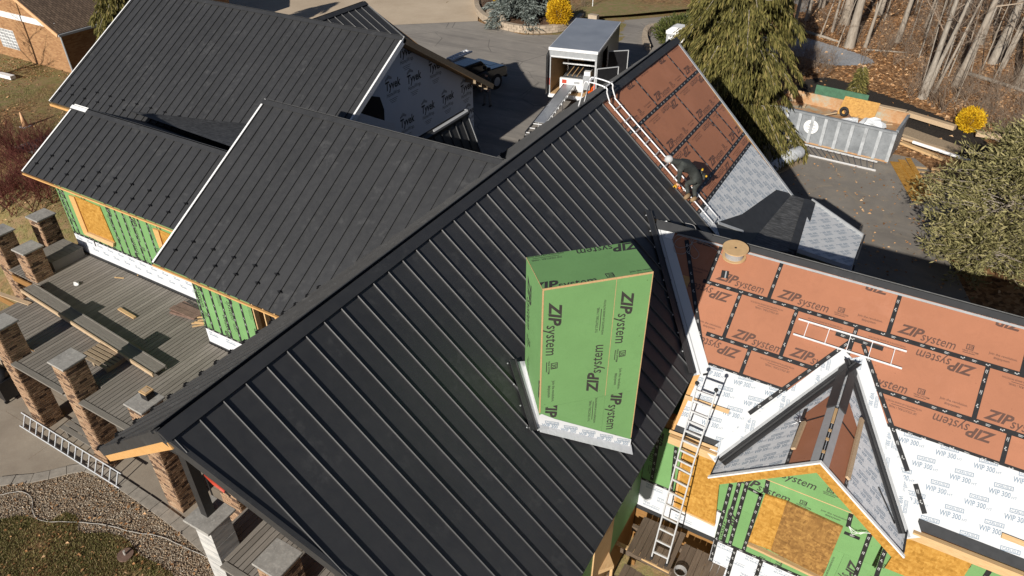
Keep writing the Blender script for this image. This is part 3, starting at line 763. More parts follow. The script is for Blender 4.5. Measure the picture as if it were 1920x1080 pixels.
# valley pan against the main roof
a0, a1 = Vector((valley_x(8.35), 0)), Vector((valley_x(ze1), e1))
mb = MB(); S1.plate(mb, strip2(a0, a1, 0.0, 0.26), 0.012, 0.018); mb.build('valley_flashing', M['cap'], mid)
# lower wing
S2, N2 = gable_ew(13.12, 7.03)
low = part('roof', 'lower left wing roof, black standing seam with white rake edge')
e2 = (13.12-10.72)/cL; ze2 = 7.03-(13.12-10.72)*tv
poly2 = [(-25.0, 0), (-25.0, e2), (-15.5, e2), (-15.5, 0)]
slab(S2, poly2, low, -0.03, mat='cap')
xs2 = S2.L(1235/3, 880/3)[0]
metal_roof(S2, poly2, xs2, 0.406, low, guards=(0.85, 0.42, lambda a, b: a < -17.0))
poly2n = [(15.5, 0), (15.5, 2.9), (25.0, 2.9), (25.0, 0)]
slab(N2, poly2n, low); 
mb = MB(); N2.plate(mb, poly2n, 0.002, 0.006); mb.build('north_slope_membrane', M['darkmembrane'], low)
ridge_cap(S2, N2, -25.0, -15.5, low, 0.16, 0.055)
mb = MB(); S2.plate(mb, rect(-25.03, 0.0, -24.2, 0.13), 0.07, 0.078); S2.plate(mb, rect(-24.95, -0.06, -24.2, -0.02), 0.06, 0.07); mb.build('cap_end', M['trim_w'], low)
edge_trim(S2, (-25.0, e2), (-25.0, -0.02), low, 'trim_w', -0.05, 0.045, 0.03, 0.035)
mb = MB(); mb.box((-24.97, 10.66, ze2-0.075), (-15.5, 10.715, ze2-0.03)); mb.build('eave_fascia', M['fascia'], low)
# big rear wing over the garage
S3, N3 = gable_ew(20.68, 8.66)
big = part('roof', 'large rear wing roof, black standing seam')
e3 = (20.68-15.23)/cL
poly3 = [(-30.72, 0), (-30.72, e3), (-16.47, e3), (-16.47, 0)]
slab(S3, poly3, big, -0.03, mat='cap')
x3s, x3e = S3.L(560+35/4.8, 183/4.8)[0], S3.L(560+870/4.8, 352/4.8)[0]
metal_roof(S3, poly3, x3s, (x3e-x3s)/11, big, guards=(0.95, 0.55, lambda a, b: a < -20.2))
e3n = 7.0
poly3n = [(16.47, 0), (16.47, e3n), (30.72, e3n), (30.72, 0)]
slab(N3, poly3n, big); metal_roof(N3, poly3n, -x3s, (x3e-x3s)/11, big)
ridge_cap(S3, N3, -30.74, -16.45, big, 0.17, 0.055)
edge_trim(S3, (-30.72, e3), (-30.72, -0.02), big, 'trim_w', -0.05, 0.045, 0.03, 0.03)
edge_trim(S3, (-16.47, -0.02), (-16.47, e3), big, 'trim_w', -0.16, 0.045, 0.03, 0.04)
edge_trim(N3, (16.47, e3n), (16.47, -0.02), big, 'pallet', -0.18, 0.03, 0.03, 0.05)
mb = MB(); mb.box((-30.7, 15.16, 5.22), (-16.5, 15.225, 5.31)); mb.build('eave_fascia', M['fascia'], big)
# membrane cricket between the lower wing and the rear wing
q0 = on_plane(462, 233, S3.o, S3.n)+S3.n*0.03; q1 = on_plane(243, 209, S3.o, S3.n)+S3.n*0.03; q2 = on_plane(420, 285, N2.o, N2.n)+Vector((0.3, 0.25, 0.08))
q3 = on_plane(300, 250, N2.o, N2.n)+Vector((0,0.2,0.05))
mb = MB(); mb.add([q0, q1, q2], [(0, 1, 2)]); mb.add([q0, q2, q2+Vector((3,0,0)), q0+Vector((3,0,0))], [(0,1,2,3)]); mb.build('cricket_membrane', M['membrane'], big)
# cross gable behind it, ridge running north
XG = -21.1
CE = Fr((XG, 0, 8.55), (0, 1, 0), slope_v(1, 0, LT)); CW = Fr((XG, 0, 8.55), (0, -1, 0), slope_v(-1, 0, LT))
cross = part('roof', 'small rear cross gable in black standing seam')
yend = at_z(688, 5, 8.55).y
pc = [(20.8, 0), (20.8, 0.2), (24.6, 4.4), (yend, 4.4), (yend, 0)]
slab(CE, pc, cross); metal_roof(CE, pc, yend-0.03, 0.406, cross)
slab(CW, [(-a, b) for a, b in pc][::-1], cross)
ridge_cap(CE, CW, 20.8, yend+0.02, cross, 0.2, 0.055)
edge_trim(CE, (yend, -0.02), (yend, 4.4), cross, 'trim_g', -0.12, 0.035, 0.02, 0.03)
# link roof between garage and main roof
gz = 5.0
GE = at_z(946, 288, gz)
lk = part('roof', 'narrow link roof in black standing seam with white ridge end')
rz_l = 6.95
yl = at_z(873, 206, rz_l).y; xl = at_z(873, 206, rz_l).x
dl = math.degrees(math.atan2(rz_l-gz, GE.x-xl))
KE = Fr((xl, 0, rz_l), (0, 1, 0), slope_v(1, 0, dl)); KW = Fr((xl, 0, rz_l), (0, -1, 0), slope_v(-1, 0, dl))
bl = math.hypot(rz_l-gz, GE.x-xl)
pk = [(yl-6.0, 0), (yl-6.0, bl), (yl, bl), (yl, 0)]
slab(KE, pk, lk, mat='steel'); metal_roof(KE, pk, yl-0.02, 0.406, lk); slab(KW, [(-a, b) for a, b in pk][::-1], lk, mat='steel')
ridge_cap(KE, KW, yl-6.0, yl+0.02, lk, 0.16, 0.05)
mb = MB(); KE.plate(mb, rect(yl-2.0, -0.01, yl+0.02, 0.13), 0.062, 0.07); mb.build('cap_end', M['trim_w'], lk)
edge_trim(KE, (yl, -0.02), (yl, bl), lk, 'trim_g', -0.10, 0.035, 0.025, 0.04)
# ================================================================ chimney chase, set at 45 degrees
CT = 9.93
Ctop = {'FL': Vector((-4.16, 8.08, CT)), 'FR': Vector((-2.86, 9.38, CT))}
cu = Vector((1, 1, 0)).normalized(); cn = Vector((1, -1, 0)).normalized()
CW_, CD_ = 1.84, 0.93
chim = part('chimney', 'green sheathed chimney chase with white membrane skirt')
FL = Ctop['FL']; FRc = FL + cu*CW_; BL = FL - cn*CD_; BR = FRc - cn*CD_
def roof_z(p): return RZ - (p.x-RX)*tm
mb = MB()
core = [FL-cn*0.02+cu*0.02, FRc-cn*0.02-cu*0.02, BR+cn*0.02-cu*0.02, BL+cn*0.02+cu*0.02]
mb.add([Vector((p.x, p.y, CT-0.02)) for p in core]+[Vector((p.x, p.y, roof_z(p)-0.2)) for p in core], [(0,1,2,3),(7,6,5,4),(0,4,5,1),(1,5,6,2),(2,6,7,3),(3,7,4,0)])
mb.build('framing', M['lumber'], chim)
def chim_face(p0, p1, splits, hbreak, turn=-90, below=0.0):
    L = (p1-p0).length; u = (p1-p0).normalized()
    fr = Fr(p0, u, (0, 0, -1))
    d0, d1 = CT-roof_z(p0)+0.05, CT-roof_z(p1)+0.05
    cuts = [0]+splits+[L]
    for i in range(len(cuts)-1):
        a, b = cuts[i], cuts[i+1]
        f = lambda x: d0+(d1-d0)*x/L
        rows = [(0.018, hbreak)] if hbreak else [(0.018, 9)]
        if hbreak: rows.append((hbreak, 9))
        for j, (r0, r1) in enumerate(rows):
            pl = clip_convex([(a, r0), (b, r0), (b, min(r1, 9)), (a, min(r1, 9))], [(-0.1, -0.1), (L+0.1, -0.1), (L+0.1, f(L+0.1)), (-0.1, f(-0.1))])
            if len(pl) >= 3 and abs(area(pl)) > 0.02:
                zip_panel(fr, pl, 'wall', chim, (a-0.02 if i == 0 else a-0.02, r0+0.12 if j == 0 else r0-0.35), turn, -0.011, 0.0)
    return fr, d0, d1, L
ff, fd0, fd1, fL = chim_face(FL, FRc, [1.22], 2.56)
sf, sd0, sd1, sLn = chim_face(BL, FL, [], None)
chim_face(FRc, BR, [], None); chim_face(BR, BL, [], None)
tf = Fr(BL+Vector((0, 0, 0.0)), cu, cn); 
zip_panel(tf, rect(0.0, 0.0, CW_, CD_-0.012), 'wall', chim, (-0.35, 1.1), 0, -0.016, 0.0)
mb = MB(); ff.plate(mb, rect(0.0, -0.006, CW_, 0.030), -0.004, 0.003); ff.plate(mb, rect(-0.004, 0.030, 0.022, fd0-0.40), -0.004, 0.004); ff.plate(mb, rect(CW_-0.012, 0.031, CW_+0.002, fd1-0.35), -0.004, 0.003)
ff.plate(mb, rect(1.216, 0.02, 1.224, 2.55), 0.001, 0.003)
sf.plate(mb, rect(0.0, 0.0, CD_, 0.012), -0.004, 0.003); mb.build('board_edges', M['lumber_y'], chim)
# white skirt on the faces and on the roof
sk = [(0.0, fd0-0.10), (CW_, fd1-0.34), (CW_, fd1-0.03), (0.0, fd0-0.03)]
mb = MB(); ff.plate(mb, [(-0.005, fd0-0.34), (0.05, fd0-0.36), (0.30, fd0-0.31+0.14), (CW_+0.004, fd1-0.30), (CW_+0.004, fd1), (-0.005, fd0)], 0.002, 0.006); sf.plate(mb, [(0.0, sd0-0.22), (CD_, sd1-0.36), (CD_, sd1), (0.0, sd0)], 0.002, 0.006)
mb.build('membrane_skirt', M['wip'], chim)
g = [ME.L(*c) for c in ((1007, 770), (1009, 812), (1187, 849), (1187, 812))]
ga = [(FL.y, (FL.x-RX)/cM), (FRc.y, (FRc.x-RX)/cM)]
sk = [(ga[0][0]-0.02, ga[0][1]-0.05), (ga[0][0]-0.10, ga[0][1]+0.06), (ga[1][0]-0.10, ga[1][1]+0.10), (ga[1][0]+0.06, ga[1][1]-0.05)]
printed_sheet(ME, sk, chim, 'wip_w', 'ink_b', 0.052, [[(p[0], p[1]) for p in q] for q in wip_print('b', 7.7, 4.0, 9.5, 5.9, 0, 0.40, 9, 0.85)] and [], name='membrane_skirt')
# maker's name along the skirt
mb = MB(); Lk = (ME.P(*sk[2])-ME.P(*sk[1])).length
for i in range(5):
    t = []; put_frame(t, 0.06, 0.12, 0.26, 0.07, 0.01, 0.12); put_text(t, 'CARLISLE', 0.08, 0.135, 0.038, 0.12, 0.01, 0.1, width=0.22); put_text(t, 'WIP 300', 0.0, 0.03, 0.075, 0.12, 0.012, 0.1, width=0.30)
    for q in t: ff.face(mb, [(0.06+i*0.36+x, fd0+(fd1-fd0)*(0.06+i*0.36+x)/CW_-0.06-y) for x, y in q], 0.008)
mb.build('skirt_print', M['ink_b'], chim)
# counter flashing up the left side of the chase
c0, c1 = Vector(ME.L(961, 676)), Vector(ME.L(1001, 808))
mb = MB(); ME.plate(mb, strip2(c0, c1, -0.02, 0.11), 0.05, 0.06); ME.plate(mb, strip2(c0, c1, -0.035, -0.015), 0.02, 0.085); mb.build('step_flashing', M['cap'], chim)
d = (c1-c0).normalized(); o = Vector((-d.y, d.x))
mb = MB(); ME.plate(mb, strip2(c0+d*0.05, c1+d*0.02, -0.30, -0.036), 0.052, 0.056); mb.build('membrane_skirt', M['wip'], chim)
mb = MB()
for i in range(4):
    q = c0+d*(0.06+0.40*i)+o*0.17; ME.plate(mb, rect(q.x-0.008, q.y-0.012, q.x+0.008, q.y+0.012), 0.045, 0.062)
mb.build('seam_ends', M['trim_g'], chim)
# ================================================================ dormer on the right wing
DX, DZr, DHW = 0.36, 6.33, 1.81
DT = math.degrees(math.atan2(6.33-4.68, DHW)); cD = math.cos(R(DT))
dE = Fr((DX, 0, DZr), (0, 1, 0), slope_v(1, 0, DT)); dW = Fr((DX, 0, DZr), (0, -1, 0), slope_v(-1, 0, DT))
dorm = part('dormer', 'gabled dormer in wrinkled white underlayment with orange ridge strips')
BE = DHW/cD; YB = 13.51; YF = 10.35; YC = 10.52; YV = 11.04
pE = [(YF, 0), (YC, BE), (YV, BE), (YB, 0)]
for fr, sg in ((dE, 1), (dW, -1)):
    pl = [(sg*a, b) for a, b in pE]
    if sg < 0: pl = pl[::-1]
    slab(fr, pl, dorm, -0.15, -0.006)
    # underlayment
    printed_sheet(fr, pl, dorm, 'wip_w', 'ink_b', -0.002, wip_print('b', *( (min(x for x,_ in pl), 0, max(x for x,_ in pl), BE)), -90 if sg > 0 else 90, 0.42, 0.30, 0.82))
    # bare sheathing strip beside the ridge
    ye = 12.55
    s = [(YF+0.06, 0.10), (YF+0.10, 0.66), (ye-0.55, 0.66), (ye, 0.10)]
    s = [(sg*a, b) for a, b in s]
    mb = MB(); fr.plate(mb, s if sg > 0 else s[::-1], 0.001, 0.004); mb.build('sheathing_strip', M['zip_o'], dorm)
    tape(fr, (sg*(YF+0.08), 0.70), (sg*(ye-0.42), 0.70), dorm, 0.085, 0.006)
    tape(fr, (sg*11.75, 0.14), (sg*11.70, 0.66), dorm, 0.05, 0.006, marks=False)
    # ridge: dark cap at the back, open grey flashing in front
    mb = MB(); fr.plate(mb, rect(*( (11.95, 0.0, YB+0.1, 0.21) if sg > 0 else (-YB-0.1, 0.0, -11.95, 0.21))), 0.03, 0.045); mb.build('ridge_cap', M['cap'], dorm)
    mb = MB(); fr.plate(mb, rect(*( (YF-0.02, 0.03, 11.95, 0.20) if sg > 0 else (-11.95, 0.03, -YF+0.02, 0.20))), 0.012, 0.022); mb.build('ridge_flashing', M['trim_g'], dorm)
    # valley: dark metal strip on the dormer, white strip on the wing
    p, q = Vector((sg*YB, 0.0)), Vector((sg*YV, BE))
    oo = 1 if sg > 0 else -1
    mb = MB(); wv = 0.40 if sg < 0 else 0.30; fr.plate(mb, strip2(p, q, 0.03*oo, wv*oo), 0.012, 0.02); fr.plate(mb, strip2(p, q, wv*0.5*oo, (wv*0.5+0.018)*oo), 0.02, 0.05); mb.build('valley_flashing', M['cap'], dorm)
    P0, P1 = Vector((DX, (RY-YB)/math.cos(R(RTt)))), Vector((DX+sg*DHW, (RY-YV)/math.cos(R(RTt))))
    pw = strip2(P0+Vector((0, -0.06)), P1+Vector((sg*0.05, 0.08)), -0.26*sg, 0.02*sg)
    printed_sheet(RS, pw if sg < 0 else pw[::-1], dorm, 'wip', 'ink_b', 0.017, wip_print('b', *bbox(pw), -90, 0.45, 0.5, 0.75), name='valley_underlayment')
    mb = MB(); RS.plate(mb, strip2(P0, P1+Vector((sg*0.04, 0.06)), -0.05*sg, -0.005*sg), 0.022, 0.028); mb.build('valley_edge', M['trim_g'], dorm)
    tape(RS, P0+Vector((0.0, -0.42)) + Vector((sg*0.12, 0.0)), P0+(P1-P0)*0.62+Vector((sg*0.42, -0.02)), dorm, 0.09, 0.020)
    # rake edge: white drip edge over strand board
    A, B = fr.P(sg*YF, -0.02, 0.0), fr.P(sg*YC, BE+0.03, 0.0)
    up = fr.n
    mb = MB(); mb.bar(A+up*0.015+Vector((0,-0.02,0)), B+up*0.015+Vector((0,-0.02,0)), 0.07, 0.03, up=up); mb.build('rake_edge', M['trim_w'], dorm)
    mb = MB(); mb.bar(A-up*0.11, B-up*0.11, 0.05, 0.19, up=up); mb.build('rake_board', M['osb'], dorm)
    mb = MB(); C0, C1 = fr.P(sg*YC, BE, 0.0), fr.P(sg*YV, BE, 0.0); mb.bar(C0, C1, 0.02, 0.18); mb.build('eave_strip', M['darkmembrane'], dorm)
    tape(fr, (sg*11.3, 1.5), (sg*10.95, 2.1), dorm, 0.055, 0.006, marks=False) if sg > 0 else None
mb = MB()
for y0, y1, wd, mt in ((YF+0.02, 11.95, 0.035, 0),):
    mb.box((DX-wd, y0, DZr-0.03), (DX+wd, y1, DZr-0.005))
mb.build('ridge_gap', M['darkgap'], dorm)
for y, ly in ((10.6, .07), (10.95, .07), (11.2, .07), (11.45, .45)):
    mb = MB(); mb.box((DX-0.03, y, DZr-0.004), (DX+0.025, y+ly, DZr+0.004)); mb.build('ridge_block', M['lumber_y'], dorm)
tape(RS, (DX-0.45, 1.45), (DX+0.5, 1.48), dorm, 0.10, 0.021)
# ================================================================ walls
def wall_part(label): return part('wall', label)
def px_poly(fr, pts): return [fr.L(*p) for p in pts]
def plate_px(fr, pts, h0, h1, mat, name, parent):
    mb = MB(); fr.plate(mb, px_poly(fr, pts), h0, h1); return mb.build(name, M[mat], parent)
def strip_px(fr, p, q, parent, wd=0.09, h=0.003, marks=True): return tape(fr, fr.L(*p), fr.L(*q), parent, wd, h, marks)
def green(fr, a0, b0, a1, b1, parent, pitch=1.219, turn=-90, h1=0.0):
    a = a0
    while a < a1-0.02:
        e = min(a+pitch, a1)
        zip_panel(fr, rect(a, b0, e, b1), 'wall', parent, (a, b0-0.05), turn, h1-0.011, h1)
        a = e
def backing(lo, hi, parent, mat='stud'):
    mb = MB(); mb.box(lo, hi); mb.build('framing', M[mat], parent)
def seal_text(fr, a0, b0, a1, b1, h, parent, s=1.0, dx=0.75, dy=0.32, flip=True):
    t = []; y = b0+0.05; j = 0
    while y < b1-0.1:
        x = a0+0.1+(j % 2)*dx*0.4
        while x < a1-0.5*s:
            u = []; put_text(u, 'WIND&WATER', 0, 0.09*s, 0.06*s, 0, 0.012, 0.1, width=0.42*s); put_text(u, 'SEAL', 0.25*s, 0.0, 0.06*s, 0, 0.012, 0.1); put_box(u, 0.0, 0.045*s, 0.2*s, 0.012*s)
            for q in u: t.append([(x+a, y+0.16*s-b) if not flip else (x+0.42*s-a, y+b) for a, b in q])
            x += dx
        y += dy; j += 1
    mb = MB()
    cv = rect(a0, b0, a1, b1)
    for q in t:
        q = clip_convex(q, cv)
        if len(q) >= 3: fr.face(mb, q, h)
    return mb.build('band_print', M['ink_b'], parent)
# --- wing, front wall
FRW = Fr((0, 11.38, 0), (1, 0, 0), (0, 0, -1))
w1 = wall_part('front wall of the right wing, green sheathing and strand board')
backing((-3.1, 11.42, 0.4), (XR, 11.62, 4.9), w1)
green(FRW, -3.08, -4.62, -1.05, -2.75, w1)
green(FRW, 1.85, -4.62, XR, -1.2, w1)
mb = MB(); FRW.plate(mb, rect(-3.09, -2.75, -1.05, -1.72), -0.01, 0.004); mb.build('flashing_band', M['band'], w1)
seal_text(FRW, -3.05, -2.72, -1.1, -1.8, 0.0065, w1, dx=0.80)
mb = MB(); FRW.plate(mb, rect(-3.09, -1.80, -1.05, -1.66), 0.004, 0.02); mb.build('base_strip', M['darkmembrane'], w1)
plate_px(FRW, [(1286, 838), (1356, 845), (1342, 981), (1268, 946)], 0.01, 0.075, 'osb', 'boarded_window', w1)
mb = MB(); a, b = FRW.L(1268, 946), FRW.L(1342, 981); mb.bar(FRW.P(*a, 0.045), FRW.P(*b, 0.045), 0.09, 0.05); mb.build('window_sill', M['lumber'], w1)
a, b = FRW.L(1284, 838), FRW.L(1266, 946); mb = MB(); mb.bar(FRW.P(*a, 0.045), FRW.P(*b, 0.045), 0.05, 0.09, up=(0,-1,0)); mb.build('window_jamb', M['fascia'], w1)
for p, q in (((1235, 818), (1222, 900)), ((1268, 838), (1258, 925)), ((1205, 800), (1194, 890))): strip_px(FRW, p, q, w1, 0.09, 0.004)
tape(FRW, (-3.08, -2.75), (-1.05, -2.75), w1, 0.07, 0.006)
plate_px(FRW, [(1708, 985), (1828, 1043), (1786, 1110), (1660, 1060)], 0.01, 0.07, 'osb', 'boarded_window', w1)
for x in (2.95, 3.3, 3.7, 4.2): tape(FRW, (x, -4.6), (x, -1.4), w1, 0.09, 0.004)
mb = MB(); mb.prism([(XR-0.5, 11.5, 0.4), (XR-0.5, 18.7, 0.4), (XR-0.5, 18.7, 4.75), (XR-0.5, RY, RRZ-0.25), (XR-0.5, 11.5, 4.7)], (0.15, 0, 0)); mb.build('end_gable', M['zip_g'], w1)
# --- dormer gable wall
GY = 10.80
GWl = Fr((0, GY, 0), (1, 0, 0), (0, 0, -1))
w2 = wall_part('dormer gable wall, green sheathing with a boarded window')
gx0, gx1 = -1.10, 1.85
mb = MB(); mb.prism([(gx0, GY+0.04, 0.5), (gx1, GY+0.04, 0.5), (gx1, GY+0.04, 4.85), (DX, GY+0.04, 6.12), (gx0, GY+0.04, 4.85)], (0, 0.6, 0)); mb.build('framing', M['stud'], w2)
roofln = lambda x: -(6.05-abs(x-DX)*0.88)
gp = [(gx0, roofln(gx0)), (DX, roofln(DX)), (gx1, roofln(gx1)), (gx1, -2.55), (gx0, -2.55)]
sp = GWl.L(1430, 895)[1], GWl.L(1600, 960)[1]
brk = -4.92
zip_panel(GWl, clip_convex(rect(gx0, -6.3, gx1, brk), gp), 'wall', w2, (-0.78, brk-0.10), 0)
zip_panel(GWl, clip_convex(rect(gx0, brk, gx1, -3.75), gp), 'wall', w2, (gx0-0.05, brk+0.50), 0)
green(GWl, gx0, -3.75, gx1, -2.3, w2)
mb = MB(); GWl.plate(mb, rect(-0.7, brk-0.006, 1.45, brk+0.012), 0.001, 0.006); mb.build('board_edges', M['lumber'], w2)
plate_px(GWl, [(1435, 925), (1476, 938), (1446, 1029), (1404, 1013)], 0.004, 0.04, 'osb', 'boarded_window', w2)
plate_px(GWl, [(1476, 938), (1581, 986), (1543, 1078), (1446, 1029)], 0.004, 0.055, 'osb_d', 'boarded_window', w2)
a, b = GWl.L(1403, 1016), GWl.L(1545, 1083); mb = MB(); mb.bar(GWl.P(*a, 0.05), GWl.P(*b, 0.05), 0.10, 0.06); mb.build('window_sill', M['lumber'], w2)
for p, q in (((1388, 900), (1352, 1030)), ((1403, 898), (1366, 1030)), ((1428, 925), (1390, 1045)), ((1440, 900), (1436, 925)), ((1403, 915), (1428, 928)), ((1596, 963), (1590, 988)), ((1632, 1000), (1600, 1090)), ((1660, 1030), (1640, 1090)), ((1583, 998), (1612, 1010))): strip_px(GWl, p, q, w2, 0.085, 0.004)
mb = MB(); GWl.plate(mb, rect(gx0, -2.52, 0.9, -1.2), 0.003, 0.008); mb.build('flashing_band', M['band'], w2)
seal_text(GWl, gx0, -2.5, 0.9, -1.3, 0.0105, w2, dx=0.62)
tape(GWl, (gx0, -2.52), (gx1, -2.52), w2, 0.08, 0.010)
for x in (-0.62, -0.05): tape(GWl, (x, -2.5), (x, -1.3), w2, 0.085, 0.012)
tape(GWl, (gx0+0.05, -4.4), (gx0+0.05, -1.3), w2, 0.085, 0.012)
SW2 = Fr((gx0, 0, 0), (0, -1, 0), (0, 0, -1))
# loose white wires at the right of the window
mb = MB()
p = GWl.P(*GWl.L(1592, 985), 0.02)
for k in range(3):
    mb.tube([p, p+Vector((0.10, -0.06-0.02*k, -0.04*k)), p+Vector((0.22, -0.10, 0.02+0.03*k)), p+Vector((0.30+0.04*k, -0.03, 0.07))], 0.006, 5)
mb.build('loose_wires', M['white'], w2)
# --- main roof, east wall
MEW = Fr((-3.08, 0, 0), (0, 1, 0), (0, 0, -1))
w3 = wall_part('east wall under the main roof eave')
backing((-3.30, 5.4, 0.4), (-3.12, 11.38, 5.4), w3)
green(MEW, 9.6, -5.3, 11.36, -1.9, w3); green(MEW, 5.4, -5.3, 8.6, -0.6, w3)
mb = MB(); MEW.plate(mb, rect(8.6, -5.3, 9.6, -1.2), -0.02, 0.03); mb.build('boarded_opening', M['lumber_y'], w3)
backing((-11.2, 21.0, 1.5), (-3.1, 21.3, 5.6), w3); backing((-11.2, 9.6, 0.5), (-11.0, 21.0, 5.7), w3)
mb = MB(); mb.box((-3.32, 12.5, 1.5), (-3.1, 21.3, 5.5)); mb.build('sheathing_panel', M['zip_g'], w3)
# --- middle wing, deck side
W1 = Fr((0, 9.78, 0), (1, 0, 0), (0, 0, -1))
w4 = wall_part('deck wall of the middle wing, green sheathing with black taped seams')
xa = W1.L(357, 524)[0]
xs_ = W1.L(280+1130/6, 480+545/6)[0]
backing((xa, 9.98, 2.5), (xs_, 10.2, 5.2), w4)
green(W1, xa, -5.25, xs_, -3.27, w4)
mb = MB(); W1.plate(mb, rect(xa, -3.27, -10.5, -2.72), -0.01, 0.003); mb.build('flashing_band', M['band'], w4)
seal_text(W1, xa, -3.22, -13.2, -2.8, 0.0055, w4, 0.9, 0.7)
mb = MB(); W1.plate(mb, rect(xa, -2.74, -10.5, -2.60), 0.003, 0.02); mb.build('base_strip', M['darkmembrane'], w4)
tape(W1, (xa, -3.27), (-10.6, -3.27), w4, 0.07, 0.006)
for p, q in (((280+490/6, 480+285/6), (280+640/6, 480+790/6)), ((280+560/6, 480+310/6), (280+728/6, 480+830/6)), ((280+665/6, 480+350/6), (280+825/6, 480+880/6)), ((280+775/6, 480+400/6), (280+935/6, 480+925/6)), ((280+890/6, 480+450/6), (280+1038/6, 480+970/6)), ((280+1005/6, 480+500/6), (280+1135/6, 480+935/6))):
    a, b = W1.L(*p), W1.L(*q); x = (a[0]+b[0])/2; tape(W1, (x, -5.2), (x, -3.3), w4, 0.08, 0.004)
for i in range(5):
    x = xs_+0.02+i*0.41; mb = MB(); mb.box((x, 9.80, 2.7), (x+0.04, 9.94, 5.2)); mb.build('stud', M['lumber'], w4)
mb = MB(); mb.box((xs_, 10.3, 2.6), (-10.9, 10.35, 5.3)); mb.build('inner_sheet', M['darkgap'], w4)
mb = MB(); mb.box((xa, 9.80, 2.4), (xa+0.15, 14.4, 5.2)); mb.build('sheathing_panel', M['zip_g'], w4)
# --- lower wing, deck side
W2 = Fr((0, 10.98, 0), (1, 0, 0), (0, 0, -1))
w5 = wall_part('deck wall of the lower wing, green sheathing with strand board window')
xb = W2.L(107.5, 360)[0]
backing((xb+0.02, 11.1, 1.5), (xa, 11.3, 5.3), w5)
green(W2, xb, -5.45, xa, -3.47, w5)
bz = -3.47
mb = MB(); W2.plate(mb, rect(xb, bz, xa, -2.75), -0.01, 0.003); mb.build('flashing_band', M['band'], w5)
seal_text(W2, xb, bz+0.05, xa, -2.85, 0.0055, w5, 0.7, 0.55, 0.24)
mb = MB(); W2.plate(mb, rect(xb, -2.775, xa, -2.60), 0.003, 0.02); mb.build('base_strip', M['darkmembrane'], w5)
tape(W2, (xb, bz), (xa, bz), w5, 0.08, 0.006)
def zpx(pts): return [(x/6, 360+y/6) for x, y in pts]
plate_px(W2, zpx([(850, 45), (1130, 165), (1300, 570), (1005, 448)]), 0.0, 0.03, 'osb', 'boarded_window', w5)
plate_px(W2, zpx([(790, 28), (852, 50), (1008, 448), (965, 462)]), 0.0, 0.07, 'fascia', 'window_jamb', w5)
plate_px(W2, zpx([(975, 462), (1010, 440), (1305, 562), (1302, 605)]), 0.0, 0.10, 'lumber', 'window_sill', w5)
plate_px(W2, zpx([(1795, 420), (1950, 485), (2010, 640), (1845, 590)]), 0.0, 0.03, 'osb', 'boarded_window', w5)
plate_px(W2, zpx([(1735, 400), (1800, 424), (1850, 590), (1815, 620)]), 0.0, 0.07, 'fascia', 'window_jamb', w5)
for p, q in (((700, 0), (905, 470)), ((660, 0), (860, 470)), ((1200, 190), (1400, 690)), ((1290, 230), (1480, 720)), ((1380, 265), (1560, 755)), ((1470, 300), (1640, 790)), ((1560, 340), (1720, 820)), ((1655, 375), (1790, 760))):
    a, b = W2.L(p[0]/6, 360+p[1]/6), W2.L(q[0]/6, 360+q[1]/6); x = (a[0]+b[0])/2; tape(W2, (x, -5.4), (x, bz-0.04), w5, 0.075, 0.004)
for p, q in (((970, 478), (1010, 500)), ((1040, 500), (1080, 610)), ((1125, 540), (1140, 580)), ((1215, 575), (1230, 620))):
    strip_px(W2, (p[0]/6, 360+p[1]/6), (q[0]/6, 360+q[1]/6), w5, 0.06, 0.006, False)
mb = MB(); mb.box((xb-0.0, 10.985, 1.8), (xb+0.2, 15.2, 5.3)); mb.build('sheathing_panel', M['zip_g'], w5)
# --- garage gable in house wrap
w6 = wall_part('garage gable end in white house wrap')
XW = -17.05
TW = Fr((XW, 0, 0), (0, 1, 0), (0, 0, -1))
yc = TW.L(887, 190)[0]; ys = 15.55
gpoly = [(ys, -(8.66-(20.68-ys)*tv-0.2)), (20.68, -8.42), (yc, -(8.66-(yc-20.68)*tv-0.2)), (yc, -GZ), (ys, -GZ)]
mb = MB(); TW.plate(mb, gpoly, -0.25, -0.004); mb.build('framing', M['stud'], w6)
t = []
unit = []
put_text(unit, 'Tyvek', 0, 0.30, 0.34, 0, 0.03, 0.12, width=0.95); put_text(unit, 'HomeWrap.', 0.03, 0.02, 0.17, 0, 0.004, 0.1, width=0.86)
for k in range(3): put_box(unit, 0.16+0.05*k, -0.12-0.07*k, 0.52-0.1*k, 0.018)
for k in range(7): put_box(unit, 0.02+0.06*k, 0.74-abs(3-k)*0.018, 0.035, 0.09+0.02*(3-abs(3-k)))
spots = [(905, 525), (980, 760), (1175, 655), (785, 825), (1460, 840), (1290, 935), (1110, 1028), (920, 1155), (1505, 1050)]
for sx, sy in spots:
    a, b = TW.L(560+sx/4.8, sy/4.8)
    for q in unit: t.append([(a+x*0.94, b-(y-0.30)*0.94) for x, y in q])
printed_sheet(TW, gpoly, w6, 'wrap', 'ink_t', -0.002, t, 'house_wrap')
mb = MB(); TW.plate(mb, px_poly(TW, [(697, 180), (712, 182), (720, 205), (721, 228), (672, 215)]), 0.003, 0.008); mb.build('open_gap', M['darkgap'], w6)
mb = MB(); TW.plate(mb, px_poly(TW, [(675, 212), (740, 232), (738, 248), (662, 230)]), 0.009, 0.03); mb.build('step_membrane', M['wip_w'], w6)
backing((-30.0, 15.6, 1.2), (XW-0.3, 15.8, 5.3), w6); backing((-30.0, 15.8, 1.2), (-29.8, 26, 5.3), w6); backing((-30.0, 25.8, 1.2), (XW-0.3, 26.0, 5.0), w6)
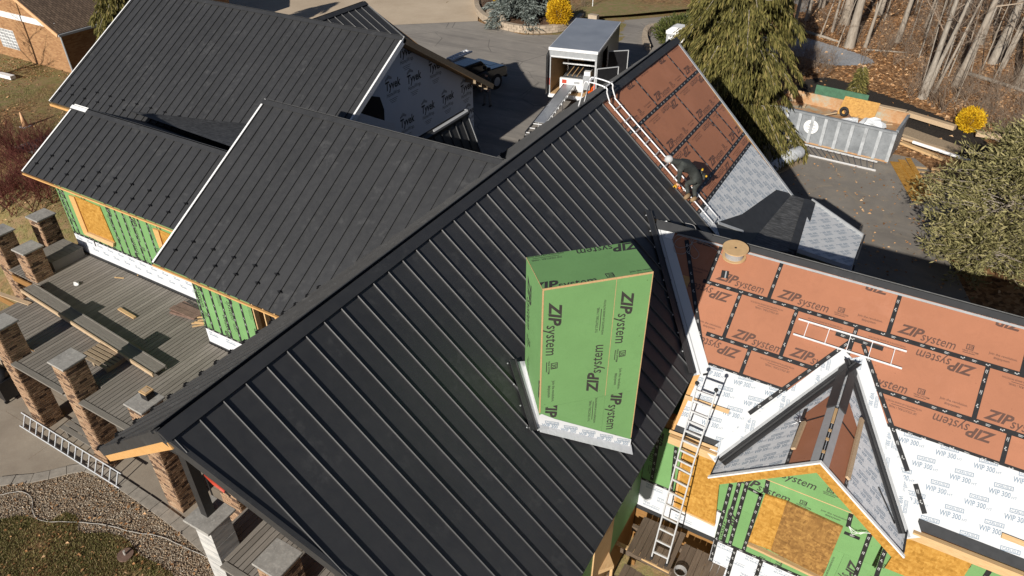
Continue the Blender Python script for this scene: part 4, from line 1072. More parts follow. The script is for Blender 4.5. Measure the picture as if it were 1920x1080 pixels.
# soffit of the rake on the far side, open rafters
for i in range(3):
    mb = MB(); y = 25.3+i*0.45; mb.box((XW+0.02, y, 8.66-(y-20.68)*tv-0.36), (-16.5, y+0.04, 8.66-(y-20.68)*tv-0.22)); mb.build('lookout', M['pallet'], w6)
# --- front gable of the main roof: beam, post
fg = part('front_gable', 'black timber frame under the front gable')
yg = 4.55
mb = MB(); mb.bar((RX-3.6, yg+0.35, RZ-3.6*tm-0.42), (RX+0.02, yg-0.35, RZ-0.42), 0.16, 0.28); mb.build('rafter', M['blackwood'], fg)
mb = MB(); mb.bar((RX+3.9, yg+0.4, RZ-3.9*tm-0.42), (RX, yg-0.35, RZ-0.42), 0.16, 0.28); mb.build('rafter', M['blackwood'], fg)
mb = MB(); mb.bar((RX-3.4, 5.0, 6.35), (RX-3.4, 10.0, 6.35), 0.2, 0.3); mb.bar((RX-3.3, 5.0, 6.0), (RX+3.4, 5.0, 6.0), 0.2, 0.3); mb.build('tie_beam', M['blackwood'], fg)
# ================================================================== GROUND
def sstep(t): t = max(0.0, min(1.0, t)); return t*t*(3-2*t)
def ground_z(x, y):
    # low garden in front (z = 0), level of the drive (2.05) behind; banked along the left side
    edge = 7.4 if x > -22 else 7.4 - 0.14*(x+22)*-1*0 + min(6.0, (-22-x)*0.22)
    t = sstep((y-edge)/4.2)
    z = GZ*t - 0.02
    if x > -24 and x < 8 and y > 6.9 and y < 14: z = min(z, GZ*sstep((y-10.5)/3.5)-0.02)
    z += 0.035*math.sin(x*0.9+y*0.4)*sstep((y-30)/20)
    if x > -9 and y > 44: z += 0.012*(y-44) + 0.10*math.sin(x*0.5)*math.sin(y*0.37)*sstep((y-46)/6)
    return z
def grid_axis(lo, hi, fine_lo, fine_hi, f, c):
    xs = []; x = lo
    while x < hi:
        xs.append(x); x += f if fine_lo <= x < fine_hi else c
    xs.append(hi); return xs
gx = grid_axis(-400, 400, -60, 40, 1.0, 20); gy = grid_axis(-200, 600, -4, 90, 1.0, 20)
mb = MB(); mb.v = [(x, y, ground_z(x, y)) for y in gy for x in gx]
nx = len(gx)
mb.f = [(j*nx+i, j*nx+i+1, (j+1)*nx+i+1, (j+1)*nx+i) for j in range(len(gy)-1) for i in range(nx-1)]; mb.m = [0]*len(mb.f)
struct(mb.build('ground', M['ground'], smooth=True))
def sheet_z(name, pts, z, mat, th=0.0):
    mb = MB(); pts = [(p[0], p[1]) for p in pts]
    if area(pts) < 0: pts = pts[::-1]
    if th: mb.prism([(x, y, z-th) for x, y in pts], (0, 0, th))
    else: mb.add([(x, y, z) for x, y in pts], [tuple(range(len(pts)))])
    return struct(mb.build(name, M[mat]))
def pz(pts, z): return [tuple(at_z(*p, z)[:2]) for p in pts]
def smooth_line(pts, n=6):                  # Catmull-Rom through points
    out = []
    P = [Vector((*p, 0)) if len(p) == 2 else Vector(p) for p in pts]
    for i in range(len(P)-1):
        a, b, c, d = P[max(i-1, 0)], P[i], P[i+1], P[min(i+2, len(P)-1)]
        for k in range(n):
            t = k/n
            out.append(0.5*((2*b)+(c-a)*t+(2*a-5*b+4*c-d)*t*t+(3*b-a-3*c+d)*t**3))
    out.append(P[-1]); return out
def sheet_g(name, poly, mat, step=0.14, up=0.02):     # a surface that follows the ground
    mb = MB(); xs = [p[0] for p in poly]; ys = [p[1] for p in poly]; x = min(xs)
    idx = {}
    def vid(i, j):
        if (i, j) not in idx:
            xx, yy = min(xs)+i*step, min(ys)+j*step; idx[(i, j)] = len(mb.v); mb.v.append((xx+random.uniform(-.04,.04), yy+random.uniform(-.04,.04), ground_z(xx, yy)+up))
        return idx[(i, j)]
    for i in range(int((max(xs)-min(xs))/step)+1):
        for j in range(int((max(ys)-min(ys))/step)+1):
            if inside(poly, min(xs)+(i+.5)*step, min(ys)+(j+.5)*step):
                mb.f.append((vid(i,j), vid(i+1,j), vid(i+1,j+1), vid(i,j+1))); mb.m.append(0)
    return struct(mb.build(name, M[mat], smooth=True))
def inside(poly, x, y):
    c = False; j = len(poly)-1
    for i in range(len(poly)):
        xi, yi = poly[i]; xj, yj = poly[j]
        if (yi > y) != (yj > y) and x < (xj-xi)*(y-yi)/(yj-yi)+xi: c = not c
        j = i
    return c
# drive: broad apron behind the house, lane leaving to the upper right, court on the right
drive = [(-36, 27), (-33.2, 39.9), (-28.3, 43.9), (-26.8, 43.2), (-24.0, 42.7), (-22.0, 43.8), (-21.0, 46.8), (-19.5, 49.2), (-16.5, 52.5), (-13, 58), (-8, 66), (-4, 66), (-10.5, 55), (-13.0, 50), (-13.8, 46), (-12.5, 42), (-9.0, 38), (-6.0, 36.5), (-6, 15.5), (-36, 15.5)]
sheet_z('driveway', drive, GZ+0.006, 'asphalt')
sheet_z('parking_court', [(-6.2, 15.5), (-6.2, 35.2), (0.6, 35.2), (2.6, 32.5), (3.0, 29.5), (2.2, 28.0), (3.5, 24), (14, 22), (14, 15.5)], GZ+0.010, 'asphalt_o')
sheet_z('gravel_lot', [(-60, 30), (-36, 27), (-33.2, 39.9), (-28.3, 43.9), (-29.1, 45.2), (-31.6, 49), (-32, 75), (-70, 75)], GZ+0.012, 'sand')
pathxy = [(p.x, p.y) for p in smooth_line(pz([(1400, 110), (1448, 100), (1500, 105), (1560, 122), (1635, 118), (1628, 108), (1600, 98), (1560, 86), (1500, 70), (1448, 64), (1400, 70)], 2.12))]
sheet_g('gravel_path', pathxy, 'path')
sheet_g('gravel_verge', pz([(1245, 45), (1290, 25), (1345, 12), (1360, 50), (1300, 55)], 2.1), 'path')
bedxy = [(p.x, p.y) for p in smooth_line(pz([(1480, 178), (1510, 150), (1560, 148), (1640, 172), (1720, 200), (1800, 235), (1850, 265), (1860, 290), (1780, 292), (1700, 262), (1600, 215)], 2.05))]
sheet_g('mulch_bed', bedxy, 'mulch')
# ---------------------------------------------------------------- garden in front: patio, pavers, gravel, lawn
curve_o = smooth_line([tuple(at_z(*p, 0)[:2]) for p in [(-160, 960), (-60, 925), (0, 912), (60, 906), (110, 895), (150, 885), (185, 895), (240, 930), (300, 972), (350, 1012), (400, 1058), (440, 1100)]], 8)
gar = [(p.x, p.y) for p in curve_o]
sheet_z('patio', gar + [(-3.0, 4.9), (-3.0, 11.2), (-27, 11.2), (-30, 6.5)], 0.004, 'patio')
pv = struct(sheet_z('paver_edging', [(p.x, p.y) for p in curve_o] + [(p.x+0.02, p.y+0.36) for p in curve_o[::-1]], 0.012, 'mortar'))
acc = 0.0
pts = [Vector((p.x, p.y, 0)) for p in curve_o]
dense = []
for i in range(len(pts)-1):
    for k in range(6): dense.append(pts[i].lerp(pts[i+1], k/6))
cum = [0]
for i in range(1, len(dense)): cum.append(cum[-1]+(dense[i]-dense[i-1]).length)
def along(s):
    for i in range(1, len(cum)):
        if cum[i] >= s: return dense[i-1].lerp(dense[i], (s-cum[i-1])/max(1e-6, cum[i]-cum[i-1])), (dense[i]-dense[i-1]).normalized()
    return dense[-1], (dense[-1]-dense[-2]).normalized()
s = 0.2
while s < cum[-1]-0.5:
    L = random.uniform(0.40, 0.52)
    (p, d), (q, e) = along(s+0.008), along(s+L-0.008)
    o = Vector((-d.y, d.x, 0)); o2 = Vector((-e.y, e.x, 0))
    if o.y < 0: o = -o
    if o2.y < 0: o2 = -o2
    mb = MB(); hz = 0.035+random.uniform(-0.004, 0.006)
    mb.prism([p+o*0.01, q+o2*0.01, q+o2*0.33, p+o*0.33], (0, 0, hz)); mb.build('paver', M['paver'], pv)
    s += L
# joints in the slab
mb = MB()
for x in (-19.5, -16.6, -13.4, -11.2): mb.box((x, 5.3, 0.0045), (x+0.012, 9, 0.0065))
for y in (6.1, 7.3): mb.box((-22, y, 0.0045), (-9, y+0.012, 0.0065))
# paved strips between the piers
pt = struct(mb.build('patio_joints', M['mortar']))
bedpoly = [(p.x, p.y-0.0) for p in curve_o] + [(-8, 1), (-24, -2), (-32, 0)]
sheet_z('gravel_bed', bedpoly, 0.002, 'gravel')
def inside(poly, x, y):
    c = False; j = len(poly)-1
    for i in range(len(poly)):
        xi, yi = poly[i]; xj, yj = poly[j]
        if (yi > y) != (yj > y) and x < (xj-xi)*(y-yi)/(yj-yi)+xi: c = not c
        j = i
    return c
lawn = [(p.x, p.y) for p in smooth_line(pz([(-60, 985), (0, 975), (40, 968), (90, 978), (120, 962), (145, 970), (150, 998), (200, 1000), (238, 1012), (262, 1040), (300, 1062), (330, 1095), (260, 1180), (-60, 1180)], 0))]
sheet_z('lawn', lawn, 0.008, 'ground')
random.seed(11)
mb = MB()
ico = [(0, 0, 1), (0.9, 0, 0.1), (-0.45, 0.8, 0.15), (-0.5, -0.75, 0.1), (0.1, 0.2, -0.6)]
n = 0
while n < 14000:
    x, y = random.uniform(-24, -9.5), random.uniform(1.8, 7.2)
    if not inside(bedpoly, x, y) or inside(lawn, x, y): continue
    s_ = random.uniform(0.010, 0.027)*(1.5 if random.random() < 0.08 else 1); a = random.uniform(0, 6.3); ca, sa = math.cos(a), math.sin(a)
    fl = random.uniform(0.5, 0.9)
    vs = [(x+(ca*px-sa*py*0.8)*s_, y+(sa*px+ca*py*0.8)*s_, 0.004+s_*0.4+pzz*s_*fl) for px, py, pzz in ico]
    mb.add(vs, [(0, 1, 2), (0, 2, 3), (0, 3, 1), (1, 4, 2), (2, 4, 3), (3, 4, 1)]); n += 1
tag(mb.build('gravel', M['pebble']), 'brown and grey river gravel between patio edge and lawn', 'gravel', kind='stuff')
def grass_patch(name, poly, bounds, count, h, zf, label, mat='blade', keep=None, seed=3):
    rg = random.Random(seed); mb = MB(); n = 0; tries = 0
    while n < count and tries < count*12:
        tries += 1
        x, y = rg.uniform(bounds[0], bounds[1]), rg.uniform(bounds[2], bounds[3])
        if poly and not inside(poly, x, y): continue
        if keep and not keep(x, y, rg): continue
        a = rg.uniform(0, 6.28); hh = h*rg.uniform(0.5, 1.3); lean = rg.uniform(0.1, 0.6)*hh; wd = rg.uniform(0.006, 0.013)
        z = zf(x, y); dx, dy = math.cos(a), math.sin(a)
        mb.add([(x-dy*wd, y+dx*wd, z), (x+dy*wd, y-dx*wd, z), (x+dx*lean, y+dy*lean, z+hh)], [(0, 1, 2)]); n += 1
    return tag(mb.build(name, M[mat]), label, 'grass', kind='stuff')
patchy = lambda x, y, rg: (math.sin(x*1.7+1.3)*math.sin(y*2.1)+math.sin(x*0.8-y*1.1)) > rg.uniform(-0.6, 0.8)
grass_patch('grass', lawn, (-22, -12.5, 1.5, 5.5), 22000, 0.06, lambda x, y: 0.008, 'thin patchy winter grass beside the gravel bed', keep=patchy)
grass_patch('grass', None, (-46, -26, 9, 26), 26000, 0.10, lambda x, y: ground_z(x, y), 'faded lawn grass with fallen leaves left of the house', keep=patchy, seed=5)
# fallen leaves on the left lawn and in the woods
def litter(name, bounds, count, label, zf, keep=None, size=0.06, seed=1):
    rg = random.Random(seed); mb = MB(); n = 0
    while n < count:
        x, y = rg.uniform(bounds[0], bounds[1]), rg.uniform(bounds[2], bounds[3])
        if keep and not keep(x, y, rg): continue
        a = rg.uniform(0, 6.28); s = size*rg.uniform(0.6, 1.5); z = zf(x, y)+0.01; ca, sa = math.cos(a)*s, math.sin(a)*s
        t1, t2 = rg.uniform(0, s), rg.uniform(0, s*1.2)
        mb.add([(x+ca, y+sa, z+t1*0.3), (x-sa*0.6, y+ca*0.6, z+t1), (x-ca, y-sa, z+t2*0.4), (x+sa*0.6, y-ca*0.6, z+t2)], [(0, 1, 2, 3)]); n += 1
    return tag(mb.build(name, M['leaf_litter']), label, 'leaves', kind='stuff')
def zg(x, y): return max(ground_z(x, y), -0.01)
litter('leaf_litter', (-50, -27, 9, 30), 9000, 'dry brown leaves scattered over the left lawn', zg, lambda x, y, r: math.sin(x*0.5)*math.cos(y*0.6) > r.uniform(-0.6, 0.8), 0.05, 2)
def woods_keep(x, y, r):
    if x < -13.5+0.9*(y-46) and y > 50 and x < -9: return False
    if inside(bedxy, x, y): return r.random() < 0.03
    if inside(pathxy, x, y): return r.random() < 0.05
    return True
litter('leaf_litter', (-9.5, 26, 35.5, 82), 42000, 'thick rust brown leaf litter on the woodland floor', zg, woods_keep, 0.085, 3)
litter('leaf_litter', (-5.5, 4.5, 24, 35.5), 700, 'stray dry leaves blown over the parking court', lambda x, y: GZ+0.012, None, 0.05, 9)
litter('leaf_litter', (-20, -9.5, 2.4, 6.2), 420, 'few dry leaves caught on the gravel and lawn by the patio', lambda x, y: 0.04, lambda x, y, r: inside(bedpoly, x, y), 0.04, 10)
# ================================================================== DECK
deck = thing('deck', 'weathered grey timber deck along the left side of the house', 'deck', (-17, 8.5, DZ))
bw, bt = 0.14, 0.035
def deck_front(x):
    if -20.1 < x < -17.7: return 6.42
    if -17.0 < x < -14.65: return 6.42
    if x <= -20.8: return 6.42
    if x < -10.6: return 6.95
    return 4.90
x = -24.9; i = 0
while x < -3.4:
    y0 = deck_front(x+0.07); y1 = 10.93 if x < -16.1 else 9.72
    if x < -23.0: y0 = max(y0, 9.0)
    cuts = [y0, y1] if i % 3 else [y0, y0+(y1-y0)*(0.35+0.3*random.random()), y1]
    for c0, c1 in zip(cuts, cuts[1:]):
        if c1-c0 < 0.15: continue
        mb = MB(); zz = DZ+random.uniform(-0.003, 0.002); mb.box((x+0.006, c0+0.002, zz-bt), (x+bw-0.006, c1-0.002, zz)); mb.build('deck_board', M['deck'], deck)
    x += bw+0.006; i += 1
mb = MB()
for y in (7.1, 8.0, 8.9, 9.6): mb.box((-24.6, y, DZ-0.28), (-3.5, y+0.04, DZ-0.045))
mb.box((-10.5, 5.1, DZ-0.28), (-3.5, 5.14, DZ-0.045)); mb.build('joists', M['stud'], deck)
for xa_, xb_, yy in ((-20.12, -17.72, 6.41), (-17.02, -14.66, 6.41), (-24.6, -20.8, 6.41), (-9.92, -8.7, 4.885), (-7.85, -3.5, 4.885)):
    mb = MB(); mb.box((xa_, yy-0.16, DZ-0.045), (xb_, yy-0.005, DZ+0.012)); mb.build('edge_board', M['grey_x'], deck)
    mb = MB(); mb.box((xa_, yy-0.03, DZ-0.32), (xb_, yy-0.004, DZ-0.046)); mb.build('rim_joist', M['grey_x'], deck)
mb = MB(); mb.box((-24.45, 9.75, DZ+0.001), (-23.45, 10.85, DZ+0.33)); mb.build('step_box', M['grey_x'], deck)
for k in range(7):
    mb = MB(); yy = 9.72+k*0.165; mb.box((-24.5, yy, DZ+0.332), (-23.4, yy+0.155, DZ+0.365)); mb.build('step_board', M['grey_x'], deck)
# posts carrying the deck over the patio
for xx, yy in ((-22, 8), (-19, 8), (-16, 8), (-13, 8), (-9, 8), (-6, 8)):
    mb = MB(); mb.box((xx-0.08, yy-0.08, 0), (xx+0.08, yy+0.08, DZ-0.285)); mb.build('post', M['stud'], deck)
# ================================================================== BRICK PIERS
_bm = None
def brick_mesh():
    global _bm
    if _bm is None:
        mb = MB(); mb.box((-0.097, -0.05, -0.0285), (0.097, 0.05, 0.0285)); o = mb.build('brick', M['brick']); _bm = o.data; bpy.data.objects.remove(o)
    return _bm
def brick_face(x0, y0, L, z0, z1, axis, parent, out, rg):
    bm_ = brick_mesh(); row = 0; z = z0+0.036
    while z < z1-0.02:
        off = 0.0 if row % 2 else 0.105; pos = -off
        while pos < L-0.02:
            a = max(pos, 0.0)+0.004; b = min(pos+0.21, L)-0.004
            if b-a > 0.04:
                s = (b-a)/0.194; c = (a+b)/2; pr = rg.uniform(-0.004, 0.006)
                if axis == 'x': Mx = Matrix.Translation((x0+c, y0+out*(pr-0.03), z))
                else: Mx = Matrix.Translation((x0+out*(pr-0.03), y0+c, z)) @ Matrix.Rotation(math.pi/2, 4, 'Z')
                link('brick', bm_, parent, Mx @ Matrix.Diagonal((s, 0.8, 1, 1)))
            pos += 0.21
        z += 0.073; row += 1
def cap_stone(cx, cy, z, sz, parent, mat='stone'):
    mb = MB(); q = sz/2; r = random.uniform
    lo = [(cx-q, cy-q), (cx+q, cy-q), (cx+q, cy+q), (cx-q, cy+q)]
    lo = [(x+r(-.008, .008), y+r(-.008, .008)) for x, y in lo]
    mb.add([(x, y, z-0.055) for x, y in lo]+[(x, y, z-0.012) for x, y in lo]+[(cx+(x-cx)*0.975, cy+(y-cy)*0.975, z) for x, y in lo],
           [(3,2,1,0)]+[(i,(i+1)%4,4+(i+1)%4,4+i) for i in range(4)]+[(4+i,4+(i+1)%4,8+(i+1)%4,8+i) for i in range(4)]+[(8,9,10,11)])
    return mb.build('cap', M[mat], parent)
def brick_pier(label, cx, cy, sz, z0, z1, group='brick piers along the deck', cap=True, bot=None):
    t = thing('brick_pier', label, 'pier', (cx, cy, z0), group)
    q = sz/2; rg = random.Random(hash((round(cx, 1), round(cy, 1))) % 999)
    mb = MB(); mb.box((cx-q+0.008, cy-q+0.008, z0), (cx+q-0.008, cy+q-0.008, z1-0.056)); mb.build('mortar_core', M['mortar'], t)
    top = z1-0.056 if cap else z1
    s0 = max(z0, bot) if bot is not None else z0
    brick_face(cx-q, cy-q, sz, s0, top, 'x', t, -1, rg); brick_face(cx+q, cy-q, sz, s0, top, 'y', t, 1, rg)
    if cap: cap_stone(cx, cy, z1, sz+0.10, t)
    return t
CZ = 3.85
brick_pier('tall brick pier at the left frame edge beside the deck, above the ladder', -20.46, 6.60, 0.58, 0, CZ)
brick_pier('tall brick pier with pale stone cap in front of the wooden pallet', -17.38, 6.60, 0.58, 0, CZ)
brick_pier('brick pier carrying a small upturned box on its grey stone cap', -14.30, 6.60, 0.58, 0, CZ)
brick_pier('brick pier standing under the gable peak behind the black post', -14.02, 6.42, 0.62, 0, 3.3, cap=False) if False else None
brick_pier('capped brick pier on the far deck corner in front of the grey steps', -23.60, 9.32, 0.58, 1.0, CZ)
brick_pier('farthest brick pier, half shaded, near the lower wing corner', -25.25, 10.80, 0.60, 0.8, CZ)
brick_pier('brick pier cut by the left frame edge beyond the deck steps', -25.45, 9.45, 0.60, 0.8, CZ)
brick_pier('broad brick pier with pale stone cap below the metal roof edge', -8.28, 5.04, 0.58, 0, CZ)
brick_pier('uncapped brick pier on the patio left of the black post', -12.05, 6.90, 0.62, 0, 5.2, cap=False)
brick_pier('small low brick pier partly hidden beneath the front roof edge', -9.9, 7.2, 0.5, 0, DZ+0.5)
# stone clad pier with the black post
t = thing('stone_pier', 'pale striped stone pier with slab cap under the black post', 'pier', (-10.24, 5.08, 0))
z = 0.0; kk = 0
while z < CZ-0.09:
    hgt = min(random.uniform(0.30, 0.42), CZ-0.075-z)
    mb = MB(); q = 0.255+random.uniform(-0.003, 0.004); mb.box((-10.24-q, 5.08-q, z+0.002), (-10.24+q, 5.08+q, z+hgt-0.002)); mb.build('stone_block', M['stone_s'], t); z += hgt
mb = MB(); mb.box((-10.24-0.245, 5.08-0.245, 0), (-10.24+0.245, 5.08+0.245, CZ-0.08)); mb.build('core', M['mortar'], t)
cap_stone(-10.24, 5.08, CZ, 0.74, t)
mb = MB(); mb.box((-10.40, 5.0, CZ), (-10.20, 5.20, 6.75)); mb.build('post', M['blackwood'], fg)
# ================================================================== LADDERS
def ladder(name, label, a0, a1, b0, b1, rungs, mat='alu', rail=(0.03, 0.075), rung=0.016, flat=False, group='ladders on the site', parent=None, up=(0,0,1), rail_mat=None, double=False, foot=False):
    """rail a0->a1, rail b0->b1"""
    a0, a1, b0, b1 = map(Vector, (a0, a1, b0, b1))
    t = thing(name, label, 'ladder', tuple((a0+b0)/2), group)
    n = (a1-a0).cross(b0-a0).normalized()
    for p, q in ((a0, a1), (b0, b1)):
        mb = MB(); mb.bar(p, q, rail[0], rail[1], up=n); mb.build('rail', M[rail_mat or mat], t)
    for i in range(rungs):
        f = (i+0.5)/rungs
        p, q = a0.lerp(a1, f), b0.lerp(b1, f)
        mb = MB(); mb.bar(p, q, rung*2, rung*2 if not flat else rung, up=n); mb.build('rung', M[mat], t)
    if foot:
        for p in (a0, b0):
            mb = MB(); mb.box((p.x-0.03, p.y-0.05, p.z-0.02), (p.x+0.03, p.y+0.05, p.z+0.06)); mb.build('foot', M['rubber'], t)
    return t
# aluminium ladder lying on edge along the foot of the piers
ladder('ladder', 'aluminium ladder lying along the foot of the brick piers on the patio', (-20.95, 5.97, 0.05), (-16.2, 5.97, 0.05), (-21.05, 6.20, 0.36), (-16.30, 6.20, 0.36), 15, rail=(0.03, 0.07), rung=0.017)
# extension ladder against the wing eave
PZ = 1.80
e0 = at_z(1222, 1045, PZ+0.03)
lp0 = Vector((0, e0.y, PZ+0.03)); ldir = Vector((0, 11.02-e0.y, 4.86-PZ-0.03)).normalized(); ln = Vector((0, -ldir.z, ldir.y))
L_ = lambda px, py, h=0.0: on_plane(px, py, lp0+ln*h, ln)
ladder('extension_ladder', 'aluminium extension ladder leaning on the right wing eave above the wooden platform', L_(1222, 1045), L_(1270, 862), L_(1250, 1058), L_(1299, 878), 8, rail=(0.028, 0.085), rung=0.02, group=None, foot=True)
fly = ladder('extension_ladder', 'upper fly section of the ladder, its top standing above the white underlayment', L_(1268, 870, 0.07), L_(1307, 722, 0.07), L_(1296, 884, 0.07), L_(1343, 735, 0.07), 8, rail=(0.028, 0.08), rung=0.02, group=None)
for c in (L_(1307, 718, 0.07), L_(1343, 731, 0.07)):
    mb = MB(); mb.ball(c, 0.045); mb.build('end_cap', M['rubber'], fly)
# white ladder lying on the orange boards above the dormer
f_ = lambda px, py: RS.P(*RS.L(px, py), 0.06)
ladder('roof_ladder', 'short white ladder lying flat on the orange boards above the dormer', f_(1497, 600), f_(1699, 661), f_(1487, 628), f_(1690, 693), 5, mat='alu_w', rail=(0.032, 0.03), rung=0.007)
# hook ladder over the main ridge
t = thing('hook_ladder', 'white tubular hook ladder hung over the main ridge beside the roofer', 'ladder', tuple(ME.P(17.2, 2.4, 0)), 'ladders on the site')
for y in (17.02, 17.38):
    pts = [ME.P(y, 4.55, 0.07), ME.P(y, 2.5, 0.07), ME.P(y, 0.50, 0.07), ME.P(y, 0.30, 0.10), Vector((RX+0.20, y, RZ+0.10)), Vector((RX+0.15, y, RZ+0.24)), Vector((RX-0.32, y, RZ+0.30)), Vector((RX-0.46, y, RZ+0.24)), Vector((RX-0.52, y, RZ-0.10)), MW.P(-y, 0.72, 0.06)]
    mb = MB(); mb.tube([p for p in smooth_line([tuple(p) for p in pts], 4)], 0.019, 8); mb.build('rail', M['alu_w'], t, True)
for i in range(11):
    mb = MB(); b = 0.55+i*0.395; mb.tube([ME.P(16.97, b, 0.07), ME.P(17.43, b, 0.07)], 0.017, 6); mb.build('rung', M['alu'], t)
for p in ((RX+0.14, RZ+0.25), (RX-0.34, RZ+0.30)):
    mb = MB(); mb.tube([(p[0], 16.96, p[1]), (p[0], 17.45, p[1])], 0.02, 6); mb.build('rung', M['alu_w'], t)
# ================================================================== ON THE DECK
t = thing('timber_channel', 'long weathered timber channel of planks lying across the deck', 'timber', (-19.5, 8.3, DZ))
A, B = Vector((-23.1, 8.62, DZ)), Vector((-16.05, 8.10, DZ)); d = (B-A).normalized(); o = Vector((-d.y, d.x, 0))
for s_, nm in ((-0.20, 'edge_plank'), (0.20, 'edge_plank')):
    mb = MB(); mb.bar(A+o*s_+Vector((0,0,.14)), B+o*s_+Vector((0,0,.14)), 0.04, 0.13); mb.build(nm, M['timber'] if s_ < 0 else M['grey_x'], t)
for s_ in (-0.115, 0.01, 0.13):
    mb = MB(); mb.bar(A+o*s_+Vector((0,0,.165)), B+o*s_+Vector((0,0,.165)), 0.118, 0.035); mb.build('floor_plank', M['grey_x'], t)
for f in (0.06, 0.5, 0.94):
    mb = MB(); p = A.lerp(B, f); mb.bar(p-o*0.2+Vector((0,0,.035)), p+o*0.2+Vector((0,0,.035)), 0.12, 0.06); mb.build('block', M['grey_x'], t)
t = thing('pallet', 'old wooden pallet on the deck beside the capped pier', 'pallet', (-18.0, 7.9, DZ))
for k in range(9):
    mb = MB(); y = 7.40+k*0.128; mb.box((-18.6, y, DZ+0.12), (-17.4, y+0.088, DZ+0.145)); mb.build('slat', M['pallet'], t)
for x in (-18.6, -18.05, -17.49):
    mb = MB(); mb.box((x, 7.40, DZ+0.005), (x+0.09, 8.51, DZ+0.119)); mb.build('stringer', M['pallet'], t)
mb = MB(); mb.bar((-19.72, 9.46, DZ+0.03), (-18.88, 9.40, DZ+0.03), 0.10, 0.045); tag(mb.build('lumber_offcut', M['lumber']), 'fresh yellow lumber offcut lying alone on the deck', 'lumber')
t = thing('board_stack', 'small stack of dark brown boards by the green wall', 'boards', (-17.7, 10.5, DZ))
for k in range(6):
    mb = MB(); a = random.uniform(-0.12, 0.12); zz = DZ+0.02+0.045*(k//2); yy = 10.28+0.24*(k % 2)+random.uniform(-.04, .04)
    mb.bar((-18.25+random.uniform(-.1, .1), yy+a, zz), (-17.2+random.uniform(-.1, .1), yy-a*0.3, zz), 0.20, 0.035); mb.build('board', M['brownslab'], t)
t = thing('wood_scraps', 'pile of pale split wood scraps near the green wall', 'wood', (-17.0, 10.1, DZ))
for k in range(5):
    mb = MB(); a = random.uniform(0.2, 0.9); p = Vector((-17.1+random.uniform(-.1, .15), 10.0+0.08*k, DZ+0.02+0.02*k)); mb.bar(p, p+Vector((0.34*math.cos(a), 0.34*math.sin(a), 0.02)), 0.05, 0.03); mb.build('scrap', M['lumber'], t)
def crumple(name, c, s, mat, label, cat):
    mb = MB(); mb.ball(c, s, 0, 8, 5, (1.3, 0.8, 0.55), 0.35); return tag(mb.build(name, M[mat]), label, cat)
crumple('paper_scrap', (-22.1, 9.62, DZ+0.04), 0.09, 'white', 'crumpled white paper scrap on the open deck', 'paper')
mb = MB(); p = at_z(222, 523, DZ+0.01); mb.bar((p.x-.2, p.y, DZ+.008), (p.x+.12, p.y+.12, DZ+.008), 0.05, 0.012); tag(mb.build('wood_chip', M['lumber']), 'thin pale wood sliver near the white wall band', 'wood')
mb = MB(); p = at_z(270, 515, DZ+0.06); mb.bar((p.x-.22, p.y-.1, DZ+.03), (p.x+.1, p.y+.16, DZ+.18), 0.05, 0.03); tag(mb.build('lumber_offcut', M['lumber']), 'short offcut leaning on the black base strip of the wall', 'lumber')
mb = MB(); p = at_z(20, 560, DZ+0.03); mb.bar((p.x-.9, p.y-.05, DZ+.02), (p.x+.8, p.y+.15, DZ+.02), 0.14, 0.03); tag(mb.build('loose_plank', M['timber']), 'loose pale plank lying on the deck at the left frame edge', 'plank')
t = thing('wooden_box', 'small open wooden box standing on a pier cap', 'box', (-14.28, 6.72, CZ))
mb = MB(); mb.box((-14.41, 6.62, CZ), (-14.17, 6.84, CZ+0.20)); mb.build('box_body', M['darkgap'], t)
mb = MB(); mb.box((-14.42, 6.61, CZ+0.201), (-14.16, 6.85, CZ+0.235)); mb.build('box_lid', M['kraft'], t)
mb = MB(); mb.box((-14.37, 6.66, CZ+0.236), (-14.21, 6.80, CZ+0.245)); mb.build('box_panel', M['timber'], t)
# ================================================================== ON THE PATIO
t = thing('slatted_bench', 'low slatted grey bench between the piers on the patio', 'bench', (-18.2, 6.6, 0))
for k in range(5):
    mb = MB(); y = 6.05+k*0.19; mb.box((-19.5, y+0.35, 0.30), (-17.75, y+0.50, 0.335)); mb.build('slat', M['grey_x'], t)
for x in (-19.3, -18.0):
    mb = MB(); mb.box((x, 6.42, 0.005), (x+0.08, 7.28, 0.299)); mb.build('leg', M['grey_x'], t)
t = thing('wooden_crate', 'dark wooden crate with a yellow side tucked behind a pier', 'crate', (-19.2, 7.4, 0))
mb = MB(); mb.box((-19.55, 7.35, 0.0), (-18.9, 7.9, 0.55)); mb.build('crate_body', M['stud'], t)
mb = MB(); mb.box((-19.56, 7.30, 0.05), (-18.9, 7.348, 0.58)); mb.build('crate_side', M['yellow'], t)
t = thing('grill', 'black barbecue grill in the shade at the left frame edge', 'grill', (-22.6, 6.6, 0))
mb = MB(); mb.box((-23.2, 6.3, 0.15), (-22.2, 6.9, 0.85)); mb.build('cabinet', M['black'], t)
mb = MB(); mb.tube([(-23.15, 6.62, 0.98), (-22.25, 6.62, 0.98)], 0.24, 12); mb.build('hood', M['black'], t, True)
mb = MB(); mb.tube([(-23.1, 6.32, 1.02), (-22.3, 6.32, 1.02)], 0.018, 6); mb.build('handle', M['alu'], t)
for x, y in ((-23.1, 6.35), (-22.3, 6.35), (-23.1, 6.85), (-22.3, 6.85)):
    mb = MB(); mb.tube([(x-.02, y, 0.075), (x+.02, y, 0.075)], 0.075, 10); mb.build('wheel', M['rubber'], t)
t = thing('brick_counter', 'low stone topped brick counter at the left frame edge', 'counter', (-21.9, 6.8, 0))
mb = MB(); mb.box((-23.6, 7.0, 0), (-21.75, 7.6, 1.14)); mb.build('mortar_core', M['mortar'], t)
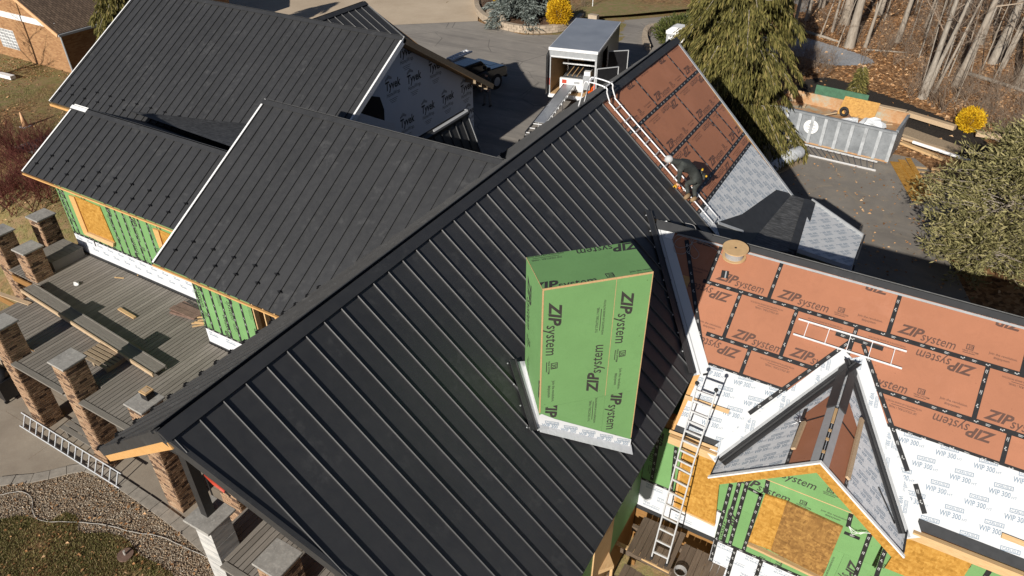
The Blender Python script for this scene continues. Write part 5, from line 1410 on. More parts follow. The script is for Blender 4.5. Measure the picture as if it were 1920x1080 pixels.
brick_face(-22.75, 6.995, 1.0, 0, 1.14, 'x', t, -1, random.Random(4)); brick_face(-21.745, 7.0, 0.6, 0, 1.14, 'y', t, 1, random.Random(5))
mb = MB(); mb.box((-23.65, 6.93, 1.141), (-21.68, 7.66, 1.20)); mb.build('counter_top', M['stone'], t)
t = thing('folded_parasol', 'red folded parasol in the shade under the front gable', 'parasol', (-11.3, 6.6, 0))
p, q = at_z(384, 890, 2.0), at_z(422, 922, 2.2)
mb = MB(); mb.tube([p, p.lerp(q, .5), q], [0.03, 0.06, 0.04], 8); mb.build('canopy', M['red'], t, True)
mb = MB(); mb.tube([q, q+(q-p).normalized()*0.25], 0.025, 6); mb.tube([p, Vector((p.x-.2, p.y+.1, 0.0))], 0.022, 6); mb.build('pole', M['black'], t)
mb = MB(); c = Vector((p.x-.2, p.y+.1, 0)); mb.tube([c, c+Vector((0,0,.08))], 0.25, 12); mb.build('base', M['black'], t)
# drain cover with stand pipe, and the white rope
c = at_z(236, 1042, 0)
t = thing('drain_cover', 'rusty round drain cover with a short pipe in the lawn', 'drain cover', tuple(c))
mb = MB(); mb.tube([(c.x, c.y, 0.0), (c.x, c.y, 0.06)], 0.20, 18); mb.build('lid', M['brownslab'], t)
mb = MB(); mb.tube([(c.x, c.y, 0.061), (c.x+.01, c.y, 0.20)], 0.032, 10); mb.build('pipe', M['rope'], t)
pts = smooth_line([tuple(at_z(*q, 0.02)) for q in [(-60, 935), (0, 928), (40, 922), (60, 935), (62, 960), (80, 977), (140, 979), (200, 985), (250, 998), (300, 1006), (350, 1028), (400, 1050)]], 8)
mb = MB(); mb.tube([(p.x, p.y, 0.03+0.01*math.sin(i*1.3)) for i, p in enumerate(pts)], 0.011, 6)
tag(mb.build('rope', M['rope'], None, True), 'pale twisted rope lying over the gravel along the lawn', 'rope')
# ================================================================== PLATFORM BEFORE THE WING
t = thing('timber_platform', 'brown weathered plank platform below the right wing wall', 'platform', (-2.0, 10.3, PZ))
for k in range(7):
    mb = MB(); x = -2.80+k*0.148; mb.box((x, 10.02+random.uniform(-.02, .02), PZ-0.04), (x+0.14, 11.12+random.uniform(-.03, .03), PZ+random.uniform(-.004, .004))); mb.build('plank', M['plat'], t)
for k in range(7):
    mb = MB(); x = -1.72+k*0.148; mb.box((x, 9.35+0.04*k, PZ-0.12), (x+0.14, 10.95+random.uniform(-.03, .03), PZ-0.08+random.uniform(-.004, .004))); mb.build('plank', M['plat'], t)
for k in range(10):
    mb = MB(); x = -2.75+k*0.148; mb.box((x, 8.4, PZ-0.26), (x+0.14, 9.85-0.02*k, PZ-0.22+random.uniform(-.004, .004))); mb.build('plank', M['plat'], t)
for y in (8.6, 9.4, 10.2, 10.9):
    mb = MB(); mb.box((-3.0, y, PZ-0.42), (-0.65, y+0.09, PZ-0.262)); mb.build('bearer', M['plat'], t)
for x, y in ((-2.9, 8.6), (-0.8, 8.6), (-2.9, 10.9), (-0.8, 10.9)):
    mb = MB(); mb.box((x, y, 0.0), (x+0.1, y+0.1, PZ-0.421)); mb.build('leg', M['stud'], t)
for i, (p, q) in enumerate((((1157, 1018), (1205, 1042)), ((1205, 1046), (1256, 1072)))):
    a, b = at_z(*p, PZ-0.10), at_z(*q, PZ-0.10)
    mb = MB(); mb.bar((a.x, a.y-0.05, PZ-0.03), (b.x, b.y-0.05, PZ-0.03), 0.09, 0.045)
    tag(mb.build('lumber_stud', M['lumber']), ['pale lumber stud nailed along the platform edge, nearest the main roof', 'pale lumber stud nailed along the platform edge, at the ladder feet'][i], 'lumber')
c = at_z(1275, 1073, PZ-0.05)
t = thing('cable_coil', 'grey coil of cable lying on the wooden platform', 'cable', tuple(c))
for k in range(4):
    mb = MB(); mb.tube([(c.x+(0.10+0.012*k)*math.cos(a*0.35), c.y+(0.10+0.012*k)*math.sin(a*0.35), PZ-0.05+0.02*k) for a in range(19)], 0.011, 5); mb.build('loop', M['cable'], t)
t = thing('plywood_bench', 'makeshift bench with tan plywood top beneath the main eave', 'bench', (-3.0, 9.2, PZ-0.3))
pb = [at_z(1130, 1005, 2.2), at_z(1151, 1062, 2.2), at_z(1085, 1085, 2.2), at_z(1080, 1060, 2.2)]
mb = MB(); mb.prism(pb, (0, 0, 0.025)); mb.build('top', M['lumber_y'], t)
for p in (pb[1], pb[2]):
    mb = MB(); mb.bar((p.x-.05, p.y+.03, 0.0), (p.x-.05, p.y+.03, 2.195), 0.06, 0.06); mb.build('leg', M['lumber'], t)
mb = MB(); mb.bar(pb[1]+Vector((-.02,.03,-.06)), pb[2]+Vector((.02,.03,-.06)), 0.04, 0.09); mb.build('apron', M['lumber'], t)
# ================================================================== LOOSE THINGS ON THE ROOFS
def on_rs(px, py, h=0.0): return RS.P(*RS.L(px, py), h)
c = on_rs(1376, 483, 0.0)
t = thing('cable_spool', 'wooden cable spool standing on the orange boards near the ridge', 'spool', tuple(c))
Ms = Matrix.Translation(c) @ Matrix.Rotation(R(8), 4, 'X')
ax = Vector((0.02, -0.12, 1)).normalized()
for z0, z1, r, mt, nm in ((0.02, 0.045, 0.27, 'kraft', 'flange'), (0.045, 0.26, 0.21, 'cable', 'wound_cable'), (0.26, 0.285, 0.295, 'kraft', 'flange')):
    mb = MB(); mb.tube([c+ax*z0+Vector((0,-.02,.02)), c+ax*z1+Vector((0,-.02,.02))], r, 26); mb.build(nm, M[mt], t)
mb = MB(); mb.tube([c+ax*0.2855+Vector((0,-.02,.02)), c+ax*0.289+Vector((0,-.02,.02))], 0.028, 12); mb.build('hub_hole', M['darkgap'], t)
cp = [(1362, 487), (1340, 468), (1315, 456), (1297, 458), (1283, 477), (1265, 473), (1268, 452), (1290, 444), (1297, 458), (1275, 466), (1262, 455), (1270, 443), (1290, 448), (1300, 462), (1311, 478), (1303, 486), (1293, 476), (1298, 458), (1305, 440), (1302, 425), (1285, 420)]
pts = smooth_line([tuple(on_rs(px, py, 0.03 + 0.012*(i % 3))) for i, (px, py) in enumerate(cp)], 5)
mb = MB(); mb.tube(pts, 0.006, 5); tag(mb.build('loose_cable', M['cable'], None, True), 'thin grey cable looping from the spool across the shaded boards', 'cable')
c = on_rs(1361, 516, 0.01)
t = thing('shingle_bundle', 'small fanned pack of black strips beside the cable spool', 'roofing pack', tuple(c))
for k in range(5):
    mb = MB(); p = c+RS.u*(0.03*k-0.08)+RS.n*(0.006+0.006*k); mb.bar(p-RS.v*0.09-RS.u*0.02, p+RS.v*0.09+RS.u*0.01, 0.045, 0.006, up=RS.n); mb.build('strip', M['tape'] if k != 3 else M['greyplastic'], t)
def batten(label, p, q, mat='lumber', wd=0.09, ht=0.04, name='batten', grp=None):
    mb = MB(); mb.bar(p, q, wd, ht, up=RS.n); return tag(mb.build(name, M[mat]), label, 'batten', grp)
batten('short lumber batten nailed behind the extension ladder on white underlayment', on_rs(1284, 745, 0.03), on_rs(1367, 773, 0.03))
batten('lumber batten along the eave edge at the extension ladder', on_rs(1256, 808, 0.03)+Vector((0,-.02,0)), on_rs(1346, 842, 0.03)+Vector((0,-.02,0)), wd=0.06)
batten('pale batten on the white underlayment at the right frame edge', on_rs(1877, 1004, 0.03), on_rs(1975, 1042, 0.03))
def on_dw(px, py, h): return dW.P(*dW.L(px, py), h)
def on_de(px, py, h): return dE.P(*dE.L(px, py), h)
mb = MB(); mb.bar(on_dw(1510, 795, 0.05), on_dw(1490, 845, 0.05), 0.09, 0.05, up=dW.n); tag(mb.build('roof_cleat', M['timber']), 'short weathered wood cleat on the left dormer slope', 'cleat')
mb = MB(); mb.bar(on_de(1612, 787, 0.05), on_de(1585, 898, 0.05), 0.09, 0.05, up=dE.n); tag(mb.build('roof_cleat', M['timber']), 'long wood cleat nailed down the right dormer slope', 'cleat')
c = on_dw(1503, 799, 0.10)
t = thing('metal_snips', 'steel clamp tools resting on the dormer cleat', 'tools', tuple(c))
for a in (0.3, 1.1, 2.2, 2.9):
    mb = MB(); v_ = (dW.u*math.cos(a)+dW.v*math.sin(a)); mb.tube([c-v_*0.04, c+v_*0.14+dW.n*0.03], [0.012, 0.006], 6); mb.build('handle', M['alu'] if a < 2 else M['guard'], t)
c = on_rs(1345, 432, 0.05)
mb = MB(); mb.bar(ME.P(17.3, 4.62, 0.02), ME.P(18.0, 5.35, 0.02), 0.08, 0.03, up=ME.n); tag(mb.build('metal_strip', M['trim_g']), 'loose grey metal strip lying in the valley below the hook ladder', 'metal strip')
# ================================================================== PEOPLE
def skin_body(name, joints, edges, parent, mat, root):
    me = bpy.data.meshes.new(name); names = list(joints)
    me.from_pydata([tuple(joints[k][0]) for k in names], [(names.index(a), names.index(b)) for a, b in edges], [])
    o = bpy.data.objects.new(name, me); COL.objects.link(o); me.materials.append(mat)
    md = o.modifiers.new('Skin', 'SKIN'); md.use_smooth_shade = True
    for i, k in enumerate(names):
        sv = me.skin_vertices[0].data[i]; sv.radius = (joints[k][1], joints[k][1]*(joints[k][2] if len(joints[k]) > 2 else 1)); sv.use_root = (k == root)
    o.modifiers.new('Sub', 'SUBSURF').levels = 2; o.modifiers['Sub'].render_levels = 2
    o.parent = parent; o.matrix_parent_inverse = wm(parent).inverted()
    return o
def hand(c, d, n, parent, mat):
    d = Vector(d).normalized(); n = Vector(n).normalized(); s_ = d.cross(n).normalized()
    mb = MB(); mb.bar(c, c+d*0.085, 0.08, 0.028, up=n)
    for k, ln in enumerate((0.065, 0.078, 0.072, 0.058)):
        b = c+d*0.082+s_*(0.030-0.020*k); mb.tube([b, b+d*ln*0.55-n*0.008, b+d*ln*0.85-n*0.035], [0.0095, 0.009, 0.007], 6)
    b = c+d*0.02+s_*0.038; mb.tube([b, b+s_*0.03+d*0.03, b+s_*0.035+d*0.065-n*0.015], [0.011, 0.010, 0.008], 6)
    return mb.build('hand', mat, parent, True)
def mep(px, py, h): return on_plane(px, py, ME.o+ME.n*h, ME.n)
base = mep(1288, 372, 0.0)
roofer = thing('person', 'roofer in dark jacket and pale hat kneeling over the hook ladder on the roof', 'person', tuple(base))
J = {'hip': (mep(1306, 331, 0.47), 0.175, 0.9), 'waist': (mep(1298, 318, 0.56), 0.175, 0.9), 'chest': (mep(1281, 308, 0.62), 0.19, 0.85), 'neck': (mep(1266, 303, 0.63), 0.07),
     'skull': (mep(1258, 301, 0.60), 0.10), 'crown': (mep(1253, 298, 0.60), 0.085),
     'shL': (mep(1275, 319, 0.62), 0.075), 'elL': (mep(1274, 333, 0.40), 0.056), 'haL': (mep(1272, 344, 0.20), 0.040),
     'shR': (mep(1287, 304, 0.55), 0.075), 'elR': (mep(1296, 330, 0.36), 0.056), 'haR': (mep(1299, 340, 0.22), 0.040),
     'thL': (mep(1303, 340, 0.42), 0.105), 'knL': (mep(1287, 344, 0.13), 0.075), 'anL': (mep(1291, 366, 0.10), 0.05), 'toL': (mep(1284, 372, 0.06), 0.045),
     'thR': (mep(1313, 338, 0.40), 0.105), 'knR': (mep(1302, 352, 0.13), 0.075), 'anR': (mep(1303, 372, 0.10), 0.05), 'toR': (mep(1296, 376, 0.06), 0.045)}
skin_body('body', J, [('hip','waist'),('waist','chest'),('chest','neck'),('neck','skull'),('skull','crown'),('chest','shL'),('shL','elL'),('elL','haL'),('chest','shR'),('shR','elR'),('elR','haR'),('hip','thL'),('thL','knL'),('knL','anL'),('anL','toL'),('hip','thR'),('thR','knR'),('knR','anR'),('anR','toR')], roofer, M['jacket'], 'hip')
hd = J['skull'][0].lerp(J['crown'][0], 0.5); hdir = (J['crown'][0]-J['neck'][0]).normalized()
mb = MB(); mb.ball(hd+hdir*0.03+ME.n*0.01, 0.110, 0, 14, 9, (1, 1, 0.9)); mb.build('hat', M['helmet'], roofer, True)
fdir = (hdir*0.75-ME.n*0.66).normalized()
mb = MB(); fc = hd+fdir*0.075; mb.ball(fc, 0.065, 0, 10, 7); nb = fc+fdir*0.06; mb.ball(nb, 0.016, 0, 6, 4)
sd = fdir.cross(ME.n).normalized()
for s_ in (-1, 1): mb.ball(hd+sd*s_*0.112-ME.n*0.015, 0.022, 0, 6, 4)
mb.build('face', M['skin'], roofer, True)
hand(J['haL'][0], ME.v*0.3-ME.n, ME.u, roofer, M['skin']); hand(J['haR'][0], ME.v*0.5-ME.n, ME.u, roofer, M['skin'])
for k in ('L', 'R'):
    mb = MB(); a, b = J['an'+k][0], J['to'+k][0]; mb.tube([a+ME.n*0.03, a.lerp(b, .5), b], [0.062, 0.062, 0.045], 8); mb.build('boot', M['boot'], roofer, True)
mb = MB(); w_ = J['hip'][0]; mb.box((-0.08, -0.05, -0.06), (0.08, 0.05, 0.08), 0, Matrix.Translation(w_+ME.u*0.20+ME.n*0.02)); mb.box((-0.05, -0.06, -0.02), (0.05, 0.06, 0.10), 0, Matrix.Translation(w_+ME.u*0.23+ME.v*0.16)); mb.build('tool_pouch', M['jacket'], roofer)
mb = MB(); mb.tube([w_+ME.u*0.22+ME.n*0.10, w_+ME.u*0.30+ME.n*0.12-ME.v*0.03], 0.028, 8); mb.ball(w_+ME.u*0.25+ME.v*0.18+ME.n*0.08, 0.032, 0, 8, 5); mb.build('tape_measure', M['yellow'], roofer, True)
c = mep(1268, 347, 0.10)
t = thing('nail_gun', 'yellow and orange power tool held by the kneeling roofer', 'tool', tuple(c))
mb = MB(); mb.bar(c-ME.u*0.12, c+ME.u*0.10, 0.07, 0.08, up=ME.n); mb.build('body', M['yellow'], t)
mb = MB(); mb.bar(c+ME.u*0.04, c+ME.u*0.06+ME.v*0.14, 0.045, 0.05, up=ME.n); mb.build('handle', M['orange'], t)
mb = MB(); mb.tube([c-ME.u*0.12, c-ME.u*0.20], 0.018, 8); mb.build('nose', M['guard'], t)
# a second worker, standing by the truck in the garage shadow
c = at_z(914, 198, GZ+0.01)
wk = thing('person', 'worker in grey trousers standing in the shade beside the truck', 'person', tuple(c))
P_ = lambda dx, dy, z: Vector((c.x+dx, c.y+dy, GZ+z))
J2 = {'hip': (P_(0,0,.93), .155, .8), 'waist': (P_(0,0,1.1), .15, .8), 'chest': (P_(0,0,1.33), .17, .75), 'neck': (P_(0,0,1.50), .065), 'skull': (P_(0,-.02,1.62), .095), 'crown': (P_(0,-.01,1.70), .08),
      'shL': (P_(-.19,0,1.42), .07), 'elL': (P_(-.24,-.03,1.13), .052), 'haL': (P_(-.22,-.14,.92), .04), 'shR': (P_(.19,0,1.42), .07), 'elR': (P_(.25,-.02,1.13), .052), 'haR': (P_(.2,-.16,1.0), .04)}
skin_body('body', J2, [('hip','waist'),('waist','chest'),('chest','neck'),('neck','skull'),('skull','crown'),('chest','shL'),('shL','elL'),('elL','haL'),('chest','shR'),('shR','elR'),('elR','haR')], wk, M['jacket'], 'hip')
J3 = {'hip': (P_(0,0,.95), .15, .8), 'thL': (P_(-.13,.02,.84), .10), 'knL': (P_(-.17,0,.48), .075), 'anL': (P_(-.19,.02,.09), .06), 'thR': (P_(.13,0,.84), .10), 'knR': (P_(.17,-.05,.48), .075), 'anR': (P_(.20,-.03,.09), .06)}
skin_body('trousers', J3, [('hip','thL'),('thL','knL'),('knL','anL'),('hip','thR'),('thR','knR'),('knR','anR')], wk, M['greypants'], 'hip')
for x in (-.19, .20):
    mb = MB(); mb.tube([P_(x, .08, .05), P_(x, -.04, .06), P_(x, -.17, .035)], [.045, .055, .035], 8); mb.build('boot', M['black'], wk, True)
for k in ('L', 'R'): hand(J2['ha'+k][0], (0, -0.4, -1), (1, 0, 0), wk, M['skin'])
mb = MB(); mb.ball(P_(0, -.05, 1.63), .085, 0, 10, 7); mb.ball(P_(0, -.135, 1.62), .016, 0, 6, 4); mb.build('face', M['skin'], wk, True)
mb = MB(); mb.ball(P_(0, 0, 1.69), .108, 0, 12, 7, (1, 1, .8)); mb.build('cap', M['jacket'], wk, True)
# ================================================================== BEHIND THE HOUSE
# ---- enclosed trailer, rear doors open
_g = at_z(1030, 184, GZ+0.42); THt = z_over(1031, 88, _g.x, _g.y)-GZ-0.02
rl, rr, fl = at_z(1031, 88, GZ+THt), at_z(1121, 97, GZ+THt), at_z(1082, 33, GZ+THt)
fd = Vector((fl.x-rl.x, fl.y-rl.y, 0)); TL = fd.length; fd.normalize(); rd = Vector((fd.y, -fd.x, 0)); TWd = math.hypot(rr.x-rl.x, rr.y-rl.y); TS = THt/2.54
to = Vector((rl.x, rl.y, GZ))
TM = Matrix((( rd.x, fd.x, 0, to.x),( rd.y, fd.y, 0, to.y),(0,0,TS,GZ),(0,0,0,1)))     # local: x across, y forward, z up
tr = thing('cargo_trailer', 'black enclosed cargo trailer with open rear beside the drive', 'trailer', tuple(TM @ Vector((TWd/2, TL/2, 0))))
def tb(nm, lo, hi, mat, parent=None):
    mb = MB(); mb.box(lo, hi, 0, TM); return mb.build(nm, M[mat], parent or tr)
fz = 0.58
tb('floor', (0, 0, fz-0.12), (TWd, TL, fz), 'kraft')
tb('side_wall', (0, 0.0, fz), (0.05, TL, 2.46), 'black'); 
tb('side_wall', (TWd-0.05, 0.0, fz), (TWd, 1.35, 2.46), 'black'); tb('side_wall', (TWd-0.05, 2.55, fz), (TWd, TL, 2.46), 'black'); tb('side_wall', (TWd-0.05, 1.35, 2.2), (TWd, 2.55, 2.46), 'black')
tb('front_wall', (0.05, TL-0.05, fz), (TWd-0.05, TL, 2.46), 'black')
tb('lining', (0.051, 0.1, fz+0.001), (0.062, TL-0.06, 2.4), 'kraft'); tb('lining', (TWd-0.062, 0.1, fz+0.001), (TWd-0.051, 1.34, 2.4), 'kraft')
mb = MB(); mb.prism([TM @ Vector(p) for p in ((-0.02, -0.05, 2.48), (TWd+0.02, -0.05, 2.48), (TWd+0.02, TL+0.02, 2.48), (-0.02, TL+0.02, 2.48))], (0, 0, 0.06)); mb.build('roof', M['trailerroof'], tr)
tb('roof_rail', (-0.035, -0.10, 2.44), (TWd+0.035, -0.051, 2.56), 'alu_w'); tb('roof_rail', (TWd+0.021, -0.05, 2.46), (TWd+0.045, TL, 2.53), 'alu_w'); tb('roof_rail', (-0.045, -0.05, 2.46), (-0.021, TL, 2.53), 'alu_w')
tb('rear_header', (0.0, -0.04, 2.14), (TWd, -0.001, 2.43), 'greyplastic')
tb('header_bar', (0.08, -0.07, 2.17), (TWd-0.08, -0.041, 2.21), 'alu_w')
for x in (0.0, TWd-0.09): tb('rear_post', (x, -0.06, fz-0.15), (x+0.09, -0.001, 2.139), 'alu')
for x in (0.02, TWd-0.07): tb('tail_lamp', (x, -0.075, 0.95), (x+0.05, -0.061, 1.25), 'red')
tb('rear_sill', (0.0, -0.10, fz-0.16), (TWd, -0.001, fz-0.01), 'alu_w')
mb = MB(); mb.prism([TM @ Vector(p) for p in ((0.0, -0.05, 0.6), (-0.05, -0.05, 0.6), (-0.05, -0.45, 0.65), (-0.05, -0.45, 2.3), (-0.05, -0.05, 2.4))], rd*0.03); mb.build('rear_door', M['black'], tr)
def hinged(nm, x, y, ang, wd, z0, z1, mat):
    d = fd*math.cos(ang)+rd*math.sin(ang); p = TM @ Vector((x, y, z0)); n_ = Vector((d.y, -d.x, 0))
    mb = MB(); mb.prism([p, p+d*wd, p+d*wd+Vector((0,0,z1-z0)), p+Vector((0,0,z1-z0))], n_*0.04); o = mb.build(nm, M[mat], tr)
    mb = MB()
    for a, b in (((0,0),(wd,0)),((0,z1-z0),(wd,z1-z0)),((0,0),(0,z1-z0)),((wd,0),(wd,z1-z0))):
        q0 = p+d*a[0]+Vector((0,0,a[1]))+n_*0.045; q1 = p+d*b[0]+Vector((0,0,b[1]))+n_*0.045; mb.bar(q0, q1, 0.04, 0.04)
    mb.build('door_edge', M['alu'], o); return o
hinged('rear_door', TWd+0.02, -0.02, R(55), 1.15, fz, 2.1, 'black')
hinged('side_door', TWd+0.02, 2.55, R(62), 1.1, fz, 2.2, 'black')
for y in (2.9, 3.75):
    for x in (-0.10, TWd-0.12):
        mb = MB(); mb.tube([TM @ Vector((x, y, 0.36)), TM @ Vector((x+0.22, y, 0.36))], 0.36, 18); wh = mb.build('wheel', M['rubber'], tr)
        mb = MB(); mb.tube([TM @ Vector((x-0.01, y, 0.36)), TM @ Vector((x+0.23, y, 0.36))], 0.19, 12); mb.build('rim', M['alu'], wh)
tb('axle_skirt', (0.02, 2.3, 0.30), (TWd-0.02, 4.4, fz-0.121), 'black')
# roll former in the trailer
rf = thing('roll_former', 'white metal roll forming machine inside the open trailer', 'machine', tuple(TM @ Vector((1.2, 0.8, fz))))
def rb(nm, lo, hi, mat): mb = MB(); mb.box(lo, hi, 0, TM); return mb.build(nm, M[mat], rf)
rb('frame', (0.55, 0.45, fz+0.005), (1.75, 3.6, fz+0.55), 'greyplastic'); rb('front_panel', (0.50, 0.30, fz+0.10), (1.72, 0.449, fz+0.62), 'white')
rb('cover', (0.62, 0.5, fz+0.551), (1.68, 3.0, fz+0.66), 'black')
for x in (0.80, 1.05, 1.30): rb('guide', (x, 0.6, fz+0.661), (x+0.04, 2.7, fz+0.68), 'kraft')
rb('control_box', (1.74, 0.15, fz+0.25), (2.12, 0.5, fz+0.85), 'greyplastic'); rb('screen', (1.78, 0.2, fz+0.851), (2.10, 0.45, fz+1.02), 'white')
mb = MB(); mb.tube([TM @ Vector((0.72, 2.2, fz+1.15)), TM @ Vector((1.32, 2.2, fz+1.15))], 0.30, 20); mb.build('coil', M['kraft'], rf)
mb = MB(); mb.tube([TM @ Vector((0.35, 2.2, fz+1.15)), TM @ Vector((2.1, 2.2, fz+1.15))], 0.06, 8); mb.build('arbor', M['alu'], rf)
for x in (0.4, 2.0): rb('upright', (x, 2.15, fz+0.005), (x+0.07, 2.25, fz+1.2), 'alu')
rb('cross_bar', (0.35, 1.4, fz+0.92), (2.2, 1.5, fz+0.99), 'alu')
rb('badge', (0.62, 0.285, fz+0.40), (0.86, 0.299, fz+0.56), 'red'); rb('badge', (1.25, 0.285, fz+0.42), (1.55, 0.299, fz+0.52), 'greyplastic')
g_ = thing('orange_tool', 'orange power tool on the trailer floor beside the machine', 'tool', tuple(TM @ Vector((2.15, 0.35, fz))))
mb = MB(); mb.bar(TM @ Vector((2.05, 0.15, fz+0.10)), TM @ Vector((2.3, 0.55, fz+0.16)), 0.13, 0.16); mb.build('body', M['orange'], g_)
mb = MB(); mb.bar(TM @ Vector((2.12, 0.32, fz+0.20)), TM @ Vector((2.25, 0.5, fz+0.34)), 0.05, 0.05); mb.build('handle', M['orange'], g_)
mb = MB(); mb.bar(TM @ Vector((1.98, 0.02, fz+0.08)), TM @ Vector((2.06, 0.16, fz+0.10)), 0.09, 0.10); mb.build('nose', M['black'], g_)
# run-out table from the machine
ro = thing('runout_table', 'long run-out table with a dark steel panel leading from the trailer', 'table', tuple(at_z(1035, 225, GZ)))
q0 = TM @ Vector((0.72, 0.28, fz+0.36)); q1 = at_z(985, 248, GZ+0.92)
dd = (q1-q0).normalized(); sd_ = Vector((dd.y, -dd.x, 0)).normalized(); 
if sd_.x < 0: sd_ = -sd_
LL = (q1-q0).length
mb = MB(); mb.bar(q0+sd_*0.28, q0+sd_*0.28+dd*LL*0.80, 0.52, 0.03); mb.build('steel_panel', M['trailerroof'], ro)
for s_, mt in ((0.0, 'black'), (0.60, 'alu')):
    mb = MB(); mb.bar(q0+sd_*s_-Vector((0,0,.03)), q1+sd_*s_-Vector((0,0,.03)), 0.05, 0.10); mb.build('rail', M[mt], ro)
for i in range(12):
    p = q0+dd*LL*(0.08+0.083*i)-Vector((0,0,.02)); mb = MB(); mb.tube([p-sd_*0.0, p+sd_*0.62], 0.022, 6); mb.build('roller', M['alu_w'], ro)
    mb = MB(); mb.box((-0.03, -0.03, -0.02), (0.03, 0.03, 0.05), 0, Matrix.Translation(p+sd_*0.64)); mb.build('bearing', M['white'], ro)
for f in (0.35, 0.68, 0.99):
    for s_ in (0.0, 0.6):
        p = q0+dd*LL*f+sd_*s_; mb = MB(); mb.tube([p-Vector((0,0,.08)), Vector((p.x, p.y, GZ+0.006))], 0.02, 6); mb.build('leg', M['alu'], ro)
# ---- pickup truck, mostly behind the garage gable
tk0 = at_z(929, 166, GZ); TK = Matrix.Translation((tk0.x, tk0.y, GZ)) @ Matrix.Rotation(R(82), 4, 'Z') @ Matrix.Translation((-0.15, 0.87, 0))     # local x forward
tk = thing('pickup_truck', 'black pickup truck with a ladder rack behind the garage gable', 'truck', tuple(TK @ Vector((-1.7, 0, 0))))
def profile(pts, y0, y1, nm, mat, parent=None, inset=0.0):
    mb = MB(); a = [TK @ Vector((x, y0, z)) for x, z in pts]; b = [TK @ Vector((x, y1, z)) for x, z in pts]; n = len(pts)
    mb.add(a+b, [tuple(range(n)), tuple(range(2*n-1, n-1, -1))]+[(i, n+i, n+(i+1) % n, (i+1) % n) for i in range(n)]); o = mb.build(nm, M[mat], parent or tk)
    bv = o.modifiers.new('Bevel', 'BEVEL'); bv.width = 0.05; bv.segments = 2; return o
profile([(-4.4, 0.55), (1.05, 0.55), (1.08, 0.95), (0.95, 1.12), (-0.35, 1.22), (-4.4, 1.22)], -0.98, 0.98, 'body', 'carpaint')
profile([(-2.45, 1.22), (-0.30, 1.22), (-0.95, 1.82), (-2.3, 1.86)], -0.86, 0.86, 'cab', 'carpaint')
profile([(-0.42, 1.25), (-0.92, 1.74), (-0.90, 1.75), (-0.36, 1.25)], -0.80, 0.80, 'windscreen', 'glass')
for s_ in (-0.87, 0.865): profile([(-2.25, 1.30), (-0.55, 1.30), (-0.98, 1.72), (-2.2, 1.74)], s_, s_+0.006, 'side_window', 'glass')
profile([(0.2, 1.10), (0.9, 1.06), (0.9, 1.13), (0.2, 1.19)], -0.5, 0.5, 'bonnet_scoop', 'carpaint')
for x in (0.15, -3.3):
    for y, y2 in ((-1.0, -0.74), (0.74, 1.0)):
        mb = MB(); mb.tube([TK @ Vector((x, y, 0.42)), TK @ Vector((x, y2, 0.42))], 0.42, 20); wh = mb.build('wheel', M['rubber'], tk)
        mb = MB(); mb.tube([TK @ Vector((x, y-0.012, 0.42)), TK @ Vector((x, y2+0.012, 0.42))], 0.25, 14); rim = mb.build('rim', M['alu'], wh)
for y in (-0.8, 0.55): profile([(1.07, 0.78), (1.10, 0.78), (1.10, 0.95), (1.07, 0.95)], y, y+0.26, 'headlight', 'white')
profile([(0.98, 0.42), (1.16, 0.42), (1.16, 0.62), (0.98, 0.62)], -0.95, 0.95, 'bumper', 'black')
for y in (-1.12, 0.92): profile([(-0.62, 1.22), (-0.48, 1.22), (-0.48, 1.40), (-0.62, 1.40)], y, y+0.2, 'wing_mirror', 'black')
for x in (-4.2, -2.7):
    mb = MB(); mb.bar(TK @ Vector((x, -0.95, 1.75)), TK @ Vector((x, 0.95, 1.75)), 0.07, 0.06); mb.build('rack_bar', M['alu_w'], tk)
    for y in (-0.92, 0.92):
        mb = MB(); mb.bar(TK @ Vector((x, y, 1.2)), TK @ Vector((x, y, 1.73)), 0.05, 0.05); mb.build('rack_post', M['black'], tk)
for y in (-0.92, 0.92):
    mb = MB(); mb.bar(TK @ Vector((-4.3, y, 1.79)), TK @ Vector((-2.6, y, 1.79)), 0.06, 0.05); mb.build('rack_rail', M['alu_w'], tk)
l0, l1 = at_z(838, 110, GZ+1.9), at_z(876, 93.5, GZ+1.9)
ladder('ladder', 'aluminium ladder tied on the rack of the black pickup truck', l0, l1, l0+Vector((0.38, -0.1, 0)), l1+Vector((0.38, -0.1, 0)), 8, mat='alu_w', rail=(0.05, 0.09), rung=0.03)
# ---- portable toilet behind the ridge
p0 = Vector((-12.9, 41.2, GZ))
pt_ = thing('portable_toilet', 'portable toilet with pale domed roof behind the main ridge', 'toilet', tuple(p0))
mb = MB(); mb.box((p0.x-.58, p0.y-.58, GZ+0.01), (p0.x+.58, p0.y+.58, GZ+2.15)); mb.build('cabin', M['greyplastic'], pt_)
mb = MB(); mb.box((p0.x-.45, p0.y-.60, GZ+0.1), (p0.x+.45, p0.y-.581, GZ+2.0)); mb.build('door', M['white'], pt_)
mb = MB(); vs = [(-.62,-.62,0),(.62,-.62,0),(.62,.62,0),(-.62,.62,0),(-.62,-.62,.16),(.62,-.62,.16),(.62,.62,.16),(-.62,.62,.16),(-.35,-.4,.34),(.35,-.4,.34),(.35,.4,.34),(-.35,.4,.34)]
mb.add([(p0.x+a, p0.y+b, GZ+2.151+c) for a, b, c in vs], [(3,2,1,0)]+[(i,(i+1)%4,4+(i+1)%4,4+i) for i in range(4)]+[(4+i,4+(i+1)%4,8+(i+1)%4,8+i) for i in range(4)]+[(8,9,10,11)]); mb.build('roof', M['white'], pt_)
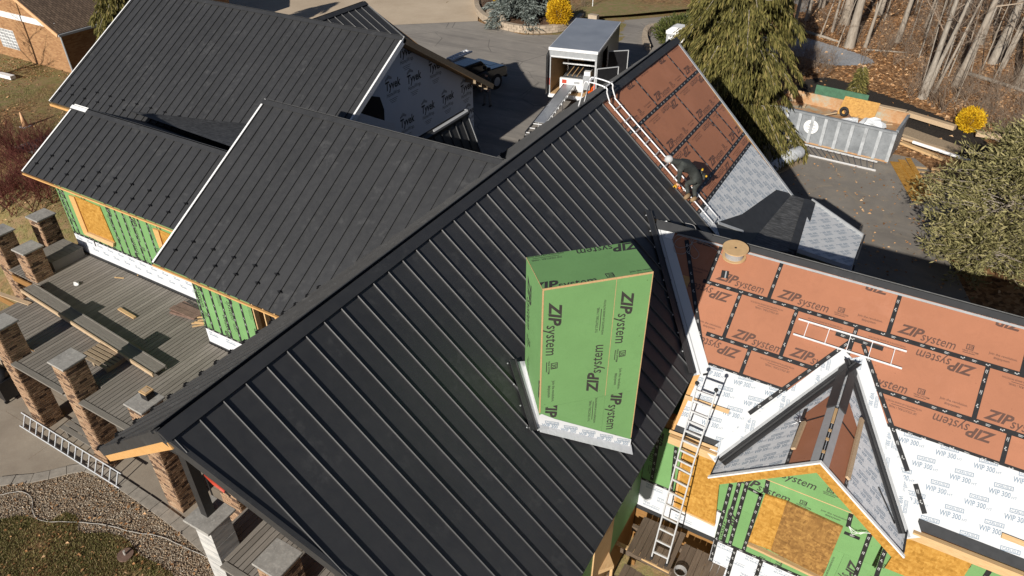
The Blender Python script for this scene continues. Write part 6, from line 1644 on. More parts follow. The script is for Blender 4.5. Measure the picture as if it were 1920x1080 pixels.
# ---- planted island with a block wall
def block_wall(name, label, line, z0, courses, parent=None, bh=0.16, bl=0.42, wd=0.30, mat='retain'):
    P = [Vector((p.x, p.y, 0)) for p in line]; t = thing(name, label, 'wall', (P[0].x, P[0].y, z0))
    cum = [0]
    for i in range(1, len(P)): cum.append(cum[-1]+(P[i]-P[i-1]).length)
    def al(s):
        for i in range(1, len(cum)):
            if cum[i] >= s: return P[i-1].lerp(P[i], (s-cum[i-1])/max(1e-6, cum[i]-cum[i-1]))
        return P[-1]
    for c in range(courses):
        s = (c % 2)*bl*0.5
        while s+bl < cum[-1]:
            a, b = al(s+0.006), al(s+bl-0.006); wv = wd*(1.15 if c == courses-1 else 1)+random.uniform(-.02, .02)
            mb = MB(); mb.bar((a.x, a.y, z0+bh*(c+.5)), (b.x, b.y, z0+bh*(c+.5)), wv, bh-0.008); mb.build('block', M[mat], t); s += bl
    return t
isl = smooth_line([tuple(at_z(*p, GZ)[:2]) for p in [(893, -14), (893, 5), (898, 28), (925, 48), (980, 61), (1040, 60), (1075, 50), (1092, 36)]], 8)
block_wall('retaining_wall', 'curved tan block wall around the planted island in the drive', isl, GZ, 3)
sheet_z('planting_bed', [(p.x, p.y) for p in isl]+[(-19.5, 52), (-30, 56)], GZ+0.30, 'mulch_b')
sheet_z('far_lawn', [(-22.3, 47), (-19.6, 49.4), (-16.2, 53.2), (-13, 58.6), (-9, 66), (-34, 90), (-34, 56)], GZ+0.31, 'ground')
bd = smooth_line([tuple(at_z(*p, GZ)[:2]) for p in [(1215, 95), (1208, 75), (1215, 58), (1235, 52)]], 8)
block_wall('kerb_wall', 'short curved block edging beside the portable toilet', bd, GZ, 2)
c = at_z(930, 27, GZ+0.6)
mb = MB(); ax_ = Vector((0.5, -0.9, 0)).normalized()
mb.ball(Vector((c.x, c.y, GZ+0.45)), 1.0, 0, 14, 8, (1.5, 0.42, 0.42), 0.06, Matrix.Rotation(R(-35), 3, 'Z')); tag(mb.build('boulder', M['rock'], None, True), 'long grey brown boulder in the planted island', 'boulder')
mb = MB(); p = at_z(1112, 36, GZ+0.3); mb.box((p.x-.3, p.y-.2, GZ+0.3), (p.x+.35, p.y+.2, GZ+0.62)); tag(mb.build('stone_block', M['retain']), 'loose tan block behind the trailer roof', 'block')
mb = MB(); p = at_z(1111, 12, GZ+0.3); mb.tube([p, p+Vector((0,0,1.3))], 0.03, 6); tag(mb.build('marker_post', M['white']), 'thin white marker post on the far lawn', 'post')
# ---- dumpster with its load
DLx, DRx, DYn, DYf = -5.9, -0.42, 33.82, 36.1
DH = z_over(1682, 248, DRx, DYn)-GZ
dp = thing('dumpster', 'grey ribbed steel dumpster with rusty inside full of debris', 'dumpster', ((DLx+DRx)/2, 35.2, GZ))
yaw = Matrix.Translation((DRx, DYn, GZ)) @ Matrix.Rotation(R(-5.5), 4, 'Z') @ Matrix.Translation((-DRx, -DYn, -GZ))
def db(nm, lo, hi, mat, parent=None): mb = MB(); mb.box(lo, hi, 0, yaw); return mb.build(nm, M[mat], parent or dp)
db('floor', (DLx, DYn, GZ+0.12), (DRx, DYf, GZ+0.2), 'dump_in')
db('side', (DLx, DYn, GZ+0.2), (DRx, DYn+0.05, GZ+DH), 'dump'); db('side', (DLx, DYf-0.05, GZ+0.2), (DRx, DYf, GZ+DH+0.1), 'dump_in')
db('end', (DLx, DYn+0.05, GZ+0.2), (DLx+0.05, DYf-0.05, GZ+DH), 'dump_in'); db('end', (DRx-0.05, DYn+0.05, GZ+0.2), (DRx, DYf-0.05, GZ+DH), 'dump')
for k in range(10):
    x = DLx+0.15+k*0.58; db('rib', (x, DYn-0.10, GZ+0.2), (x+0.14, DYn-0.001, GZ+DH-0.08), 'dump_lit')
db('top_rail', (DLx-0.03, DYn-0.09, GZ+DH-0.08), (DRx+0.03, DYn+0.06, GZ+DH+0.02), 'dump'); db('top_rail', (DRx-0.07, DYn+0.061, GZ+DH-0.05), (DRx+0.05, DYf, GZ+DH+0.06), 'dump')
db('skid', (DLx, DYn+0.2, GZ+0.012), (DRx, DYn+0.35, GZ+0.119), 'dump'); db('skid', (DLx, DYf-0.35, GZ+0.012), (DRx, DYf-0.2, GZ+0.119), 'dump')
db('far_flap', (DLx+1.2, DYf+0.10, GZ+DH+0.0), (DLx+3.6, DYf+0.14, GZ+DH+0.5), 'dgreen')
mb = MB(); c = Vector((-3.95, DYn-0.075, GZ+DH*0.62)); mb.tube([yaw @ c, yaw @ (c+Vector((0,-.012,0)))], 0.33, 24); lg = mb.build('round_sign', M['white'], dp)
tt = []; put_text(tt, 'AF 220', -0.12, 0.07, 0.07); put_text(tt, 'Container', -0.22, -0.06, 0.09, 0, 0, 0.3, width=0.44); put_box(tt, -0.13, -0.15, 0.26, 0.02)
mb = MB()
for q in tt: mb.add([yaw @ (c+Vector((x, -0.0135, z))) for x, z in q], [tuple(range(len(q)))])
mb.build('sign_print', M['ink'], lg)
yw = lambda x, y, z: yaw @ Vector((x, y, z))
db('debris_bed', (DLx+0.06, DYn+0.06, GZ+0.21), (DRx-0.06, DYf-0.06, GZ+DH-0.45), 'dump_in')
mb = MB(); mb.prism([yw(-3.35, DYf-0.5, GZ+DH-0.42), yw(-1.75, DYf-0.45, GZ+DH-0.42), yw(-1.7, DYf-0.12, GZ+DH+0.32), yw(-3.25, DYf-0.15, GZ+DH+0.34)], (0.0, 0.02, -0.015)); tag(mb.build('board_sheet', M['osb']), 'yellow strand board sheet propped inside the dumpster', 'board')
crumple('plastic_sheeting', yw(-1.55, DYn+0.7, GZ+DH-0.1), 0.42, 'plastic', 'crumpled clear plastic sheeting at the right inside the dumpster', 'plastic sheet')
crumple('plastic_sheeting', yw(-2.4, DYn+0.45, GZ+DH-0.2), 0.32, 'plastic', 'smaller crumpled clear sheeting at the middle inside the dumpster', 'plastic sheet')
mb = MB(); mb.tube([yw(-3.0+0.16*math.cos(a*0.4), DYf-0.9+0.05*math.sin(a*.3), GZ+DH-0.12+0.16*math.sin(a*0.4)) for a in range(17)], 0.06, 6); tag(mb.build('old_tyre', M['rubber'], None, True), 'black rubber ring among the debris in the dumpster', 'tyre')
for k in range(9):
    mb = MB(); a = random.uniform(0, 3.1); p = yw(random.uniform(-5.2, -0.9), random.uniform(DYn+0.5, DYf-0.5), GZ+DH-0.40); mb.bar(p, p+Vector((0.7*math.cos(a), 0.5*math.sin(a)*0.6, random.uniform(0.0, 0.25))), 0.1, 0.04)
    tag(mb.build('scrap_board', M['timber'] if k % 2 else M['brownslab']), 'broken scrap board among the debris inside the dumpster', 'scrap', 'scrap boards in the dumpster')
a0_, a1_ = at_z(1474, 262, GZ+0.62), at_z(1645, 302, GZ+0.62); b0_, b1_ = at_z(1499, 286, GZ+0.05), at_z(1642, 318, GZ+0.05)
ladder('ladder', 'aluminium ladder on edge leaning along the side of the dumpster', at_z(1474, 263, GZ+0.32), at_z(1645, 304, GZ+0.32), at_z(1499, 287, GZ+0.06), at_z(1642, 320, GZ+0.06), 14, mat='alu_d', rail=(0.03, 0.085), rung=0.016, rail_mat='alu_w')
# ---- timbers and boards round the court
t = thing('timber_edging', 'row of pale landscape timbers edging the mulch bed', 'timber edging', (-1, 40.3, GZ))
pts = [(1604, 190), (1626, 196), (1700, 212), (1792, 240)]
for (p, q) in zip(pts, pts[1:]):
    a, b = at_z(*p, 2.35), at_z(*q, 2.35); d_ = (b-a).normalized()
    mb = MB(); mb.bar(a+d_*0.03, b-d_*0.03, 0.30, 0.22); mb.build('timber', M['timber'], t)
p, q = at_z(1830, 250, 2.35), at_z(1930, 265, 2.35)
mb = MB(); mb.bar(p, q, 0.28, 0.2); mb.build('timber', M['timber'], t)
for i, (p, q, mat, wd, lb) in enumerate((((1690, 243), (1800, 283), 'pallet', 0.95, 'wide weathered plank sheet lying right of the dumpster'), ((1692, 258), (1775, 282), 'timber', 0.22, 'pale beam between the dumpster and the plank sheet'), ((1690, 268), (1770, 300), 'lumber', 0.25, 'yellow lumber beam lying right of the dumpster end'))):
    a, b = at_z(*p, GZ+0.1), at_z(*q, GZ+0.1); mb = MB(); mb.bar((a.x, a.y, GZ+0.08+0.02*i), (b.x, b.y, GZ+0.08+0.02*i), wd, 0.10); tag(mb.build('beam', M[mat]), lb, 'beam')
a, b = at_z(1712, 265, GZ+0.35), at_z(1880, 320, GZ+0.35); mb = MB(); mb.tube([(a.x, a.y, GZ+0.32), (b.x, b.y, GZ+0.32)], 0.07, 8); tag(mb.build('downpipe', M['white']), 'long white pipe lying on the beams towards the juniper', 'pipe')
t = thing('board_pile', 'long strand board strips lying across the parking court', 'boards', tuple(at_z(1710, 340, GZ)))
for i, (p, q, wd) in enumerate((((1680, 303), (1722, 376), 0.50), ((1690, 300), (1740, 374), 0.30), ((1702, 298), (1742, 368), 0.22))):
    a, b = at_z(*p, GZ+0.05), at_z(*q, GZ+0.05); mb = MB(); mb.bar((a.x, a.y, GZ+0.035+0.03*i), (b.x, b.y, GZ+0.035+0.03*i), wd, 0.025); mb.build('board', M['osb'], t)
for k, (px, py, lb) in enumerate(((1722, 345, 'bright new lumber pallet in front of the juniper'),)):
    c = at_z(1755, 345, GZ); t = thing('pallet', lb, 'pallet', tuple(c))
    for j in range(8):
        mb = MB(); y = c.y-1.4+j*0.36; mb.box((c.x-.32, y, GZ+0.13), (c.x+.32, y+0.20, GZ+0.155)); mb.build('slat', M['lumber'], t)
    for x in (-.32, -.02, .26):
        mb = MB(); mb.box((c.x+x, c.y-1.4, GZ+0.015), (c.x+x+.06, c.y+1.35, GZ+0.129)); mb.build('stringer', M['lumber_y'], t)
t = thing('broken_pallet', 'broken yellow pallet slats beside the strand board strips', 'pallet', tuple(at_z(1722, 330, GZ)))
for j in range(6):
    a = at_z(1712+j*4.5, 312+j*8, GZ+0.1); mb = MB(); mb.bar((a.x, a.y, GZ+0.08), (a.x+0.55, a.y+0.10, GZ+0.10), 0.14, 0.03); mb.build('slat', M['lumber'], t)
c = at_z(1478, 300, GZ+0.3)
t = thing('wrapped_bundle', 'white plastic wrapped bundle behind the far rake of the main roof', 'bundle', (c.x, c.y, GZ))
d_ = Vector((0.35, 0.94, 0)).normalized()
mb = MB(); mb.tube([Vector((c.x, c.y, GZ+0.36))-d_*1.3, Vector((c.x, c.y, GZ+0.46))-d_*0.8, Vector((c.x, c.y, GZ+0.46)), Vector((c.x, c.y, GZ+0.44))+d_*0.75, Vector((c.x, c.y, GZ+0.40))+d_*0.95], [0.26, 0.30, 0.31, 0.30, 0.20], 10); mb.build('wrap', M['plastic'], t, True)
mb = MB(); mb.bar(Vector((c.x, c.y, GZ+0.06))-d_*1.5, Vector((c.x, c.y, GZ+0.06))+d_*0.8, 0.5, 0.1); mb.build('skid', M['pallet'], t)
# ---- traffic cone on the left lawn
c = at_z(48, 237, GZ)
t = thing('traffic_cone', 'faded tan traffic cone on the left lawn', 'cone', (c.x, c.y, ground_z(c.x, c.y)))
zc = ground_z(c.x, c.y)
mb = MB(); mb.box((c.x-.20, c.y-.20, zc), (c.x+.20, c.y+.20, zc+.04)); mb.build('base', M['greyplastic'], t)
mb = MB(); mb.tube([(c.x, c.y, zc+.041), (c.x, c.y, zc+.75)], [0.15, 0.035], 14); mb.build('body', M['cone'], t, True)
# ================================================================== BRICK HOUSE, TOP LEFT
bh = thing('brick_building', 'tan brick building with brown shingle roof at the top left', 'building', (-47, 28, GZ))
bc = at_z(139, 138, GZ); bx, by = bc.x, bc.y
ez = z_over(106, 52, bx, by)
k, nd = brickwall('tan_brick', (0.40, 0.225, 0.105), (0.24, 0.115, 0.05), (0.26, 0.175, 0.105))
sp_ = k.n('SeparateXYZ'); k.l(k.co(), sp_.inputs[0]); cb = k.n('CombineXYZ'); k.l(k.math('ADD', sp_.outputs[0], sp_.outputs[1]), cb.inputs[0]); k.l(sp_.outputs[2], cb.inputs[1]); k.l(cb.outputs[0], nd.inputs['Vector'])
n1 = k.noise(0.8, 4); k.col(k.mix(k.ramp(n1, [(0.35, (0,0,0)), (0.7, (0.35,)*3)]), nd.outputs[0], (0.30, 0.16, 0.075))); M['tanbrick'] = k.m
BWd, BLn = 11.0, 12.0; pk = 4.6
ridx = bx-BWd/2; rzb = ez+pk*0.62
mb = MB(); mb.prism([(bx-BWd, by, GZ-0.5), (bx, by, GZ-0.5), (bx, by, ez), (ridx, by, rzb), (bx-BWd, by, ez)], (0, BLn, 0)); mb.build('wall', M['tanbrick'], bh)
mb = MB(); mb.box((bx-BWd, by-0.05, ez-0.12), (bx-0.15, by-0.001, ez+0.22)); mb.build('band_course', M['white'], bh)
sl = (rzb-ez)/(BWd/2)
for sg in (1, -1):
    x1 = ridx+sg*(BWd/2+0.55); z1 = ez-0.55*sl
    mb = MB(); mb.add([(ridx, by-0.45, rzb+0.12), (x1, by-0.45, z1+0.12), (x1, by+BLn, z1+0.12), (ridx, by+BLn, rzb+0.12), (ridx, by-0.45, rzb), (x1, by-0.45, z1), (x1, by+BLn, z1), (ridx, by+BLn, rzb)], [(0,1,2,3),(7,6,5,4),(0,4,5,1),(1,5,6,2),(2,6,7,3),(3,7,4,0)]); rfb = mb.build('roof', M['shingle'], bh)
    mb = MB(); mb.bar((ridx, by-0.47, rzb+0.02), (x1, by-0.47, z1+0.02), 0.05, 0.20); mb.build('rake_board', M['cone'], rfb)
    mb = MB(); mb.bar((x1+sg*0.06, by-0.45, z1+0.02), (x1+sg*0.06, by+BLn, z1+0.02), 0.12, 0.12); mb.build('gutter', M['greyplastic'], rfb)
mb = MB(); mb.tube([(bx+0.05, by-0.06, ez-0.1), (bx+0.05, by-0.06, GZ)], 0.05, 8); mb.build('downpipe', M['greyplastic'], bh)
mb = MB(); mb.bar((bx+0.35, by-0.1, ez-0.28), (bx+0.10, by+1.0, ez-0.16), 0.1, 0.1); mb.build('gutter_elbow', M['cone'], bh)
GWn = Fr((0, by, 0), (1, 0, 0), (0, 0, -1))
wp = [GWn.L(*p) for p in ((-8, 50), (22, 53), (35, 88), (6, 86))]
wx0, wx1, wz0, wz1 = wp[0][0], wp[1][0], -wp[3][1], -wp[0][1]
mb = MB(); mb.box((wx0, by-0.02, wz0), (wx1, by-0.002, wz1)); wn = mb.build('window', M['white'], bh)
nxb, nzb = 6, 6
for i in range(nxb):
    for j in range(nzb):
        a = wx0+(wx1-wx0)*(i+0.12)/nxb; b = wx0+(wx1-wx0)*(i+0.88)/nxb; c0 = wz0+(wz1-wz0)*(j+0.12)/nzb; c1 = wz0+(wz1-wz0)*(j+0.88)/nzb
        mb = MB(); mb.box((a, by-0.035, c0), (b, by-0.021, c1)); mb.build('glass_block', M['greyplastic'], wn)
mb = MB(); mb.bar((bx-4.6, by-0.05, ez-3.0), (bx-0.3, by-0.05, ez-3.0), 0.03, 0.10); mb.build('soldier_course', M['brownslab'], bh)
mb = MB(); p = at_z(8, 143, GZ+0.1); mb.bar((p.x-1.0, p.y, GZ+0.12), (p.x+0.7, p.y+0.1, GZ+0.12), 0.3, 0.2); tag(mb.build('splash_block', M['white']), 'white block lying at the foot of the brick building', 'block')
# ================================================================== PLANTS
def spray(mb, p, d, ln, wd, rg, fold=0.0, mi=0):       # one leaf-sized spray: a kite of two triangles
    d = d.normalized(); s = d.cross(Vector((rg.uniform(-1,1), rg.uniform(-1,1), rg.uniform(-1,1))))
    if s.length < 1e-3: s = d.orthogonal()
    s.normalize(); q = p+d*ln; m_ = p+d*ln*0.45
    b = len(mb.v); up = d.cross(s)*fold
    mb.v += [tuple(p), tuple(m_+s*wd), tuple(q), tuple(m_-s*wd+up)]
    mb.f.append((b, b+1, b+2, b+3)); mb.m.append(mi)
def conifer(label, base, h, r, n_br, per, mat, name='cedar_tree', droop=0.55, ln=0.42, wd=0.045, seed=1, skirt=0.06, group=None, shape=0.8, wob=0.25):
    rg = random.Random(seed); t = thing(name, label, 'tree', tuple(base), group); base = Vector(base)
    mb = MB(); mb.tube([base, base+Vector((0.05,0,h*0.5)), base+Vector((0,0.05,h*0.97))], [r*0.09+0.05, r*0.05+0.03, 0.015], 8); mb.build('trunk', M['bark'], t, True)
    fo = MB(); br = MB()
    for i in range(n_br):
        f = skirt+(1-skirt)*((i+rg.random())/n_br); z = h*f; az = i*2.399963+rg.uniform(-.4, .4)
        rad = r*(1-f)**shape*(1+rg.uniform(-wob, wob))+0.10
        d = Vector((math.cos(az), math.sin(az), 0))
        p0 = base+Vector((0,0,z)); mid = p0+d*rad*0.55+Vector((0,0,rad*0.10)); end = p0+d*rad+Vector((0,0,-rad*droop*0.55))
        br.tube([p0, mid, end], [0.030, 0.018, 0.006], 4, caps=False)
        sd = Vector((-d.y, d.x, 0))
        for k in range(int(per*(0.35+rad/r))):
            u = rg.random()**0.6
            c = (p0.lerp(mid, u/0.55) if u < 0.55 else mid.lerp(end, (u-0.55)/0.45))
            c = c+sd*rg.gauss(0, 0.075*rad+0.04)+Vector((0,0,rg.gauss(0, 0.05)))
            v = Vector((d.x*rg.uniform(0.0, 0.9), d.y*rg.uniform(0.0, 0.9), -droop*2*rg.uniform(0.4, 1.2)))+sd*rg.uniform(-.5, .5)
            spray(fo, c, v, ln*rg.uniform(0.5, 1.3), wd*rg.uniform(0.7, 1.3), rg, 0.01)
    br.build('branches', M['bark'], t); fo.build('crown', M[mat], t)
    return t
conifer('tall weeping cedar with drooping olive sprays beyond the far rake', (-7.6, 32.4, GZ), 11.5, 3.0, 165, 640, 'needle', droop=0.75, ln=0.34, wd=0.030, seed=3, skirt=0.03, shape=0.55, wob=0.5)
conifer('dark weeping cedar between the brick building and the rear wing', (-39.5, 25.2, GZ), 8.5, 2.4, 110, 240, 'needle', droop=0.75, ln=0.34, wd=0.032, seed=8, skirt=0.03, shape=0.6)
conifer('low blue spruce in the planted island', tuple(at_z(983, 30, GZ+0.3))[:2]+(GZ+0.3,), 3.0, 2.9, 90, 170, 'spruce', name='spruce_tree', droop=0.10, ln=0.32, wd=0.035, seed=5, skirt=0.02, shape=0.75)
conifer('slim young conifer standing in the dark mulch bed', tuple(at_z(1602, 187, GZ))[:2]+(GZ+0.05,), 1.7, 0.38, 40, 40, 'needle', name='young_conifer', droop=0.25, ln=0.25, wd=0.03, seed=6)
def juniper(label, base, h, r, n, seed):
    rg = random.Random(seed); t = thing('juniper_tree', label, 'tree', tuple(base)); base = Vector(base)
    mb = MB()
    mb.tube([base, base+Vector((0.1,0,h*0.5)), base+Vector((0.5,0.2,h*0.95))], [0.16, 0.10, 0.03], 8); mb.build('trunk', M['bark'], t, True)
    fo = MB(); br = MB()
    for i in range(n):
        f = rg.uniform(0.05, 1.0); az = rg.uniform(0, 6.283); rad = r*math.sin(math.pi*(0.15+0.80*f))**0.7*rg.uniform(0.35, 1.05)
        p0 = base+Vector((0.3*f, 0.1*f, h*f*0.85)); e = p0+Vector((math.cos(az)*rad, math.sin(az)*rad, rg.uniform(-0.1, 0.35)*rad))
        br.tube([p0, p0.lerp(e, .5)+Vector((0,0,.08)), e], [0.022, 0.013, 0.004], 4, caps=False)
        d = (e-p0).normalized()
        for k in range(80):
            u = 0.30+0.72*rg.random()**0.7; c = p0.lerp(e, u)+Vector((rg.gauss(0, .13), rg.gauss(0, .13), rg.gauss(0, .10)))
            v = d*0.6+Vector((rg.uniform(-1,1), rg.uniform(-1,1), rg.uniform(-0.3, 1.0)))
            spray(fo, c, v, rg.uniform(0.10, 0.28), rg.uniform(0.014, 0.030), rg, 0.005)
    br.build('branches', M['bark'], t); fo.build('crown', M['juniper'], t); return t
juniper('large loose olive juniper at the right frame edge', (3.5, 26.3, GZ), 6.2, 2.8, 420, 4)
juniper('second olive juniper behind the large one at the upper right edge', (5.4, 29.6, GZ), 6.4, 2.5, 280, 14)
def ball_shrub(name, label, base, r, h, mat, n, seed, ln=0.10, wd=0.014, cat='shrub', group=None, sq=1.0):
    rg = random.Random(seed); t = thing(name, label, cat, tuple(base), group); base = Vector(base); fo = MB(); st = MB()
    for i in range(10):
        az = rg.uniform(0, 6.28); st.tube([base, base+Vector((math.cos(az)*r*.35, math.sin(az)*r*.35, h*0.7))], [0.02, 0.006], 4, caps=False)
    ctr = base+Vector((0,0,h*0.5))
    for i in range(n):
        v = Vector((rg.gauss(0,1), rg.gauss(0,1), rg.gauss(0,1))).normalized(); q = (0.45+0.55*rg.random()**0.5)*(1+0.12*math.sin(v.x*7+seed)*math.sin(v.y*8+v.z*5)+0.05*rg.gauss(0, 1))
        c = ctr+Vector((v.x*r*q, v.y*r*q, v.z*h*0.52*q))
        if c.z < base.z: c.z = base.z+0.02
        spray(fo, c, v+Vector((rg.uniform(-.7,.7), rg.uniform(-.7,.7), rg.uniform(-.2,1))), ln*rg.uniform(.6, 1.4), wd*rg.uniform(.7, 1.4), rg)
    st.build('stems', M['bark'], t); fo.build('foliage', M[mat], t); return t
gp_ = at_z(1041, 50, GZ+0.3)
ball_shrub('golden_shrub', 'large round golden shrub at the edge of the planted island', (gp_.x, gp_.y+0.5, GZ+0.3), 0.78, 1.7, 'gold', 8000, 21, 0.14, 0.022, group='golden shrubs')
g2 = at_z(936, 10, GZ+0.3)
ball_shrub('golden_shrub', 'small golden shrub beside the blue spruce at the top edge', (g2.x, g2.y+0.3, GZ+0.3), 0.55, 1.1, 'gold', 3500, 22, 0.13, 0.02, group='golden shrubs')
g3 = at_z(1812, 250, GZ)
ball_shrub('golden_shrub', 'round golden shrub at the end of the timber edging near the woods', (g3.x, g3.y+0.4, GZ+0.02), 0.55, 1.05, 'gold', 5500, 23, 0.12, 0.018, group='golden shrubs')
for i, (px, py, r, h, lb) in enumerate(((1262, 92, 1.5, 1.7, 'low green hedge shrub left of the portable toilet'), (1305, 96, 1.7, 2.2, 'taller green hedge shrub right of the portable toilet'), (1335, 80, 1.5, 1.9, 'green hedge shrub nearest the weeping cedar'))):
    c = at_z(px, py, GZ); ball_shrub('hedge_shrub', lb, (c.x, c.y+0.8, GZ), r, h, 'hedge', 5200, 30+i, 0.20, 0.035, group='hedge shrubs')
def twig_bush(mb, base, h, spread, n, rg, depth=2, r0=0.012):
    base = Vector(base)
    def grow(p, d, ln, r, lev):
        e = p+d*ln; m_ = p.lerp(e, .5)+Vector((rg.uniform(-1,1), rg.uniform(-1,1), 0))*ln*0.07
        mb.tube([p, m_, e], [r, r*.75, r*.45], 3, caps=False)
        if lev > 0:
            for k in range(rg.choice((2, 3, 3))):
                q = p.lerp(e, rg.uniform(.4, 1.0)); nd_ = (d+Vector((rg.uniform(-1,1), rg.uniform(-1,1), rg.uniform(-.2,.7)))*0.75).normalized()
                grow(q, nd_, ln*rg.uniform(.45, .75), r*.5, lev-1)
    for i in range(n):
        az = rg.uniform(0, 6.28); tl = rg.uniform(.1, spread)
        grow(base+Vector((rg.uniform(-.1,.1), rg.uniform(-.1,.1), 0)), Vector((math.cos(az)*tl, math.sin(az)*tl, 1)).normalized(), h*rg.uniform(.45, .7), r0, depth)
rg = random.Random(77)
for i, (px, py, h, mat, lb) in enumerate(((30, 330, 2.4, 'twig_r', 'bare dark red shrub left of the lower wing'), (75, 318, 2.0, 'twig_r', 'bare dark red shrub close to the lower wing rake'), (10, 385, 2.3, 'twig_r', 'bare dark red shrub at the left frame edge'), (70, 385, 1.7, 'twig_r', 'bare dark red shrub behind the farthest brick pier'))):
    c = at_z(px, py, 1.5); zb = ground_z(c.x, c.y)
    t = thing('bare_shrub', lb, 'shrub', (c.x, c.y, zb), 'bare red shrubs')
    mb = MB()
    for k in range(13): twig_bush(mb, (c.x+rg.uniform(-1.5,1.5), c.y+rg.uniform(-1.0,1.0), zb), h*rg.uniform(.6, 1), 1.2, 8, rg, 3, 0.014)
    mb.build('twigs', M[mat], t)
# bare woodland trees
def bare_tree(label, base, h, r, seed, lean=(0, 0), fork=False, levels=3, name='bare_tree', group='bare trees in the woods', nb=16):
    rg = random.Random(seed); base = Vector(base); t = thing(name, label, 'tree', tuple(base), group)
    tr_ = MB(); cr = MB()
    def stem(b, lean, h, r):
        pts = [b-Vector((0,0,.1))]; n = 6
        for i in range(1, n+1):
            f = i/n; pts.append(b+Vector((lean[0]*f+rg.uniform(-.06,.06)*h*.06, lean[1]*f+rg.uniform(-.06,.06)*h*.06, h*f)))
        rs = [r*1.25]+[r*(1-0.80*i/n) for i in range(1, n+1)]
        tr_.tube(pts, rs, 9, caps=False)
        for k in range(nb):
            f = rg.uniform(.22, .98); i = min(int(f*n), n-1); p = pts[i].lerp(pts[i+1], f*n-i); az = rg.uniform(0, 6.28)
            d = Vector((math.cos(az), math.sin(az), rg.uniform(.2, .9))).normalized()
            limb(p, d, h*(1-f*0.6)*rg.uniform(.14, .30), max(0.012, r*(1-f)*0.35), levels)
    def limb(p, d, ln, r, lev):
        e = p+d*ln; m_ = p.lerp(e, .5)+Vector((rg.uniform(-1,1), rg.uniform(-1,1), rg.uniform(-.2, .6)))*ln*0.10
        cr.tube([p, m_, e], [r, r*.7, r*.4], 4 if lev > 1 else 3, caps=False)
        if lev > 0:
            for k in range(3 if lev > 1 else 4):
                q = (p.lerp(m_, .6) if rg.random() < .3 else m_.lerp(e, rg.uniform(.1, 1))); nd_ = (d+Vector((rg.uniform(-1,1), rg.uniform(-1,1), rg.uniform(-.4,.7)))*0.8).normalized()
                limb(q, nd_, ln*rg.uniform(.4, .65), r*.5, lev-1)
    stem(base, lean, h, r)
    if fork: stem(base+Vector((0.15, 0.05, 0)), fork, h*0.92, r*0.75)
    tr_.build('trunk', M['bark'], t, True); cr.build('crown', M['twig'], t); return t
TR = [((1592, 88), 15, .27, (0.2, 0.3), False, 'thick pale bare trunk rising right of the gravel path'), ((1622, 88), 12, .10, (0.6, 0.2), False, 'thin leaning bare sapling right of the thick pale trunk'),
      ((1683, 78), 12, .16, (0.5, 0.2), False, 'bare tree with snapped lower trunk in the mid woods'), ((1728, 180), 13, .16, (0.3, 0.6), (1.2, 0.6), 'forked pale bare tree leaning over the mulch bed'),
      ((1752, 170), 9, .08, (1.3, 0.5), False, 'slender bare tree leaning right of the forked tree'), ((1792, 160), 14, .19, (1.2, 0.8), False, 'stout bare trunk half hidden by brush near the forked tree'),
      ((1862, 118), 15, .26, (0.9, 0.2), False, 'stout grey trunk at the right with a split orange limb'), ((1880, 125), 12, .11, (1.4, 0.3), False, 'thin bare tree leaning right beside the stout grey trunk'),
      ((1912, 160), 14, .24, (0.5, 0.4), False, 'bare trunk cut by the right frame edge'), ((1464, 100), 12, .12, (0.1, 0.2), False, 'thin bare tree left of the gravel path'),
      ((1476, 98), 12, .12, (0.3, 0.1), False, 'thin twin of the bare tree left of the gravel path'), ((1340, 62), 14, .30, (0.1, 0.4), False, 'pale bare trunk behind the hedge at the road'),
      ((1560, 60), 11, .08, (0.1, 0.1), False, 'slim straight sapling behind the gravel path'), ((1512, 40), 13, .13, (0.2, 0.2), False, 'thin bare tree at the top edge above the path'),
      ((1583, 45), 15, .28, (0.1, 0.2), False, 'broad pale trunk at the top edge behind the thick trunk'), ((1735, 52), 12, .11, (0.4, 0.3), False, 'slim bare tree in the far mid woods'),
      ((1775, 95), 11, .09, (0.8, 0.1), False, 'thin bare tree behind the forked tree'), ((1838, 85), 12, .12, (0.5, 0.6), False, 'thin bare tree left of the stout grey trunk'), ((1895, 60), 13, .15, (0.3, 0.3), False, 'bare tree at the upper right corner'),
      ((1650, 30), 13, .15, (0.3, 0.2), False, 'bare tree at the top edge in the mid woods'), ((1540, 15), 14, .2, (0.2, 0.2), False, 'bare tree on the top edge above the path end'), ((1810, 30), 13, .16, (0.4, 0.2), False, 'bare tree on the top edge towards the right')]
for i, (px, h, r, ln, fk, lb) in enumerate(TR):
    c = at_z(*px, GZ+0.1); bare_tree(lb, (c.x, c.y, ground_z(c.x, c.y)), h, r, 100+i, ln, fk, levels=2 if r < .12 else 3, nb=10 if r < .12 else 15)
rgs = random.Random(41); k = 0
while k < 34:
    px, py = rgs.uniform(1490, 1930), rgs.uniform(-5, 190)
    c = at_z(px, py, GZ+0.1)
    if inside(bedxy, c.x, c.y) or inside(pathxy, c.x, c.y) or (py > 110 and px < 1720): continue
    bare_tree('thin bare sapling among the brush in the woods', (c.x, c.y, ground_z(c.x, c.y)), rgs.uniform(4, 10), rgs.uniform(.025, .06), 500+k, (rgs.uniform(-.5, .6), rgs.uniform(-.3, .4)), False, 2, name='bare_sapling', group='thin saplings in the woods', nb=11); k += 1
# trees outside the frame, to the left: only their shadows and those of the lawn show
c = Vector((bx-3.5, by-7.5, GZ)); bare_tree('bare tree on the left lawn, casting branch shadows on the brick building', tuple(c), 9, .16, 300, (0.5, 0.3), False, 3, nb=20)
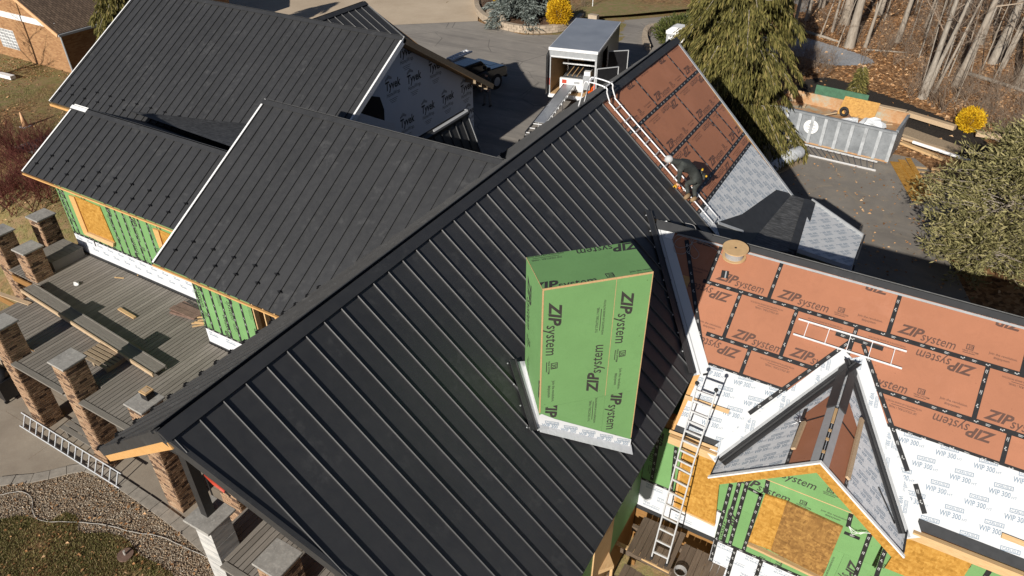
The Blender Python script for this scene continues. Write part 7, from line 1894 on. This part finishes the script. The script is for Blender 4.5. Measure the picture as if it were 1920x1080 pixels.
# undergrowth: nobody could count it
rg = random.Random(5); mb = MB(); n = 0
spots_ = [(1500, 118), (1470, 140), (1520, 135), (1530, 128), (1490, 125)]
for px, py in spots_:
    c = at_z(px, py, GZ+0.05); 
    for k in range(5): twig_bush(mb, (c.x+rg.uniform(-.8,.8), c.y+rg.uniform(-.6,.6), ground_z(c.x, c.y)), 1.5, 0.9, 6, rg, 3, 0.009)
while n < 230:
    px, py = rg.uniform(1480, 1930), rg.uniform(-10, 300)
    c = at_z(px, py, GZ+0.1)
    if inside(bedxy, c.x, c.y) or inside(pathxy, c.x, c.y) or c.y < 38.5: continue
    if py > 130 and px < 1700: continue
    dens = 1.0 if px > 1690 else 0.55
    if rg.random() > dens: continue
    twig_bush(mb, (c.x, c.y, ground_z(c.x, c.y)), rg.uniform(0.7, 2.2), 1.0, 6, rg, 3, 0.010); n += 1
tag(mb.build('undergrowth', M['twig']), 'tangled bare brush across the woodland floor', 'brush', kind='stuff')
for i, (p, q, r, lb) in enumerate((((1625, 92), (1700, 98), .06, 'thin fallen pole on the leaves right of the path'), ((1510, 62), (1575, 80), .10, 'fallen log beside the gravel path'), ((1815, 138), (1925, 170), .12, 'pale fallen log at the right of the woods'))):
    a, b = at_z(*p, GZ+0.15), at_z(*q, GZ+0.15)
    mb = MB(); mb.tube([(a.x, a.y, ground_z(a.x, a.y)+r), ((a.x+b.x)/2, (a.y+b.y)/2+.1, ground_z((a.x+b.x)/2, (a.y+b.y)/2)+r), (b.x, b.y, ground_z(b.x, b.y)+r)], [r, r*.9, r*.6], 8); tag(mb.build('fallen_log', M['bark'], None, True), lb, 'log')
c = at_z(1765, 205, GZ); t = thing('bare_shrub', 'small pale bare shrub at the edge of the mulch bed', 'shrub', (c.x, c.y, GZ)); mb = MB(); twig_bush(mb, (c.x, c.y, ground_z(c.x, c.y)), 1.9, 0.6, 8, random.Random(3), 2, 0.02); mb.build('twigs', M['twig'], t)
# brown shrub remains in the island
mb = MB(); rg = random.Random(9)
for px, py in ((900, 8), (1072, 20), (1090, 12), (1230, 62), (1245, 70)):
    c = at_z(px, py, GZ+0.3)
    for k in range(3): twig_bush(mb, (c.x+rg.uniform(-.6,.6), c.y+rg.uniform(-.4,.4), GZ+0.1), 0.9, 1.0, 6, rg, 3, 0.008)
tag(mb.build('dry_perennials', M['twig']), 'dry brown perennial stems in the planted beds', 'dry plants', kind='stuff')
